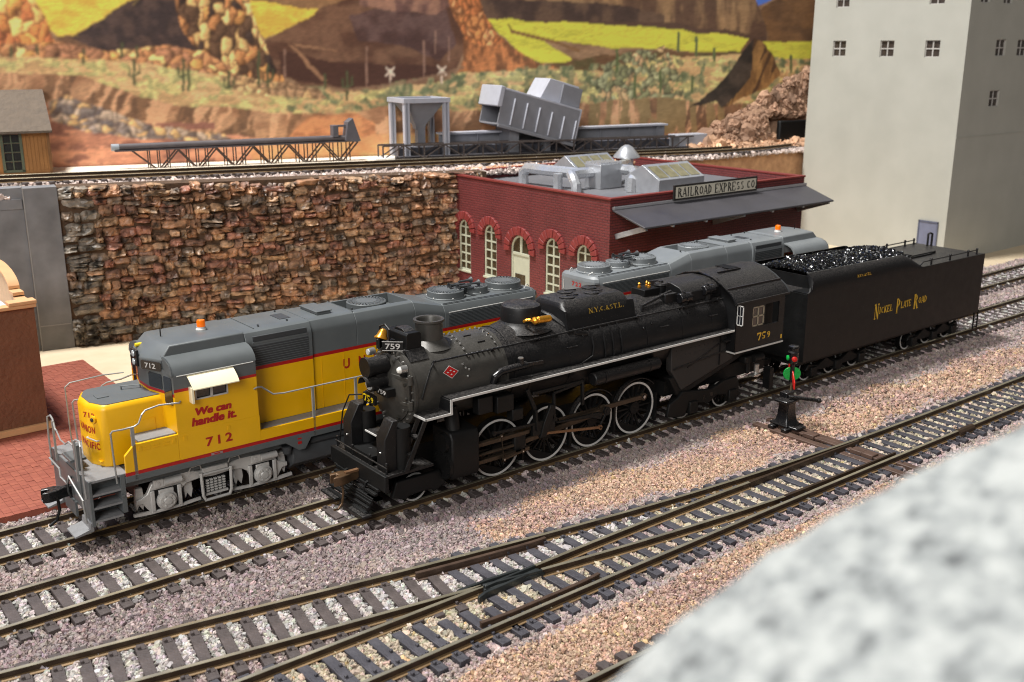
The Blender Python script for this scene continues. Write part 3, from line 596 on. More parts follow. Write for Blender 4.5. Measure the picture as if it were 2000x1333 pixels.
# ------------------------------------------------------------------ brick express building
def brickmat(name, c1, c2, mortar, vert):
    m = bpy.data.materials.new(name); m.use_nodes = True; N = m.node_tree.nodes; L = m.node_tree.links; b = N['Principled BSDF']; b.inputs['Roughness'].default_value = .6
    tc = N.new('ShaderNodeTexCoord'); sp = N.new('ShaderNodeSeparateXYZ'); L.new(tc.outputs['Object'], sp.inputs[0]); cb = N.new('ShaderNodeCombineXYZ')
    L.new(sp.outputs[1 if vert == 'y' else 0], cb.inputs[0]); L.new(sp.outputs[2], cb.inputs[1])
    br = N.new('ShaderNodeTexBrick'); br.inputs['Scale'].default_value = 1/S; br.inputs['Brick Width'].default_value = .30; br.inputs['Row Height'].default_value = .115; br.inputs['Mortar Size'].default_value = .018; br.inputs['Mortar Smooth'].default_value = .5
    br.inputs['Color1'].default_value = (*lin(c1),1); br.inputs['Color2'].default_value = (*lin(c2),1); br.inputs['Mortar'].default_value = (*lin(mortar),1); L.new(cb.outputs[0], br.inputs['Vector'])
    n = N.new('ShaderNodeTexNoise'); n.inputs['Scale'].default_value = .7/S; n.inputs['Detail'].default_value = 6; L.new(tc.outputs['Object'], n.inputs['Vector'])
    mr = N.new('ShaderNodeMapRange'); mr.inputs[1].default_value = .3; mr.inputs[2].default_value = .7; mr.inputs[3].default_value = .86; mr.inputs[4].default_value = 1.14; L.new(n.outputs['Fac'], mr.inputs[0])
    mx = N.new('ShaderNodeMix'); mx.data_type = 'RGBA'; mx.blend_type = 'MULTIPLY'; mx.inputs[0].default_value = 1; L.new(br.outputs['Color'], mx.inputs[6]); L.new(mr.outputs[0], mx.inputs[7]); L.new(mx.outputs[2], b.inputs['Base Color'])
    bp = N.new('ShaderNodeBump'); bp.invert = True; bp.inputs['Strength'].default_value = .8; bp.inputs['Distance'].default_value = .02*S; L.new(br.outputs['Fac'], bp.inputs['Height']); L.new(bp.outputs[0], b.inputs['Normal'])
    return m
bk_y = brickmat('red_brick_side', (104,42,42), (110,47,46), (74,31,31), 'y'); bk_x = brickmat('red_brick_front', (104,42,42), (110,47,46), (74,31,31), 'x')
vous = mat('voussoir_red', (126,50,48), .5, var=.08); cop = mat('coping_red', (120,46,40), .6, var=.08); frm = mat('sage_frame', (176,178,158), .6, var=.04); gls = mat('brown_glass', (66,56,40), .25, var=.3); rf = mat('tar_roof', (108,108,112), .55, var=.08, vs=.6, bump=.1); gal = mat('galvanised', (176,178,182), .35, metal=.5, var=.08); dkw = mat('dark_interior', (20,18,18), .8)
bb = thing('express_building', 'low red brick express building with arched windows and grey canopy', 'building', (12.5, 7.8, -.30))
D_, W_, H_ = 11.65, 12.87, 6.28
wins = [(9.78,10.76,1.64,4.18), (7.70,8.68,1.64,4.18), (5.22,6.62,.2,3.98), (3.12,4.12,1.64,4.18), (1.04,2.04,1.64,4.18)]
mb = MB(); holed(mb, 0, D_, 0, H_, wins, lambda u, v, d: (d, u, v), .22)
for (a, b, c, d) in wins:                                   # spandrels turn the square heads into round arches
    rad = (b-a)/2; cyy = (a+b)/2; zc = d-rad
    for s_ in (-1, 1):
        pts = [(cyy+s_*rad, d)] + [(cyy+s_*rad*math.cos(t), zc+rad*math.sin(t)) for t in np.linspace(0, math.pi/2, 8)]
        mb.prism(pts, .0, .2, 'x')
mb.build('side_wall', bk_y, bb, smooth=False)
fh = [(.9,3.6,.3,3.9), (4.4,5.6,1.2,3.9), (6.4,9.2,.3,3.9), (10.2,11.8,.3,3.9)]
mb = MB(); holed(mb, 0, W_, 0, H_, fh, lambda u, v, d: (u, d, v), .25); mb.build('front_wall', bk_x, bb, smooth=False)
for (a, b, c, d) in fh:
    o = bx(bb, 'freight_door', mat('dark_door', (46,32,28), .7), a, b, .25, .3, c, d)
    k = max(2, int((b-a)/.5))
    for i in range(k): bx(o, 'door_light', gls, a+(i+.2)*(b-a)/k, a+(i+.8)*(b-a)/k, .235, .25, d-.9, d-.6)
mb = MB(); mb.box(W_-.25, W_, .25, D_, 0, H_-.05); mb.build('end_wall', bk_y, bb); bx(bb, 'back_wall', bk_x, .0, W_-.25, D_-.02, D_+.23, 0, H_-.02)
for nm, q in (('parapet_cap', (-.05, .22, -.05, D_+.25)), ('parapet_cap', (.22, W_-.2, -.05, .2)), ('parapet_cap', (W_-.2, W_+.05, -.05, D_+.25)), ('parapet_cap', (.22, W_-.2, D_, D_+.25))): bx(bb, nm, cop, q[0], q[1], q[2], q[3], H_-.03, H_+.06, .015)
bx(bb, 'roof', rf, .2, W_-.2, .2, D_, 5.75, 5.86)
for (a, b, c, d) in wins:
    rad = (b-a)/2; cyy = (a+b)/2; zc = d-rad; isdoor = c < 1; mx_ = .05
    wm = MB()
    for i in range(12):                                     # frame round the opening
        t0, t1 = math.pi*i/12, math.pi*(i+1)/12
        wm.add([(x_, cyy+rr*math.cos(t), zc+rr*math.sin(t)) for x_ in (.05, .15) for rr, t in ((rad, t0), (rad, t1), (rad-.09, t1), (rad-.09, t0))], [(0,1,2,3),(7,6,5,4),(3,2,6,7),(0,4,5,1)])
    wm.box(.05, .15, a, a+.09, c, zc); wm.box(.05, .15, b-.09, b, c, zc); wm.box(.03, .16, a-.0, b, c, c+.10)
    wf = wm.build('window' if not isdoor else 'door', frm, bb, .01)
    if not isdoor:
        rows = 5; hh = (zc+.12-c)/rows
        bx(wf, 'muntin', frm, .07, .13, cyy-.045, cyy+.045, c, d-.05)
        for i in range(1, rows+1): bx(wf, 'muntin', frm, .065, .135, a+.02, b-.02, c+hh*i-.035, c+hh*i+.035)
        for i in range(rows+1):
            z0, z1 = c+hh*i+.036, (c+hh*(i+1)-.036 if i < rows else d-.06)
            for (y0, y1) in ((a+.09, cyy-.046), (cyy+.046, b-.09)): bx(wf, 'pane', gls, .10, .12, y0, y1, z0, z1)
        bx(wf, 'sill', frm, -.05, .1, a-.04, b+.04, c-.07, c+.02, .01)
    else:
        bx(wf, 'leaf', frm, .09, .15, a+.09, b-.09, c, zc-.25); bx(wf, 'transom', frm, .05, .16, a+.05, b-.05, zc-.25, zc-.12, .01); bx(wf, 'mullion', frm, .06, .14, cyy-.07, cyy+.07, zc-.12, d-.04)
        bx(wf, 'pane', gls, .10, .12, a+.09, b-.09, zc-.12, d-.06); bx(wf, 'pane', gls, .075, .088, a+.42, b-.25, 1.2, 2.15)
    for i in range(11):                                     # voussoirs
        t0 = -.12+(math.pi+.24)*i/11; t1 = -.12+(math.pi+.24)*(i+1)/11; g_ = .02
        vs = [(x_, cyy+rr*math.cos(t), zc+rr*math.sin(t)) for x_ in (-.10-.02*(i % 2), .02) for rr, t in ((rad+.03, t0+g_), (rad+.42, t0+g_*.8), (rad+.42, t1-g_*.8), (rad+.03, t1-g_))]
        MB().add(vs, [(0,1,2,3),(7,6,5,4),(0,4,5,1),(1,5,6,2),(2,6,7,3),(3,7,4,0)]).build('voussoir', vous, bb, .02)
# canopy, sign
cm = mat('canopy_grey', (68,66,70), .5, var=.12, vs=1, bump=.1)
can = MB().add([(.1,0,5.88),(12.95,0,5.88),(12.6,-1.95,5.38),(.05,-1.95,5.38),(.1,0,5.80),(12.95,0,5.80),(12.6,-1.95,5.30),(.05,-1.95,5.30)], [(0,1,2,3),(7,6,5,4),(0,4,5,1),(1,5,6,2),(2,6,7,3),(3,7,4,0)]).build('canopy', cm, bb, .02)
bx(can, 'ledger', gal, .1, 12.95, -.12, .0, 5.86, 5.98, .01)
for x_ in (.35, 6.4, 12.5): MB().beam((x_, -.02, 4.72), (x_, -1.75, 5.30), .12, .22).build('brace', gal, can, .01)
for x_ in (1.8, 3.8, 8.2, 10.4): MB().beam((x_, -.02, 5.70), (x_, -1.9, 5.28), .10, .14).build('rafter', gal, can, .01)
sg = bx(bb, 'sign_board', mat('sign_black', (38,36,34), .5), 3.56, 9.08, -.20, -.12, 5.95, 6.60); bx(sg, 'sign_panel', mat('sign_cream', (206,200,182), .5, var=.03), 3.66, 8.98, -.212, -.195, 6.03, 6.52)
serif(sg, 'lettering', 'RAILROAD EXPRESS CO.', mat('sign_ink', (40,38,36), .6), (3.76,-.216,6.075), (1,0,0), (0,0,1), 5.24, .40, 1.3)
# roof equipment
def skylight(x0, x1, y0, y1, zb, ze, zr_):
    s_ = MB().prism([(y0,zb),(y0,ze),((y0+y1)/2,zr_),(y1,ze),(y1,zb)], x0, x1, 'x').build('skylight', gal, bb, .015)
    n_ = 4
    for i in range(n_):
        a, b = x0+.12+(x1-x0-.24)*i/n_, x0+.12+(x1-x0-.24)*(i+1)/n_
        p0 = Vector((0, y0, ze)); p1 = Vector((0, (y0+y1)/2, zr_)); nn = Vector((0, -(p1.z-p0.z), p1.y-p0.y)).normalized()*.015
        q0 = p0.lerp(p1, .12)+nn; q1 = p0.lerp(p1, .85)+nn
        place2d(s_, 'pane', mat('amber_glass', (124,118,90), .2, var=.25), [(0,0),(b-a-.1,0),(b-a-.1,(q1-q0).length),(0,(q1-q0).length)], [(0,1,2,3)], (a+.05, q0.y, q0.z), (1,0,0), q1-q0)
skylight(4.6, 7.6, 1.7, 3.9, 5.86, 6.55, 7.15); skylight(5.9, 8.9, 8.7, 10.6, 5.86, 6.35, 6.95)
duct = mat('duct_silver', (198,200,204), .28, metal=.55, var=.06)
def hduct(pts, r): return MB().tube(pts, r, 8).build('duct', duct, bb)
unit = bx(bb, 'air_handler', gal, 4.0, 5.4, 4.9, 6.0, 5.86, 7.0, .03)
for i in range(14): bx(unit, 'fin', duct, 4.02+i*.1, 4.06+i*.1, 4.92, 5.98, 7.0, 7.1)
hduct([(4.1,5.5,6.62),(3.2,5.6,6.62),(2.7,5.5,6.6),(2.5,5.1,6.45),(2.45,4.85,6.2),(2.45,4.85,5.86)], .24); hduct([(3.2,5.6,6.62),(2.7,7.2,6.65),(2.6,8.6,6.65),(2.6,8.9,6.4),(2.6,8.9,5.86)], .26); hduct([(2.5,6.2,6.6),(2.5,6.2,5.86)], .22)
hduct([(5.4,5.3,6.7),(5.6,4.4,6.7),(5.0,3.6,6.65),(4.6,3.4,6.4),(4.55,3.4,5.86)], .24); hduct([(5.4,5.7,6.7),(6.6,6.4,6.7),(8.2,7.4,6.65),(8.6,7.6,6.3),(8.6,7.6,5.86)], .22)
v_ = cy(bb, 'roof_vent', gal, (9.6,8.9,5.86), (9.6,8.9,6.7), .36, n=16); lt(v_, 'vent_cap', gal, [(.72,6.7),(.7,6.78),(.3,7.25),(.12,7.35),(0.01,7.36)], (9.6,8.9,0), n=20)
# ------------------------------------------------------------------ steam locomotive (faces -x; driver 1 axle at x = 0)
sl = thing('steam_locomotive', 'black steam locomotive numbered 759 with white wheel rims and running board edge', 'locomotive', (0, 0, 0))
B, B2, GR = M.black, M.black2, M.graphite
def boiler_r(x): return float(np.interp(x, [-2.85, .1, .7, 3.0, 9.4], [1.10, 1.10, 1.13, 1.24, 1.26]))
def boiler_z(x): return float(np.interp(x, [-2.85, .1, 3.0, 9.4], [3.11, 3.11, 3.09, 3.07]))
def btop(x): return boiler_r(x)+boiler_z(x)
def barrel(x0, x1, n=6, dr=0.0, seg=48):
    m_ = MB(); secs = []
    for i in range(n+1):
        x = x0+(x1-x0)*i/n; r_ = boiler_r(x)+dr; secs.append([(x, r_*math.sin(2*math.pi*k/seg), boiler_z(x)+r_*math.cos(2*math.pi*k/seg)) for k in range(seg)])
    return m_.loft(secs)
sb = barrel(-2.85, .12).build('smokebox', GR, sl); bo = barrel(.12, 9.4, 16).build('boiler', B, sl)
for x in (.12, .40): barrel(x, x+.09, 1, .022).build('band', GR if x < .3 else B, bo)
for x in (1.0, 2.45, 4.2, 5.6, 7.2, 8.6): barrel(x, x+.07, 1, .012).build('band', B, bo)
# on-surface point of the boiler: angle from the top, positive to the near side
def bs(x, deg, off=0.0): a = math.radians(deg); r_ = boiler_r(x)+off; return (x, -r_*math.sin(a), boiler_z(x)+r_*math.cos(a))
# smokebox front
lt(sb, 'front_ring', GR, [(1.10,0),(1.13,.02),(1.13,.10),(1.03,.14),(.96,.14)], (-2.83,0,3.11), (-1,0,0), 48)
fd = lt(sl, 'smokebox_door', GR, [(.95,0),(.95,.06),(.80,.12),(.55,.19),(.25,.235),(.01,.24)], (-2.95,0,3.11), (-1,0,0), 40)
for i in range(30):
    a = 2*math.pi*i/30; MB().cyl((-2.94,1.04*math.sin(a),3.11+1.04*math.cos(a)), (-3.01,1.04*math.sin(a),3.11+1.04*math.cos(a)), .026, n=8).build('bolt', M.bolt, sb)
for i in range(14):
    a = 2*math.pi*i/14+.1; cy(fd, 'dog', GR, (-2.98,.86*math.sin(a),3.11+.86*math.cos(a)), (-3.10,.86*math.sin(a),3.11+.86*math.cos(a)), .045, n=8)
for z in (3.55, 2.85):                                       # door hinges on the near side
    MB().beam((-3.12,-.25,z), (-3.02,-.98,z), .07, .10).build('hinge', GR, fd, .015); cy(fd, 'hinge_knuckle', GR, (-3.02,-1.02,z-.12), (-3.02,-1.02,z+.12), .07, n=10)
cy(fd, 'hinge_pin', B, (-3.02,-1.02,2.75), (-3.02,-1.02,3.68), .022, n=6)
# headlight, mars light, marker lamps, number boards
hl = cy(sl, 'headlight', B, (-3.12,.02,3.80), (-3.70,.02,3.80), .25, n=20, bevel=.02); lt(hl, 'lens', M.lens, [(.22,0),(.19,.03),(.01,.05)], (-3.695,.02,3.80), (-1,0,0), 20); lt(hl, 'visor', B, [(.25,0),(.28,.0),(.28,.1),(.25,.1)], (-3.68,.02,3.80), (-1,0,0), 20); bx(hl, 'bracket', B, -3.5, -3.0, -.12, .16, 3.48, 3.58)
ml = cy(sl, 'mars_light', B, (-3.12,.02,3.32), (-3.66,.02,3.32), .22, n=20, bevel=.02); lt(ml, 'lens', M.lens, [(.17,0),(.15,.03),(.01,.05)], (-3.655,.02,3.32), (-1,0,0), 20)
a_ = [(.02+.235*math.cos(t), 3.32+.235*math.sin(t)) for t in np.linspace(0, math.pi, 10)]; MB().prism(a_+[(p[0]*.93+.0014, (p[1]-3.32)*.93+3.32) for p in a_[::-1]], -3.86, -3.64, 'x').build('hood', B, ml)
np1 = bx(sl, 'number_plate', B2, -3.44, -3.18, -.52, .02, 3.02, 3.24); text(np1, 'lettering', '759', M.white, (-3.446,-.04,3.065), (0,-1,0), (0,0,1), .42, .13, .02)
np2 = bx(sl, 'headlight_number', B2, -3.70, -3.62, -.30, .30, 2.80, 3.05); serif(np2, 'lettering', '759', M.yel, (-3.706,.27,2.83), (0,-1,0), (0,0,1), .54, .19)
mlk = cy(sl, 'marker_lamp', M.bolt, (-3.14,.58,4.03), (-3.32,.58,4.03), .10, n=12); cy(mlk, 'lens', M.lens, (-3.32,.58,4.03), (-3.35,.58,4.03), .08, n=12)
mlk = cy(sl, 'marker_lamp', M.bolt, (-2.96,-.74,3.80), (-3.16,-.74,3.80), .11, n=12); lt(mlk, 'lens', mat('white_lens', (236,234,226), .3), [(.09,0),(.07,.06),(.01,.08)], (-3.16,-.74,3.80), (-1,0,0), 12); bx(mlk, 'bracket', B, -3.1, -2.9, -.82, -.66, 3.6, 3.7)
for s_ in (-1, 1):                                            # V-shaped pair of illuminated number boards
    p0 = Vector((-3.30, s_*.12, 0)); p1 = Vector((-2.88, s_*.50, 0)); uu_ = (p1-p0).normalized(); nn_ = Vector((-abs(uu_.y), s_*abs(uu_.x), 0)); ln = (p1-p0).length
    def slab_(mt, nm, z0, z1, o0, o1, par): 
        vs = [q+nn_*o+Vector((0,0,z)) for z in (z0, z1) for q, o in ((p0,o0),(p1,o0),(p1,o1),(p0,o1))]
        return MB().add(vs, [(0,1,2,3),(4,5,6,7),(0,1,5,4),(1,2,6,5),(2,3,7,6),(3,0,4,7)]).build(nm, mt, par)
    ib = slab_(B2, 'number_board', 4.22, 4.48, -.06, 0, sl); slab_(M.white, 'frame', 4.465, 4.48, 0, .008, ib); slab_(M.white, 'frame', 4.22, 4.235, 0, .008, ib)
    st_p = (p0 if s_ < 0 else p1)+nn_*.006+(uu_ if s_ < 0 else -uu_)*.08+Vector((0,0,4.265)); text(ib, 'lettering', '759', M.white, tuple(st_p), uu_ if s_ < 0 else -uu_, (0,0,1), ln-.16, .16, .015)
    MB().beam((-2.98, s_*.22, 4.24), (-2.86, s_*.3, 3.95), .06, .08).build('bracket', B, ib)
# bell
be = lt(sl, 'bell', M.brass, [(.20,0),(.195,.03),(.145,.09),(.12,.19),(.09,.26),(.035,.285),(.01,.29)], (-3.12,.22,4.44), (.5,.15,1), 20); tb(be, 'yoke', B, [(-3.02,-.04,4.42),(-3.0,-.02,4.72),(-2.98,.22,4.82),(-2.98,.48,4.72),(-3.0,.5,4.42)], .03); bx(be, 'bell_stand', B, -3.1, -2.85, -.06, .52, 4.1, 4.44)
# feedwater heater box in front of the stack
fh_ = pr(sl, 'feedwater_heater', B2, [(-2.76,4.0),(-2.76,4.60),(-2.70,4.66),(-2.34,4.66),(-2.28,4.60),(-2.28,4.0)], -.47, .47, 'y', .015)
pr(fh_, 'heater_lid', B, [(-.28,4.66),(-.14,4.73),(.14,4.73),(.28,4.66)], -2.68, -2.36, 'x', .01); pr(fh_, 'heater_saddle', B, [(-.5,4.22),(-.75,3.95),(.75,3.95),(.5,4.22)], -2.82, -2.22, 'x', .01)
# stack
st = lt(sl, 'smoke_stack', GR, [(.66,4.06),(.55,4.14),(.46,4.22),(.39,4.28),(.375,4.74),(.43,4.77),(.43,4.83),(.35,4.83),(.32,4.78),(.31,4.1)], (-1.72,0,0), n=36)
# bolted access panel behind the stack
pl = []
for i in range(7): pl += [(-1.05+i*.18, -12), (-1.05+i*.18, 48)]
for i in range(1, 6): pl += [(-1.05, -12+i*10), (.03, -12+i*10)]
pan = MB(); xs = np.linspace(-1.0, -.02, 5); an = np.linspace(-10, 46, 8)
pan.loft([[bs(x, a, .025) for a in an]+[bs(x, a, -.05) for a in an[::-1]] for x in xs]).build('access_panel', GR, sb)
for (x, a) in pl: MB().sphere(bs(x, a, .035), .036, 8).build('rivet', M.bolt, sb)
for a, x in ((14, -.75), (32, -.5)): MB().beam(bs(x, a, .04), bs(x+.25, a, .04), .02, .03).build('grab', B, sb)
# red diamond badge
def decal(par, name, mt, pts, off):
    m_ = MB(); vs = []
    for (x, d) in pts: vs.append(bs(x, d, off))
    return m_.add(vs, [tuple(range(len(vs)))]).build(name, mt, par, smooth=False)
decal(sb, 'badge_border', M.white, [(-1.97,66), (-1.72,57.5), (-1.46,68), (-1.72,76.5)], .012); decal(sb, 'badge', M.red, [(-1.945,66), (-1.72,58.5), (-1.485,68), (-1.72,75.5)], .018)
for i, (x, d) in enumerate(((-1.82,67),(-1.72,65),(-1.62,67.5),(-1.72,70.5))): decal(sb, 'badge_mark', M.white, [(x-.04,d),(x,d-1),(x+.04,d),(x,d+1)], .022+.001*i)
for (x, a) in ((-1.28,60),(-1.22,66),(-1.12,69),(-1.2,78),(-1.0,50)): MB().sphere(bs(x, a, .02), .035, 8).build('stud', M.bolt, sb)
# domes
lt(sl, 'sand_dome', B, [(.95,4.04),(.78,4.13),(.66,4.21),(.60,4.30),(.60,4.66),(.57,4.74),(.48,4.79),(.25,4.81),(.01,4.815)], (1.52,0,0), n=40)
wh = MB().cyl((1.52,-.78,4.42),(1.98,-.78,4.40),.105,n=14).build('whistle', M.brass, sl, .01); lt(wh, 'bowl', M.brass, [(.06,0),(.11,.05),(.11,.10),(.07,.14),(.09,.18)], (1.34,-.78,4.42), (1,0,0), 14); tb(wh, 'pipe', M.brass, [(1.34,-.78,4.42),(1.26,-.76,4.46),(1.2,-.66,4.44),(1.2,-.55,4.38)], .045); MB().sphere((2.02,-.78,4.39),.055,8).build('finial', M.brass, wh)
# large sand box with lettering
sbx = MB(); secs = []
for x, top, hw in ((2.55,4.58,.80),(2.62,4.70,.80),(2.75,4.76,.80),(5.0,4.76,.80),(5.12,4.70,.80),(5.32,4.3,.84)):
    secs.append([(x,-.98,3.85),(x,-hw-.06,4.30),(x,-hw,4.50),(x,-hw+.22,top-.03),(x,-hw+.34,top),(x,hw-.34,top),(x,hw-.22,top-.03),(x,hw,4.50),(x,hw+.06,4.30),(x,.98,3.85)])
sdb = sbx.loft(secs).build('sand_box', B, sl, .02)
for (x, y) in ((3.1,-.25),(3.5,.3),(4.1,-.25),(4.5,.3)):
    lt(sdb, 'hatch', B, [(.24,4.76),(.24,4.79),(.2,4.81),(.01,4.812)], (x,y,0), n=18); MB().beam((x,y,4.82),(x+.42,y-.02,4.80),.06,.03).build('hatch_clamp', B, sdb)
serif(sdb, 'lettering', 'N.Y.C.&ST.L.', mat('dim_gold', (160,130,44), .5), (3.45,-.872,4.33), (1,0,0), (0,.28,1), 1.45, .15)
for i, x in enumerate((3.35, 3.8, 4.15, 4.5)):               # sand pipes down the boiler side
    tb(sdb, 'sand_pipe', B, [bs(x, 50, .02), bs(x, 62, .03), bs(x, 75, .03), bs(x+(-.08 if i == 0 else 0), 88, .03)] + ([bs(x-.75, 100, .03)] if i == 0 else [bs(x, 100, .03)]), .03)
tb(bo, 'feed_pipe', B, [(2.35,.6,4.2),(2.35,0,4.36),(2.40,-.35,4.30),(2.55,-.70,4.08),(2.85,-.98,3.86),(3.2,-1.05,3.80)], .085, 10)
# hand rail along the boiler
hp = [(-2.85, 82), (-2.35, 58), (-2.1, 52)]
tb(bo, 'handrail', B, [bs(-2.75,95,.05), bs(-2.4,60,.10), bs(-2.2,50,.13)] + [bs(x, 50, .13) for x in np.linspace(-1.9, 9.3, 20)], .028)
for x in (-2.2, -.2, 1.4, 3.05, 5.3, 7.3, 9.0):
    st_ = tb(bo, 'handrail_stanchion', B, [bs(x, 50, -.02), bs(x, 50, .13)], .035); MB().sphere(bs(x, 50, .14), .05, 8).build('knob', M.gloss, st_)
for x in (2.35, 6.2, 8.5): tb(bo, 'grab_iron', B, [bs(x, 70, .0), bs(x, 70, .06), bs(x+.35, 70, .06), bs(x+.35, 70, .0)], .02)
for (x, a) in ((3.05,58),(5.9,62),(6.7,60),(7.6,58),(5.5,66)): lt(bo, 'washout_plug', M.gloss, [(.05,0),(.05,.04),(.03,.06)], bs(x, a, -.01), (0,-math.sin(math.radians(a)),math.cos(math.radians(a))), 8)
# blow-off muffler pipe low on the near side
mf = tb(bo, 'check_pipe', M.gloss, [(-.35,-1.12,2.98),(-.32,-1.18,3.18),(-.15,-1.22,3.30),(.25,-1.22,3.32),(.75,-1.22,3.33)], .11, 12); cy(mf, 'check_valve', M.gloss, (.55,-1.22,3.28), (.55,-1.22,3.55), .09, n=10); cy(mf, 'valve_wheel', M.bolt, (.55,-1.22,3.55), (.55,-1.22,3.58), .08, n=10); MB().beam((.75,-1.22,3.33),(1.35,-1.24,3.30),.07,.09).build('valve_body', M.gloss, mf)
# top fittings ahead of the cab
tu = pr(sl, 'turret_cowl', B, [(-.9,4.02),(-.86,4.34),(-.7,4.50),(-.3,4.60),(.3,4.60),(.7,4.50),(.86,4.34),(.9,4.02)], 7.55, 9.36, 'x', .02)
so = bx(sl, 'pop_valve_tray', B2, 6.35, 7.05, -.30, .30, 4.22, 4.52, .02)
for (x, y) in ((6.5,.08),(6.78,-.08),(6.86,.10)): lt(so, 'pop_valve', M.brass, [(.06,4.5),(.06,4.58),(.03,4.60),(.055,4.66),(.01,4.70)], (x,y,0), n=10)
lt(sl, 'turret_valve', B, [(.17,4.2),(.17,4.52),(.23,4.56),(.2,4.62),(.08,4.64),(.07,4.70),(.01,4.71)], (7.25,-.15,0), n=16)
tb(sl, 'throttle_rod', B, [(5.75,-.78,4.02),(5.78,-.76,4.18),(6.9,-.62,4.36),(7.3,-.55,4.40)], .055, 8); bx(sl, 'throttle_bracket', B, 6.85, 7.4, -.75, -.5, 4.05, 4.38, .02)
for (x, y, z) in ((7.62,-.86,4.02),(8.75,-.86,4.12)):        # turbo generators
    tg = cy(sl, 'dynamo', M.gloss, (x-.26,y,z+.18), (x+.26,y,z+.18), .17, n=16, bevel=.03); cy(tg, 'dynamo_base', B, (x,y,z-.2), (x,y,z+.12), .13, n=10); cy(tg, 'dynamo_band', M.gloss, (x-.04,y,z+.18), (x+.04,y,z+.18), .19, n=16); MB().sphere((x-.05,y-.02,z+.36),.06,8).build('dynamo_cap', M.gloss, tg)
# running boards
rb = MB(); rb.box(-2.08, 9.42, -1.55, -.95, 2.90, 2.97); rb.box(-2.90, -2.08, -1.55, -.9, 2.53, 2.60); rb.box(-2.11, -2.05, -1.55, -.95, 2.53, 2.93)
rbo = rb.build('running_board', B, sl); rb = MB(); rb.box(-2.08, 9.42, .95, 1.55, 2.90, 2.97); rb.box(-2.90, -2.08, .9, 1.55, 2.53, 2.60); rb.box(-2.11,-2.05,.95,1.55,2.53,2.93); rb.build('running_board', B, sl)
wm = MB(); wm.box(-2.115, 9.42, -1.572, -1.55, 2.91, 2.972); wm.box(-2.125, -2.055, -1.574, -1.548, 2.54, 2.972); wm.box(-2.92, -2.05, -1.572, -1.55, 2.54, 2.602); wm.box(-2.92, -2.90, -1.572, -.95, 2.54, 2.602); wm.build('white_edge', M.white, rbo)
# front deck, pilot beam, shields, steps
fdk = bx(sl, 'pilot_deck', B, -4.05, -2.6, -1.42, 1.42, 1.16, 1.24, .01); bx(sl, 'pilot_beam', B2, -4.15, -4.03, -1.45, 1.45, .80, 1.25, .02); bx(sl, 'frame_front', B2, -4.0, 7.0, -.55, .55, .55, 1.5)
for y0 in (-1.40, .35):
    y1 = y0+.62; sh = pr(sl, 'pump_shield', B, [(-3.98,1.24),(-3.98,2.15),(-3.72,2.62),(-3.55,2.62),(-3.62,2.2),(-3.62,1.24)], y0+.18, y1, 'y', .02)
    cy(sh, 'air_pump', B2, (-3.4,(y0+y1)/2,1.25), (-3.4,(y0+y1)/2,2.4), .25, n=14); MB().sphere((-3.99,y0+.4,1.75),.03,6).build('bolt', M.bolt, sh)
bx(fdk, 'step_edge', M.white, -3.64, -3.61, -.62, .38, 1.88, 1.92); bx(fdk, 'front_step', B, -3.62, -3.2, -.62, .38, 1.86, 1.91); cy(fdk, 'drum', B, (-3.75,-.55,1.25), (-3.75,.2,1.25), .22, n=18)
for s_ in (-1, 1):
    la = MB(); yy = s_*1.30
    for dy in (-.16, .16): la.beam((-2.86, yy+dy, 2.52), (-3.50, yy+dy, 1.24), .05, .12)
    for t in (.33, .66): la.box(-2.86-.64*t-.12, -2.86-.64*t+.06, yy-.16, yy+.16, 2.52-1.28*t-.02, 2.52-1.28*t+.02)
    la.build('ladder', B, sl)
for y in (-1.3, -.45, .45, 1.3):
    po = cy(fdk, 'rail_post', B, (-4.0,y,1.24), (-4.0,y,1.50), .03, n=8); MB().sphere((-4.0,y,1.52),.045,8).build('knob', M.gloss, po)
tb(fdk, 'cut_bar', B, [(-4.02,-1.35,1.42),(-4.02,1.35,1.42)], .022); tb(fdk, 'flag_rod', B, [(-3.9,1.38,1.24),(-3.75,1.38,2.2),(-3.62,1.2,2.7),(-3.4,.9,2.75)], .022); tb(fdk, 'lift_loop', B, [(-3.85,.1,1.24),(-3.7,.08,1.5),(-3.66,.0,1.5),(-3.82,.0,1.24)], .015)
pi = MB()
for i in range(6): pi.beam((-4.14-.07*i, -1.12+.02*i, .76-.115*i), (-4.14-.07*i, 1.12-.02*i, .76-.115*i), .10, .075)
for y in (-.95, -.3, .3, .95): pi.beam((-4.06, y, .80), (-4.44, y, .16), .05, .09)
pi.beam((-4.5,-1.05,.16),(-4.5,1.05,.16),.10,.08); pi.beam((-4.32,-1.05,.48),(-4.32,1.05,.48),.06,.06); pi.beam((-4.24,-1.05,.62),(-4.24,1.05,.62),.05,.05); pi.build('pilot', B2, sl, .008)
bx(sl, 'pilot_footboard', B, -4.68, -4.40, -1.15, -.35, .10, .17, .015); bx(sl, 'pilot_footboard', B, -4.68, -4.40, .35, 1.15, .10, .17, .015)
cp = MB(); cp.prism([(-4.95,-.14),(-4.78,-.2),(-4.5,-.16),(-4.35,-.08),(-4.05,-.08),(-4.05,.08),(-4.35,.08),(-4.52,.22),(-4.86,.22),(-4.92,.10),(-4.74,.08),(-4.70,-.02),(-4.80,-.06)], .74, 1.0, 'z'); cpo = cp.build('coupler', M.bronze, sl, .02); tb(cpo, 'trip_pin', M.bronze, [(-4.62,.0,.74),(-4.62,-.05,.45),(-4.70,-.1,.18),(-4.85,-.15,.08),(-4.98,-.15,.1)], .035); MB().beam((-4.55,-.05,1.02),(-4.15,-.05,1.02),.12,.06).build('coupler_spring', M.ecc, cpo)
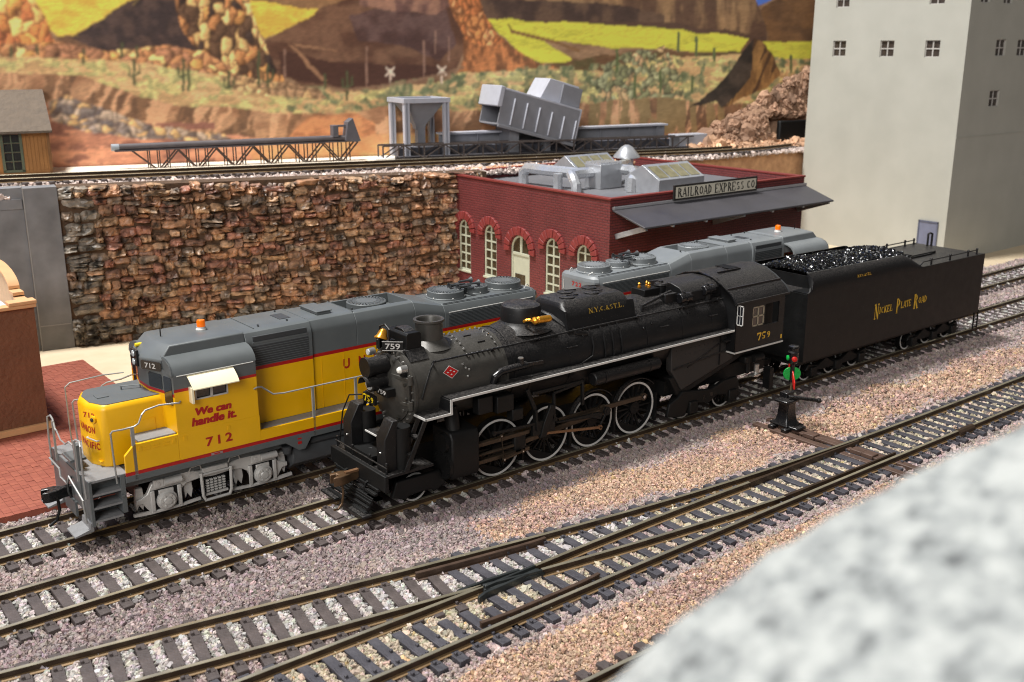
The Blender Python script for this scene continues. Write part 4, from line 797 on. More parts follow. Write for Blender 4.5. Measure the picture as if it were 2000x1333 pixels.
for y in (-.55, .55): tb(fdk, 'air_hose', B2, [(-4.12,y,.85),(-4.22,y,.82),(-4.26,y,.6),(-4.22,y,.4)], .04); bx(sl, 'uncoupling_step', B2, -4.3, -4.1, -1.2, -.75, .52, .58)
# cylinders
for s_ in (-1, 1):
    c_ = MB(); sg_ = s_
    c_.prism([(sg_*.55,.62),(sg_*1.42,.58),(sg_*1.50,.75),(sg_*1.50,1.75),(sg_*1.40,1.95),(sg_*.55,2.0)], -2.05, -1.12, 'x'); cyl_ = c_.build('cylinder', B2, sl, .05)
    cy(cyl_, 'cylinder_head', B2, (-2.14,s_*1.12,.98), (-2.04,s_*1.12,.98), .42, n=28); cy(cyl_, 'valve_head', B2, (-2.16,s_*1.12,1.62), (-2.04,s_*1.12,1.62), .28, n=20)
    for i in range(18): a = 2*math.pi*i/18; cy(cyl_, 'bolt', B2, (-2.17,s_*1.12+.36*math.cos(a),.98+.36*math.sin(a)), (-2.13,s_*1.12+.36*math.cos(a),.98+.36*math.sin(a)), .03, n=6)
    cy(cyl_, 'steam_pipe', B2, (-1.75,s_*1.15,1.9), (-1.75,s_*1.0,2.55), .2, n=14)
# wheels
def wheel(par, x, y, rad, spokes, s_, name, rim=.07, hub=.16, cw=0.0):
    w_ = MB(); f = s_                                        # flange on the inner side
    w_.ring((x, y-f*.14, rad), (0, f, 0), rad-.10, rad, .14, 56); w_.ring((x, y-f*.17, rad), (0, f, 0), rad-.06, rad+.045, .04, 56)
    wo = w_.build(name, B2, par)
    MB().ring((x, y-f*.02, rad), (0, f, 0), rad-.012-rim, rad-.012, .035, 64).build('white_rim', M.white, wo)
    sp_ = MB()
    for k in range(spokes):
        a = 2*math.pi*k/spokes; sp_.beam((x+math.cos(a)*hub*.8, y-f*.09, rad+math.sin(a)*hub*.8), (x+math.cos(a)*(rad-.09), y-f*.09, rad+math.sin(a)*(rad-.09)), .07, .06)
    sp_.build('spokes', B2, wo); cy(wo, 'hub', B2, (x, y-f*.14, rad), (x, y+f*.03, rad), hub, n=20)
    if cw: pr(wo, 'counterweight', B2, [(x+(rad-.1)*math.cos(t), rad+(rad-.1)*math.sin(t)) for t in np.linspace(cw-.75, cw+.75, 12)], y-f*.12, y+f*.0)
    return wo
DX = [0, 1.854, 3.708, 5.562]; PIN = (.17, .40); DR = .868
for x in DX:
    wheel(sl, x, -.80, DR, 16, -1, 'driver', .062, .2, math.atan2(-PIN[1], -PIN[0])); wheel(sl, x, .80, DR, 16, 1, 'driver', .062, .2, 1.0); cy(sl, 'axle', B2, (x,-.8,DR), (x,.8,DR), .1, n=10)
    bx(sl, 'brake_hanger', B2, x+.9, x+.98, -.86, -.72, .25, 1.2)
    if x in DX[2:]: MB().lathe([(DR+.10, -.05), (DR+.10, .10)], (x,-.80,DR), (0,-1,0), 40).m
for x, r_ in ((-2.85,.42),(7.82,.46),(9.79,.52)):
    wheel(sl, x, -.80, r_, 10, -1, 'truck_wheel', .05, .12); wheel(sl, x, .80, r_, 10, 1, 'truck_wheel', .05, .12)
MB().prism([(-3.75,.42),(-3.6,.85),(-2.2,.85),(-2.0,.42),(-2.4,.26),(-2.5,.36),(-3.2,.36),(-3.3,.26)], -1.12, -.98).build('pilot_truck_frame', B2, sl, .03)
# splash guards above the rear drivers
for x in DX[2:]:
    m_ = MB(); aa = np.linspace(.75, 2.9, 14); m_.loft([[(x+(DR+.12)*math.cos(t), yy, DR+(DR+.12)*math.sin(t)), (x+(DR+.15)*math.cos(t), yy, DR+(DR+.15)*math.sin(t))] + [(x+(DR+.15)*math.cos(t), yy+.14, DR+(DR+.15)*math.sin(t)), (x+(DR+.12)*math.cos(t), yy+.14, DR+(DR+.12)*math.sin(t))] for yy in (-.93,) for t in aa]); m_.build('splasher', B, sl)
# rods and valve gear (near side, copied shape on the far side)
def rod(a, b, y, w0, w1, th, name, mt, ends=True):
    o = MB().prism([(a[0],a[1]-w0/2),(b[0],b[1]-w1/2),(b[0],b[1]+w1/2),(a[0],a[1]+w0/2)], y-th/2, y+th/2).build(name, mt, sl, .012)
    if ends:
        for p, w_ in ((a, w0), (b, w1)):
            e = cy(o, 'bearing', mt, (p[0],y+th*.62,p[1]), (p[0],y-th*.62,p[1]), w_*.82, n=16); cy(e, 'pin', M.bolt if mt is M.steel else B2, (p[0],y+th*.7,p[1]), (p[0],y-th*.9,p[1]), w_*.35, n=10)
    return o
for s_ in (-1,):
    pin = [(x+PIN[0], DR+PIN[1]) for x in DX]; y = -1.02
    for i in range(3): rod(pin[i], pin[i+1], y, .15, .15, .07, 'side_rod', M.steel)
    for p in pin: cy(sl, 'crank_pin', B2, (p[0],-.8,p[1]), (p[0],-1.08,p[1]), .08, n=12)
    rod((.55,.98), pin[2], -1.16, .14, .20, .08, 'main_rod', M.steel)
    for z in (1.30, .78): bx(sl, 'crosshead_guide', M.steel, -1.1, .85, -1.27, -1.13, z-.06, z+.06, .01)
    xh = bx(sl, 'crosshead', B2, .30, .72, -1.27, -1.10, .74, 1.28, .04); cy(xh, 'piston_rod', M.steel, (-1.1,-1.2,.98), (.3,-1.2,.98), .05, n=10)
    rod((-.26,1.45), (-.16,.70), -1.36, .06, .06, .04, 'combination_lever', M.steel); rod((-.16,.72), (.52,.80), -1.36, .07, .07, .04, 'union_link', M.steel)
    rod((1.30,1.16), (3.55,.83), -1.36, .08, .09, .05, 'eccentric_rod', M.ecc); rod(pin[2], (3.58,.83), -1.30, .16, .10, .06, 'eccentric_crank', B2)
    rod((-.5,1.58), (1.75,1.50), -1.34, .09, .09, .05, 'radius_rod', B2); 
    lk = MB(); lk.prism([(1.15,1.05),(1.35,1.05),(1.60,1.45),(1.72,1.95),(1.55,2.0),(1.30,1.5)], -1.40, -1.28); lk.build('reverse_link', B2, sl, .015)
    gf = MB(); gf.beam((.70,-1.32,2.62),(1.0,-1.32,1.95),.08,.12); gf.beam((1.0,-1.32,1.95),(1.05,-1.32,1.3),.08,.16); gf.beam((.9,-1.32,2.45),(2.85,-1.32,2.45),.08,.10); gf.beam((2.82,-1.32,2.45),(2.84,-1.32,1.7),.08,.10); gf.beam((1.7,-1.32,2.3),(1.72,-1.32,1.5),.07,.10); gf.beam((1.7,-1.32,2.3),(2.8,-1.32,2.42),.06,.08); gf.box(.9,1.75,-1.36,-1.24,1.15,1.55); gf.build('valve_gear_frame', B2, sl, .01)
    MB().prism([(1.75,1.42),(3.45,1.35),(3.62,1.28),(3.55,1.08),(3.2,1.22),(1.8,1.36)], -1.40, -1.33).build('reach_rod', B2, sl, .02)
    # oil lubricator and valve gear clutter below the running board
    for (x0, x1, z0, z1) in ((-.35,.25,2.1,2.6),(-1.0,-.5,2.2,2.7),(.2,.6,1.75,2.1)): bx(sl, 'lubricator', B2, x0, x1, -1.3, -1.0, z0, z1, .03)
for s_ in (-1, 1):
    at = cy(sl, 'air_reservoir', B, (3.25,s_*1.28,2.40), (6.05,s_*1.28,2.40), .20, n=20, bevel=.04)
    for x in (3.7, 5.6): cy(at, 'strap', B, (x-.04,s_*1.28,2.40), (x+.04,s_*1.28,2.40), .215, n=20)
    fb = MB().prism([(6.72,2.9),(6.74,1.95),(6.9,1.75),(7.25,1.22),(9.75,1.86),(9.75,2.9)], s_*1.0, s_*1.24).build('firebox_sheet', mat('firebox_grey', (40,38,37), .6, var=.1), sl, .02)
    yy = s_*1.255
    MB().beam((7.5,yy,1.95),(9.5,yy,2.68),.03,.03).build('pipe', B, fb); MB().beam((6.85,yy,2.0),(9.7,yy,2.22),.035,.05).build('rib', B, fb); MB().beam((9.05,yy,1.75),(9.05,yy,2.85),.03,.06).build('rib', B, fb)
    MB().prism([(6.72,1.7),(7.1,1.05),(7.5,1.05),(10.4,1.85),(10.4,2.0),(9.7,1.95),(7.2,1.3),(6.95,1.75)], s_*.9, s_*1.20).build('ash_pan', B2, sl, .03)
    rv = MB()
    for i in range(12):
        for j in range(3): rv.sphere((6.95+i*.22, s_*1.245, 2.78-j*.18-.02*i*0), .014, 6)
    o = rv.build('rivets', B, fb)
# trailing truck frame
for s_ in (-1, 1):
    tf = MB().prism([(6.6,.42),(6.7,.85),(7.1,1.0),(7.3,1.17),(8.7,.98),(9.3,1.15),(10.0,1.18),(10.12,.9),(10.15,.62),(10.3,.45),(9.6,.36),(9.45,.62),(9.0,.7),(8.6,.5),(8.1,.62),(7.6,.62),(7.45,.3),(7.1,.32)], s_*1.16, s_*1.28).build('trailing_truck_frame', B2, sl, .03)
    for x, z in ((8.35,.75),(8.7,.8)): cy(tf, 'lightening_hole', M.gloss, (x,s_*1.285,z), (x,s_*1.25,z), .08, n=14)
    for x in (7.82, 9.79): bx(tf, 'journal_box', B2, x-.2, x+.2, s_*1.2-.14, s_*1.2+.14, .32, .75, .03)
bx(sl, 'drawbar', B2, 9.9, 13.2, -.2, .2, .75, .95); bx(sl, 'rear_frame', B2, 6.8, 11.9, -.9, .9, 1.0, 1.5)
inj = bx(sl, 'injector', B2, 10.3, 11.3, -1.35, -1.05, 1.55, 1.8, .04); cy(inj, 'injector_pipe', B2, (10.5,-1.3,1.2), (10.5,-1.3,1.8), .07, n=8); cy(inj, 'strainer', M.bolt, (11.05,-1.25,.95), (11.05,-1.25,1.4), .09, n=10); cy(inj, 'injector_body', B2, (10.7,-1.32,1.68), (11.2,-1.32,1.68), .15, n=12)
bx(inj, 'cab_step', M.bolt, 10.75, 11.1, -1.4, -1.15, 1.02, 1.07); bx(sl, 'rear_step', B2, 11.5, 11.7, -1.5, -1.2, .45, 1.2)
# cab
cb = MB()
holes = [(10.22,10.85,2.93,3.62), (10.88,11.62,2.90,3.64)]
holed(cb, 9.4, 11.9, 2.16, 3.88, holes, lambda u, v, d: (u, -1.6+d, v), .06); cbo = cb.build('cab_side', B, sl, smooth=False)
cb = MB(); cb.box(9.4,11.9,1.56,1.6,2.16,3.88); cb.build('cab_side', B, sl)
MB().prism([(-1.58,2.2),(-1.58,3.88),(-1.3,4.2),(-.7,4.58),(0,4.70),(.7,4.58),(1.3,4.2),(1.58,3.88),(1.58,2.2)], 9.37, 9.42, 'x').build('cab_front', B, sl)
prof = [(-1.66,3.86),(-1.60,3.98),(-1.47,4.13),(-1.25,4.27),(-1.0,4.42),(-.6,4.60),(0,4.70),(.6,4.60),(1.0,4.42),(1.25,4.27),(1.47,4.13),(1.60,3.98),(1.66,3.86)]
ro = MB().prism(prof+[(p[0]*.97, p[1]-.05) for p in prof[::-1]], 9.28, 12.05, 'x').build('cab_roof', B, sl)
MB().prism([(p[0]*1.004, p[1]+.006) for p in prof]+[(p[0]*.985, p[1]-.03) for p in prof[::-1]], 9.24, 9.30, 'x').build('roof_edge', M.gloss, ro); MB().prism([(p[0]*1.004, p[1]+.006) for p in prof]+[(p[0]*.985, p[1]-.03) for p in prof[::-1]], 12.02, 12.08, 'x').build('roof_edge', M.grey2, ro)
bx(ro, 'rain_gutter', B, 9.3, 12.05, -1.69, -1.64, 3.84, 3.90); MB().beam((9.3,-1.24,4.30),(12.04,-1.24,4.30),.05,.05).build('roof_seam', B, ro)
bx(ro, 'roof_hatch_track', B, 9.75, 10.9, -.42, -.36, 4.655, 4.70); bx(ro, 'roof_hatch', B2, 10.4, 10.85, -.36, .3, 4.69, 4.715)
for x in (9.7, 10.3, 10.9, 11.5): 
    rv = MB()
    for p in ((-1.56,4.04),(-1.49,4.12),(-1.38,4.20),(-1.28,4.27)): rv.sphere((x,p[0],p[1]),.018,6)
    rv.build('rivets', B, ro)
wf = MB(); a, b, c, d = holes[0]
for q in ((a,a+.05,c,d),(b-.05,b,c,d),(a,b,c,c+.05),(a,b,d-.05,d),((a+b)/2-.025,(a+b)/2+.025,c,d),(a,b,(c+d)/2-.025,(c+d)/2+.025)): wf.box(q[0],q[1],-1.585,-1.565,q[2],q[3])
wf.build('window_sash', mat('sash_buff', (150,138,118), .6), cbo); bx(cbo, 'window_pane', M.glass, a, b, -1.562, -1.557, c, d); bx(cbo, 'cab_interior', M.black2, 9.45, 11.8, -1.2, 1.5, 2.3, 3.9)
dfl = MB(); 
for q in ((-1.86,-1.835,3.14,3.82),(-1.625,-1.60,3.14,3.82),(-1.86,-1.60,3.14,3.17),(-1.86,-1.60,3.79,3.82),(-1.74,-1.725,3.14,3.82),(-1.86,-1.60,3.46,3.48)): dfl.box(9.40,9.43,q[0],q[1],q[2],q[3])
dfl.build('wind_deflector', M.white, cbo); bx(cbo, 'deflector_pane', M.glass, 9.41, 9.42, -1.82, -1.63, 3.18, 3.78)
we = MB(); we.box(9.38, 11.92, -1.63, -1.60, 2.14, 2.19); we.box(9.36, 9.40, -1.63, -1.05, 2.14, 2.19); we.build('white_edge', M.white, cbo); bx(cbo, 'cab_floor', B2, 9.42, 11.9, -1.58, 1.58, 2.10, 2.16)
serif(cbo, 'lettering', '759', M.gold, (10.50,-1.605,2.41), (1,0,0), (0,0,1), .74, .26); bx(cbo, 'builder_plate', M.gold, 11.80, 11.87, -1.604, -1.60, 2.28, 2.42)
tb(cbo, 'cab_handrail', B, [(11.95,-1.55,2.2),(11.95,-1.55,3.7)], .03); bx(cbo, 'ladder_rail', B, 9.3, 9.36, -1.2, -1.14, 1.9, 2.92); bx(cbo, 'ladder_rung', B, 9.1, 9.36, -1.45, -1.1, 2.55, 2.59)

# ------------------------------------------------------------------ tender
tx = 13.2
tn_ = thing('locomotive_tender', 'long black coal tender coupled behind the steam engine cab', 'tender', (tx, 0, 0))
L_ = 12.12
def tsec(x, zt):
    r_ = .55 if zt > 3.8 else .02; ins = .42 if zt > 3.8 else .0
    side = [(-1.6,1.12),(-1.6,3.60)] + ([(-1.595,3.75),(-1.55,zt-.28),(-1.45,zt-.12),(-1.28,zt)] if zt > 3.8 else [(-1.6,3.62),(-1.6,zt-.02),(-1.598,zt-.01),(-1.59,zt)])
    return side
body = MB()
def half(s_):
    xs = [(.0,3.66),(.06,3.66),(.16,3.70),(.27,3.85),(.31,4.1),(.34,4.28),(.5,4.29),(6.2,4.23),(6.4,4.20),(6.6,4.12),(7.05,3.84),(7.25,3.72),(7.4,3.67),(L_,3.64)]
    secs = []
    for x, zt in xs:
        k = max(0., min(1., (zt-3.66)/.6)); o = [(-1.6,1.12),(-1.6,3.55),(-1.6+.005*k,3.60+.16*k),(-1.6+.06*k,3.62+.40*k),(-1.6+.16*k,3.63+.54*k),(-1.6+.32*k,zt)]
        i_ = [(p[0]+.05, p[1]) for p in o[::-1]]; i_[-1] = (-1.55,1.12)
        secs.append([(x, s_*-p[0]*-1 if False else (p[0] if s_ < 0 else -p[0]), p[1]) for p in o+i_])
    return MB().loft(secs).build('side_wall', mat('tender_black', (17,17,18), .48, var=.12, bump=.05, bs=25, dust=.2, spec=.3) if 'tender_black' not in bpy.data.materials else bpy.data.materials['tender_black'], tn_)
tsd = half(-1); half(1)
bx(tn_, 'rear_wall', B, L_-.05, L_, -1.55, 1.55, 1.12, 3.63); bx(tn_, 'front_wall', B2, .0, .05, -1.55, 1.55, 1.12, 3.6); bx(tn_, 'tank_deck', B, 6.6, L_-.05, -1.55, 1.55, 3.55, 3.63); bx(tn_, 'underframe', B2, .2, L_, -1.2, 1.2, .85, 1.12); bx(tn_, 'front_deck', B, .05, .9, -1.55, 1.55, 3.5, 3.6)
bx(tn_, 'bunker_front', B2, .85, .92, -1.28, 1.28, 3.4, 4.05); bx(tn_, 'bunker_back', B, 6.95, 7.02, -1.28, 1.28, 3.6, 4.15)
pr(tsd, 'bunker_gate', B2, [(.05,3.6),(.05,3.64),(.75,3.64),(.75,3.6)], -1.55, -.9)
# coal
n = 8000; cxp = rng.uniform(.95, 6.95, n); cyp = rng.uniform(-1.3, 1.3, n); heap = 4.02+.22*np.clip(1-(cyp/1.35)**2, 0, 1)+.02*np.sin(cxp*3)+.10*np.clip(1-abs(cxp-2.6)/3, 0, 1)
czp = heap - .05 + rng.uniform(-.05, .06, n)
bed = MB(); gx, gy = np.linspace(.92,6.96,30), np.linspace(-1.3,1.3,16)
bed.add([(x, y, 3.94+.22*max(0, 1-(y/1.35)**2)+.08*max(0, 1-abs(x-2.6)/3)) for x in gx for y in gy], [(i*16+j, i*16+j+1, (i+1)*16+j+1, (i+1)*16+j) for i in range(29) for j in range(15)]); bed.build('coal_bed', M.coal, tn_)
co = scatter('coal', np.c_[cxp, cyp, czp], np.tile(lins((14,14,15)), (n,1)), np.full(n, .05)*np.exp(rng.normal(0,.25,n)), parent=tn_, mt=M.coal, squash=.9)
# lettering
def npr(x0, word, cap_drop):
    pts, fs, wd = glyphs(word); return pts, fs, wd
ltr = MB(); k = 0
def big(word, x, z0, hcap, hlow, wch, cap_w):
    global k
    for i, ch in enumerate(word):
        pts, fs, wd = glyphs(ch); h = hcap if i == 0 else hlow; w_ = cap_w if i == 0 else wch*(.7 if ch == 'I' else 1); base = z0-(.17 if i == 0 else 0); hh = h+(.17 if i == 0 else 0)
        for f in fs: ltr.add([(x+pts[q][0]/wd*w_, -1.606-.001*(k % 7), base+pts[q][1]*hh) for q in f], [(0,1,2,3)]); k += 1
        x += w_
    return x
xe = big('NICKEL', 4.24, 2.20, .42, .27, .20, .30); big('PLATE', 5.70, 2.20, .42, .27, .185, .32); big('ROAD', 6.92, 2.20, .42, .27, .21, .34)
ltr.build('lettering', mat('tender_gold', (206,166,36), .5, var=.05), tsd, smooth=False)
serif(tsd, 'lettering', 'N.Y.C.&ST.L.', M.gold, (2.95,-1.592,3.84), (1,0,0), (0,.11,1), .9, .10)
for s_ in (-1, 1):
    hr = tb(tn_, 'deck_rail', B, [(7.4,s_*1.45,3.70),(7.6,s_*1.45,3.82),(11.6,s_*1.45,3.82)], .025)
    for x in (8.2, 9.6, 11.0, 11.7): p = cy(hr, 'rail_post', B, (x,s_*1.45,3.63), (x,s_*1.45,3.84), .04, n=8); MB().sphere((x,s_*1.45,3.86),.055,8).build('knob', M.gloss, p)
tb(tn_, 'vent_pipe', B, [(L_-.25,.9,3.6),(L_-.25,.9,4.15),(L_-.2,.85,4.2),(L_-.1,.8,4.15),(L_-.1,.8,3.6)], .05, 8); bx(tn_, 'hatch_rail', B, 7.2, 10.2, -.32, -.27, 3.63, 3.70); bx(tn_, 'water_hatch', B, 8.6, 10.6, -.25, .6, 3.63, 3.74, .02)
for s_ in (-1, 1):
    lad = MB(); y = s_*1.5
    for dx in (0, .32): lad.beam((L_-.1+dx, y, 1.15), (L_-.1+dx, y, .36), .05, .05)
    for z in (.42, .72): lad.beam((L_-.1, y, z), (L_+.22, y, z), .05, .03)
    lad.build('rear_steps', B2, tn_)
for cx_ in (16.02-tx+.0, 22.72-tx):
    for j, x in enumerate((cx_-1.52, cx_, cx_+1.5)):
        wheel(tn_, x, -.80, .42, 9, -1, 'tender_wheel', .05, .11); wheel(tn_, x, .80, .42, 9, 1, 'tender_wheel', .05, .11)
        for s_ in (-1, 1): bx(tn_, 'journal_box', B2, x-.19, x+.19, s_*1.08-.14, s_*1.08+.14, .25, .62, .03)
    for s_ in (-1, 1): MB().prism([(cx_-1.95,.5),(cx_-1.8,.75),(cx_-1.2,.62),(cx_-.75,.85),(cx_-.3,.62),(cx_+.3,.62),(cx_+.75,.85),(cx_+1.2,.62),(cx_+1.8,.75),(cx_+1.95,.5),(cx_+1.6,.5),(cx_+1.0,.4),(cx_-1.0,.4),(cx_-1.6,.5)], s_*1.0, s_*1.14).build('truck_frame', B2, tn_, .03)
# ------------------------------------------------------------------ road-switcher diesels (local x runs from the front sill to the rear; near side of 712 is -y)
def diesel(label, number, loc, rotz, roofmat, slogan, lit):
    Y, G, R_, SV, DK = M.yellow, roofmat, M.red, M.silver, M.deck
    d = thing('diesel_locomotive', label, 'locomotive', loc, rotz)
    LN = 15.9; FW = 1.55
    fr = bx(d, 'underframe', M.grey, .1, LN-.1, -1.2, 1.2, 1.15, 1.62)
    # side sills: grey, red and yellow bands, each its own strip
    for s_ in (-1, 1):
        y0, y1 = (-FW, -FW+.08) if s_ < 0 else (FW-.08, FW)
        MB().prism([(.93,1.40),(.93,1.575),(LN-.93,1.575),(LN-.93,1.40),(6.15,1.40),(5.95,1.10),(5.75,1.10),(5.35,1.40)], y0, y1).build('side_sill', M.grey, d, .01)
        bx(d, 'red_stripe', R_, .95, LN-.93, y0, y1, 1.575, 1.665)
        bx(d, 'sill_skirt', Y, 4.64, LN-1.0, y0, y1, 1.665, 1.95); bx(d, 'walkway', DK, 4.64, LN-.95, min(s_*.9, s_*1.54), max(s_*.9, s_*1.54), 1.88, 1.94)
        # battery box between step and cab, with its sloped front
        b_ = MB().prism([(.96,1.665),(.96,2.12),(1.22,2.38),(2.36,2.38),(2.36,1.665)], y0-.004*s_*0, y1).build('battery_box', Y, d, .012)
        bx(d, 'cab_skirt', Y, 2.36, 4.64, y0+.001, y1-.001, 1.665, 2.40, .008)
        bx(d, 'battery_lid', DK, 1.36, 2.34, min(s_*.84, s_*1.47), max(s_*.84, s_*1.47), 2.36, 2.60 if False else 2.42, .01)
        for x in (1.45, 1.7, 1.95): bx(b_, 'louvre', Y, x, x+.16, y0-.012 if s_ < 0 else y1, y0 if s_ < 0 else y1+.012, 2.24, 2.27); bx(b_, 'louvre', Y, x, x+.16, y0-.012 if s_ < 0 else y1, y0 if s_ < 0 else y1+.012, 2.17, 2.19)
        for x in (1.32, 2.2, 2.5, 3.7): bx(b_, 'latch', Y, x, x+.08, y0-.015 if s_ < 0 else y1, y0 if s_ < 0 else y1+.015, 2.18, 2.30)
        yy = y0-.006 if s_ < 0 else y1+.006
        xd = (1,0,0) if s_ < 0 else (-1,0,0)
        text(d, 'lettering', number, R_, (3.08 if s_ < 0 else 3.82, yy, 1.86), xd, (0,0,1), .74, .26, .03, 0, 1.35)
        if slogan:
            text(d, 'lettering', 'We can', R_, (2.86 if s_ < 0 else 3.86, s_*(FW+.006), 2.77), xd, (0,0,1), .98, .20, .02, .15, 1.0, .022)
            text(d, 'lettering', 'handle it.', R_, (2.74 if s_ < 0 else 3.98, s_*(FW+.006), 2.50), xd, (0,0,1), 1.22, .22, .02, .15, 1.0, .022)
        bx(d, 'works_plate', mat('plate_grey', (150,130,130), .5) if 'plate_grey' not in bpy.data.materials else bpy.data.materials['plate_grey'], 3.2, 3.52, *sorted((s_*(FW+.001), s_*(FW+.008))), 1.585, 1.645, .004); bx(d, 'works_badge', R_, 3.28, 3.44, *sorted((s_*(FW+.008), s_*(FW+.012))), 1.60, 1.63)
        bx(d, 'fuel_fill', R_, 5.72, 5.84, y0-.004 if s_ < 0 else y1, y0 if s_ < 0 else y1+.004, 1.28, 1.36); bx(d, 'fuel_gauge', R_, 5.72, 5.84, y0-.004 if s_ < 0 else y1, y0 if s_ < 0 else y1+.004, 1.42, 1.46)
    # front and rear decks
    bx(d, 'front_deck', DK, .03, 1.0, -1.52, 1.52, 1.60, 1.67, .01); bx(d, 'rear_deck', DK, LN-1.0, LN-.03, -1.52, 1.52, 1.60, 1.67, .01)
    for x0, x1 in ((.0,.06), (LN-.06,LN)): bx(d, 'end_sill', M.grey, x0, x1, -.95, .95, .75, 1.66)
    # corner steps
    for xe, sx in ((0, 1), (LN, -1)):
        for s_ in (-1, 1):
            st = MB(); f = lambda a: xe+sx*a
            ya, yb = sorted((s_*.98, s_*1.53)); xs = sorted((f(.02), f(.10))); st.box(*xs, ya, yb, .45, 1.66)
            xs = sorted((f(.80), f(.92))); st.box(*xs, ya, yb, .62 if s_ else .45, 1.66)
            xs = sorted((f(.10), f(.80)))
            yi = sorted((s_*.98, s_*1.04)); 
            sto = st.build('step_well', M.grey, d, .008)
            for z in (.58, .93, 1.28):
                bx(sto, 'step_tread', DK, *xs, ya, yb, z-.035, z+.02)
            for z0, z1 in ((.62, .78), (1.0, 1.12), (1.34, 1.45)): bx(sto, 'step_riser', M.grey, *xs, *yi, z0, z1)
    # nose
    plan = [(.50,-.34),(.70,-.78),(.84,-.87),(2.38,-.87),(2.38,.87),(.84,.87),(.70,.78),(.50,.34)]
    ins = lambda k: [((p[0]-1.5)*k+1.5, p[1]*k) for p in plan]
    secs = [[(*p, 1.66) for p in plan], [(*p, 3.16) for p in plan], [(*p, 3.25) for p in ins(.965)], [(*p, 3.30) for p in ins(.90)]]
    for sct in secs: 
        for i in (3, 4): sct[i] = (2.38, sct[i][1], sct[i][2])
    no = MB().loft(secs).build('nose', Y, d, .02)
    tp = [(*p, 3.303) for p in ins(.90)]; tp[3] = (2.38, tp[3][1], 3.303); tp[4] = (2.38, tp[4][1], 3.303); MB().add(tp+[(p[0],p[1],3.312) for p in tp], [tuple(range(8,16))]+[(i,(i+1)%8,8+(i+1)%8,8+i) for i in range(8)]).build('nose_top', G, no)
    tb(no, 'grab_iron', G, [(1.6,.2,3.31),(1.6,.2,3.40),(2.05,.05,3.40),(2.05,.05,3.31)], .022); bx(no, 'bell_hatch', G, .85, 1.15, -.2, .15, 3.312, 3.33)
    bx(no, 'nose_door', Y, 1.5, 2.05, -.885, -.86, 1.75, 2.75, .01); bx(no, 'recess_shade', mat('shadow_yellow', (176,120,10), .5) if 'shadow_yellow' not in bpy.data.materials else bpy.data.materials['shadow_yellow'], 1.15, 1.42, -.868, -.86, 1.7, 2.6)  # flat slab in darker yellow, painted shade of a recess
    lt(no, 'classification_light', Y, [(.10,0),(.10,.05),(.06,.06)], (.60,-.575,2.92), (-.9,-.42,0), 16); lt(no, 'light_lens', M.glass, [(.055,.055),(.05,.075),(.01,.08)], (.60,-.575,2.92), (-.9,-.42,0), 12)
    fx = Vector((.2,-.44,0)).normalized(); fn = Vector((fx.y, -fx.x, 0))
    def nose_text(body, z, wd, ht, off):
        p = Vector((.50,-.34,z))-Vector((.9,.42,0))*.012; text(no, 'lettering', body, R_, tuple(p+fx*off), fx, (0,0,1), wd, ht, .03, 0, 1.15)
    nose_text(number, 2.93, .40, .15, -.10); nose_text('ON', 2.52, .25, .19, .0); nose_text('IFIC', 2.10, .36, .19, .02)
    text(no, 'lettering', 'UNI', R_, (.488,.20,2.52), (0,-1,0), (0,0,1), .5, .19, .03); text(no, 'lettering', 'PAC', R_, (.488,.20,2.10), (0,-1,0), (0,0,1), .5, .19, .03)
    tb(no, 'grab_iron', SV, [(.50,-.30,2.40),(.45,-.34,2.40),(.58,-.66,2.36),(.68,-.66,2.36)], .02)
    bx(no, 'coupler_lift', Y, .60, .70, -.75, -.3, 1.78, 1.82); 
    for q in ((.15,-.1),(-.45,-.62)): 
        pass
    # cab
    zc = 2.38
    cs = MB(); hs = [(2.90,3.80,3.20,3.56)]
    cprof = [(-FW,2.40),(-FW,3.95),(-1.50,4.10),(-1.38,4.22),(-1.18,4.30),(-.95,4.33),(.95,4.33),(1.18,4.30),(1.38,4.22),(1.50,4.10),(FW,3.95),(FW,2.40)]
    for s_ in (-1, 1):
        m_ = MB(); yb = s_*FW
        for (z0, z1, mt, nm) in ((2.40,3.50,Y,'cab_side'), (3.50,3.58,R_,'cab_stripe'), (3.58,3.95,G,'cab_upper_side')):
            q = MB(); hh = [(max(a,2.36),b,max(c,z0),min(e,z1)) for a,b,c,e in hs if max(c,z0) < min(e,z1)]
            holed(q, 2.36, 4.62, z0, z1, hh, lambda u, v, dd: (u, yb-s_*dd, v), .05); q.build(nm, mt, d, smooth=False)
        a, b, c, e = hs[0]; wi = MB(); yo = yb-s_*.03
        for q in ((a,a+.035,c,e),(b-.035,b,c,e),(a,b,c,c+.035),(a,b,e-.035,e),((a+b)/2-.03,(a+b)/2+.03,c,e)): wi.box(q[0],q[1],*sorted((yo, yo+s_*.04)),q[2],q[3])
        wo = wi.build('cab_window', M.white, d); bx(wo, 'pane', M.glass, a, b, *sorted((yo-s_*.02, yo-s_*.012)), c, e)
        bx(wo, 'wind_deflector', M.cream, a-.16, a-.10, *sorted((yb, yb+s_*.22)), c-.02, e+.04, .005)
        aw = [(s_*FW, 3.88), (s_*(FW+.10), 3.82), (s_*(FW+.28), 3.68), (s_*(FW+.36), 3.58)]
        MB().loft([[(x, p[0], p[1]) for p in aw]+[(x, p[0], p[1]+.025) for p in aw[::-1]] for x in (2.72, 3.98)]).build('window_awning', M.cream, wo)
        tb(d, 'gutter', M.silver, [(2.45,s_*(FW+.015),3.93),(4.55,s_*(FW+.015),3.93)], .014)
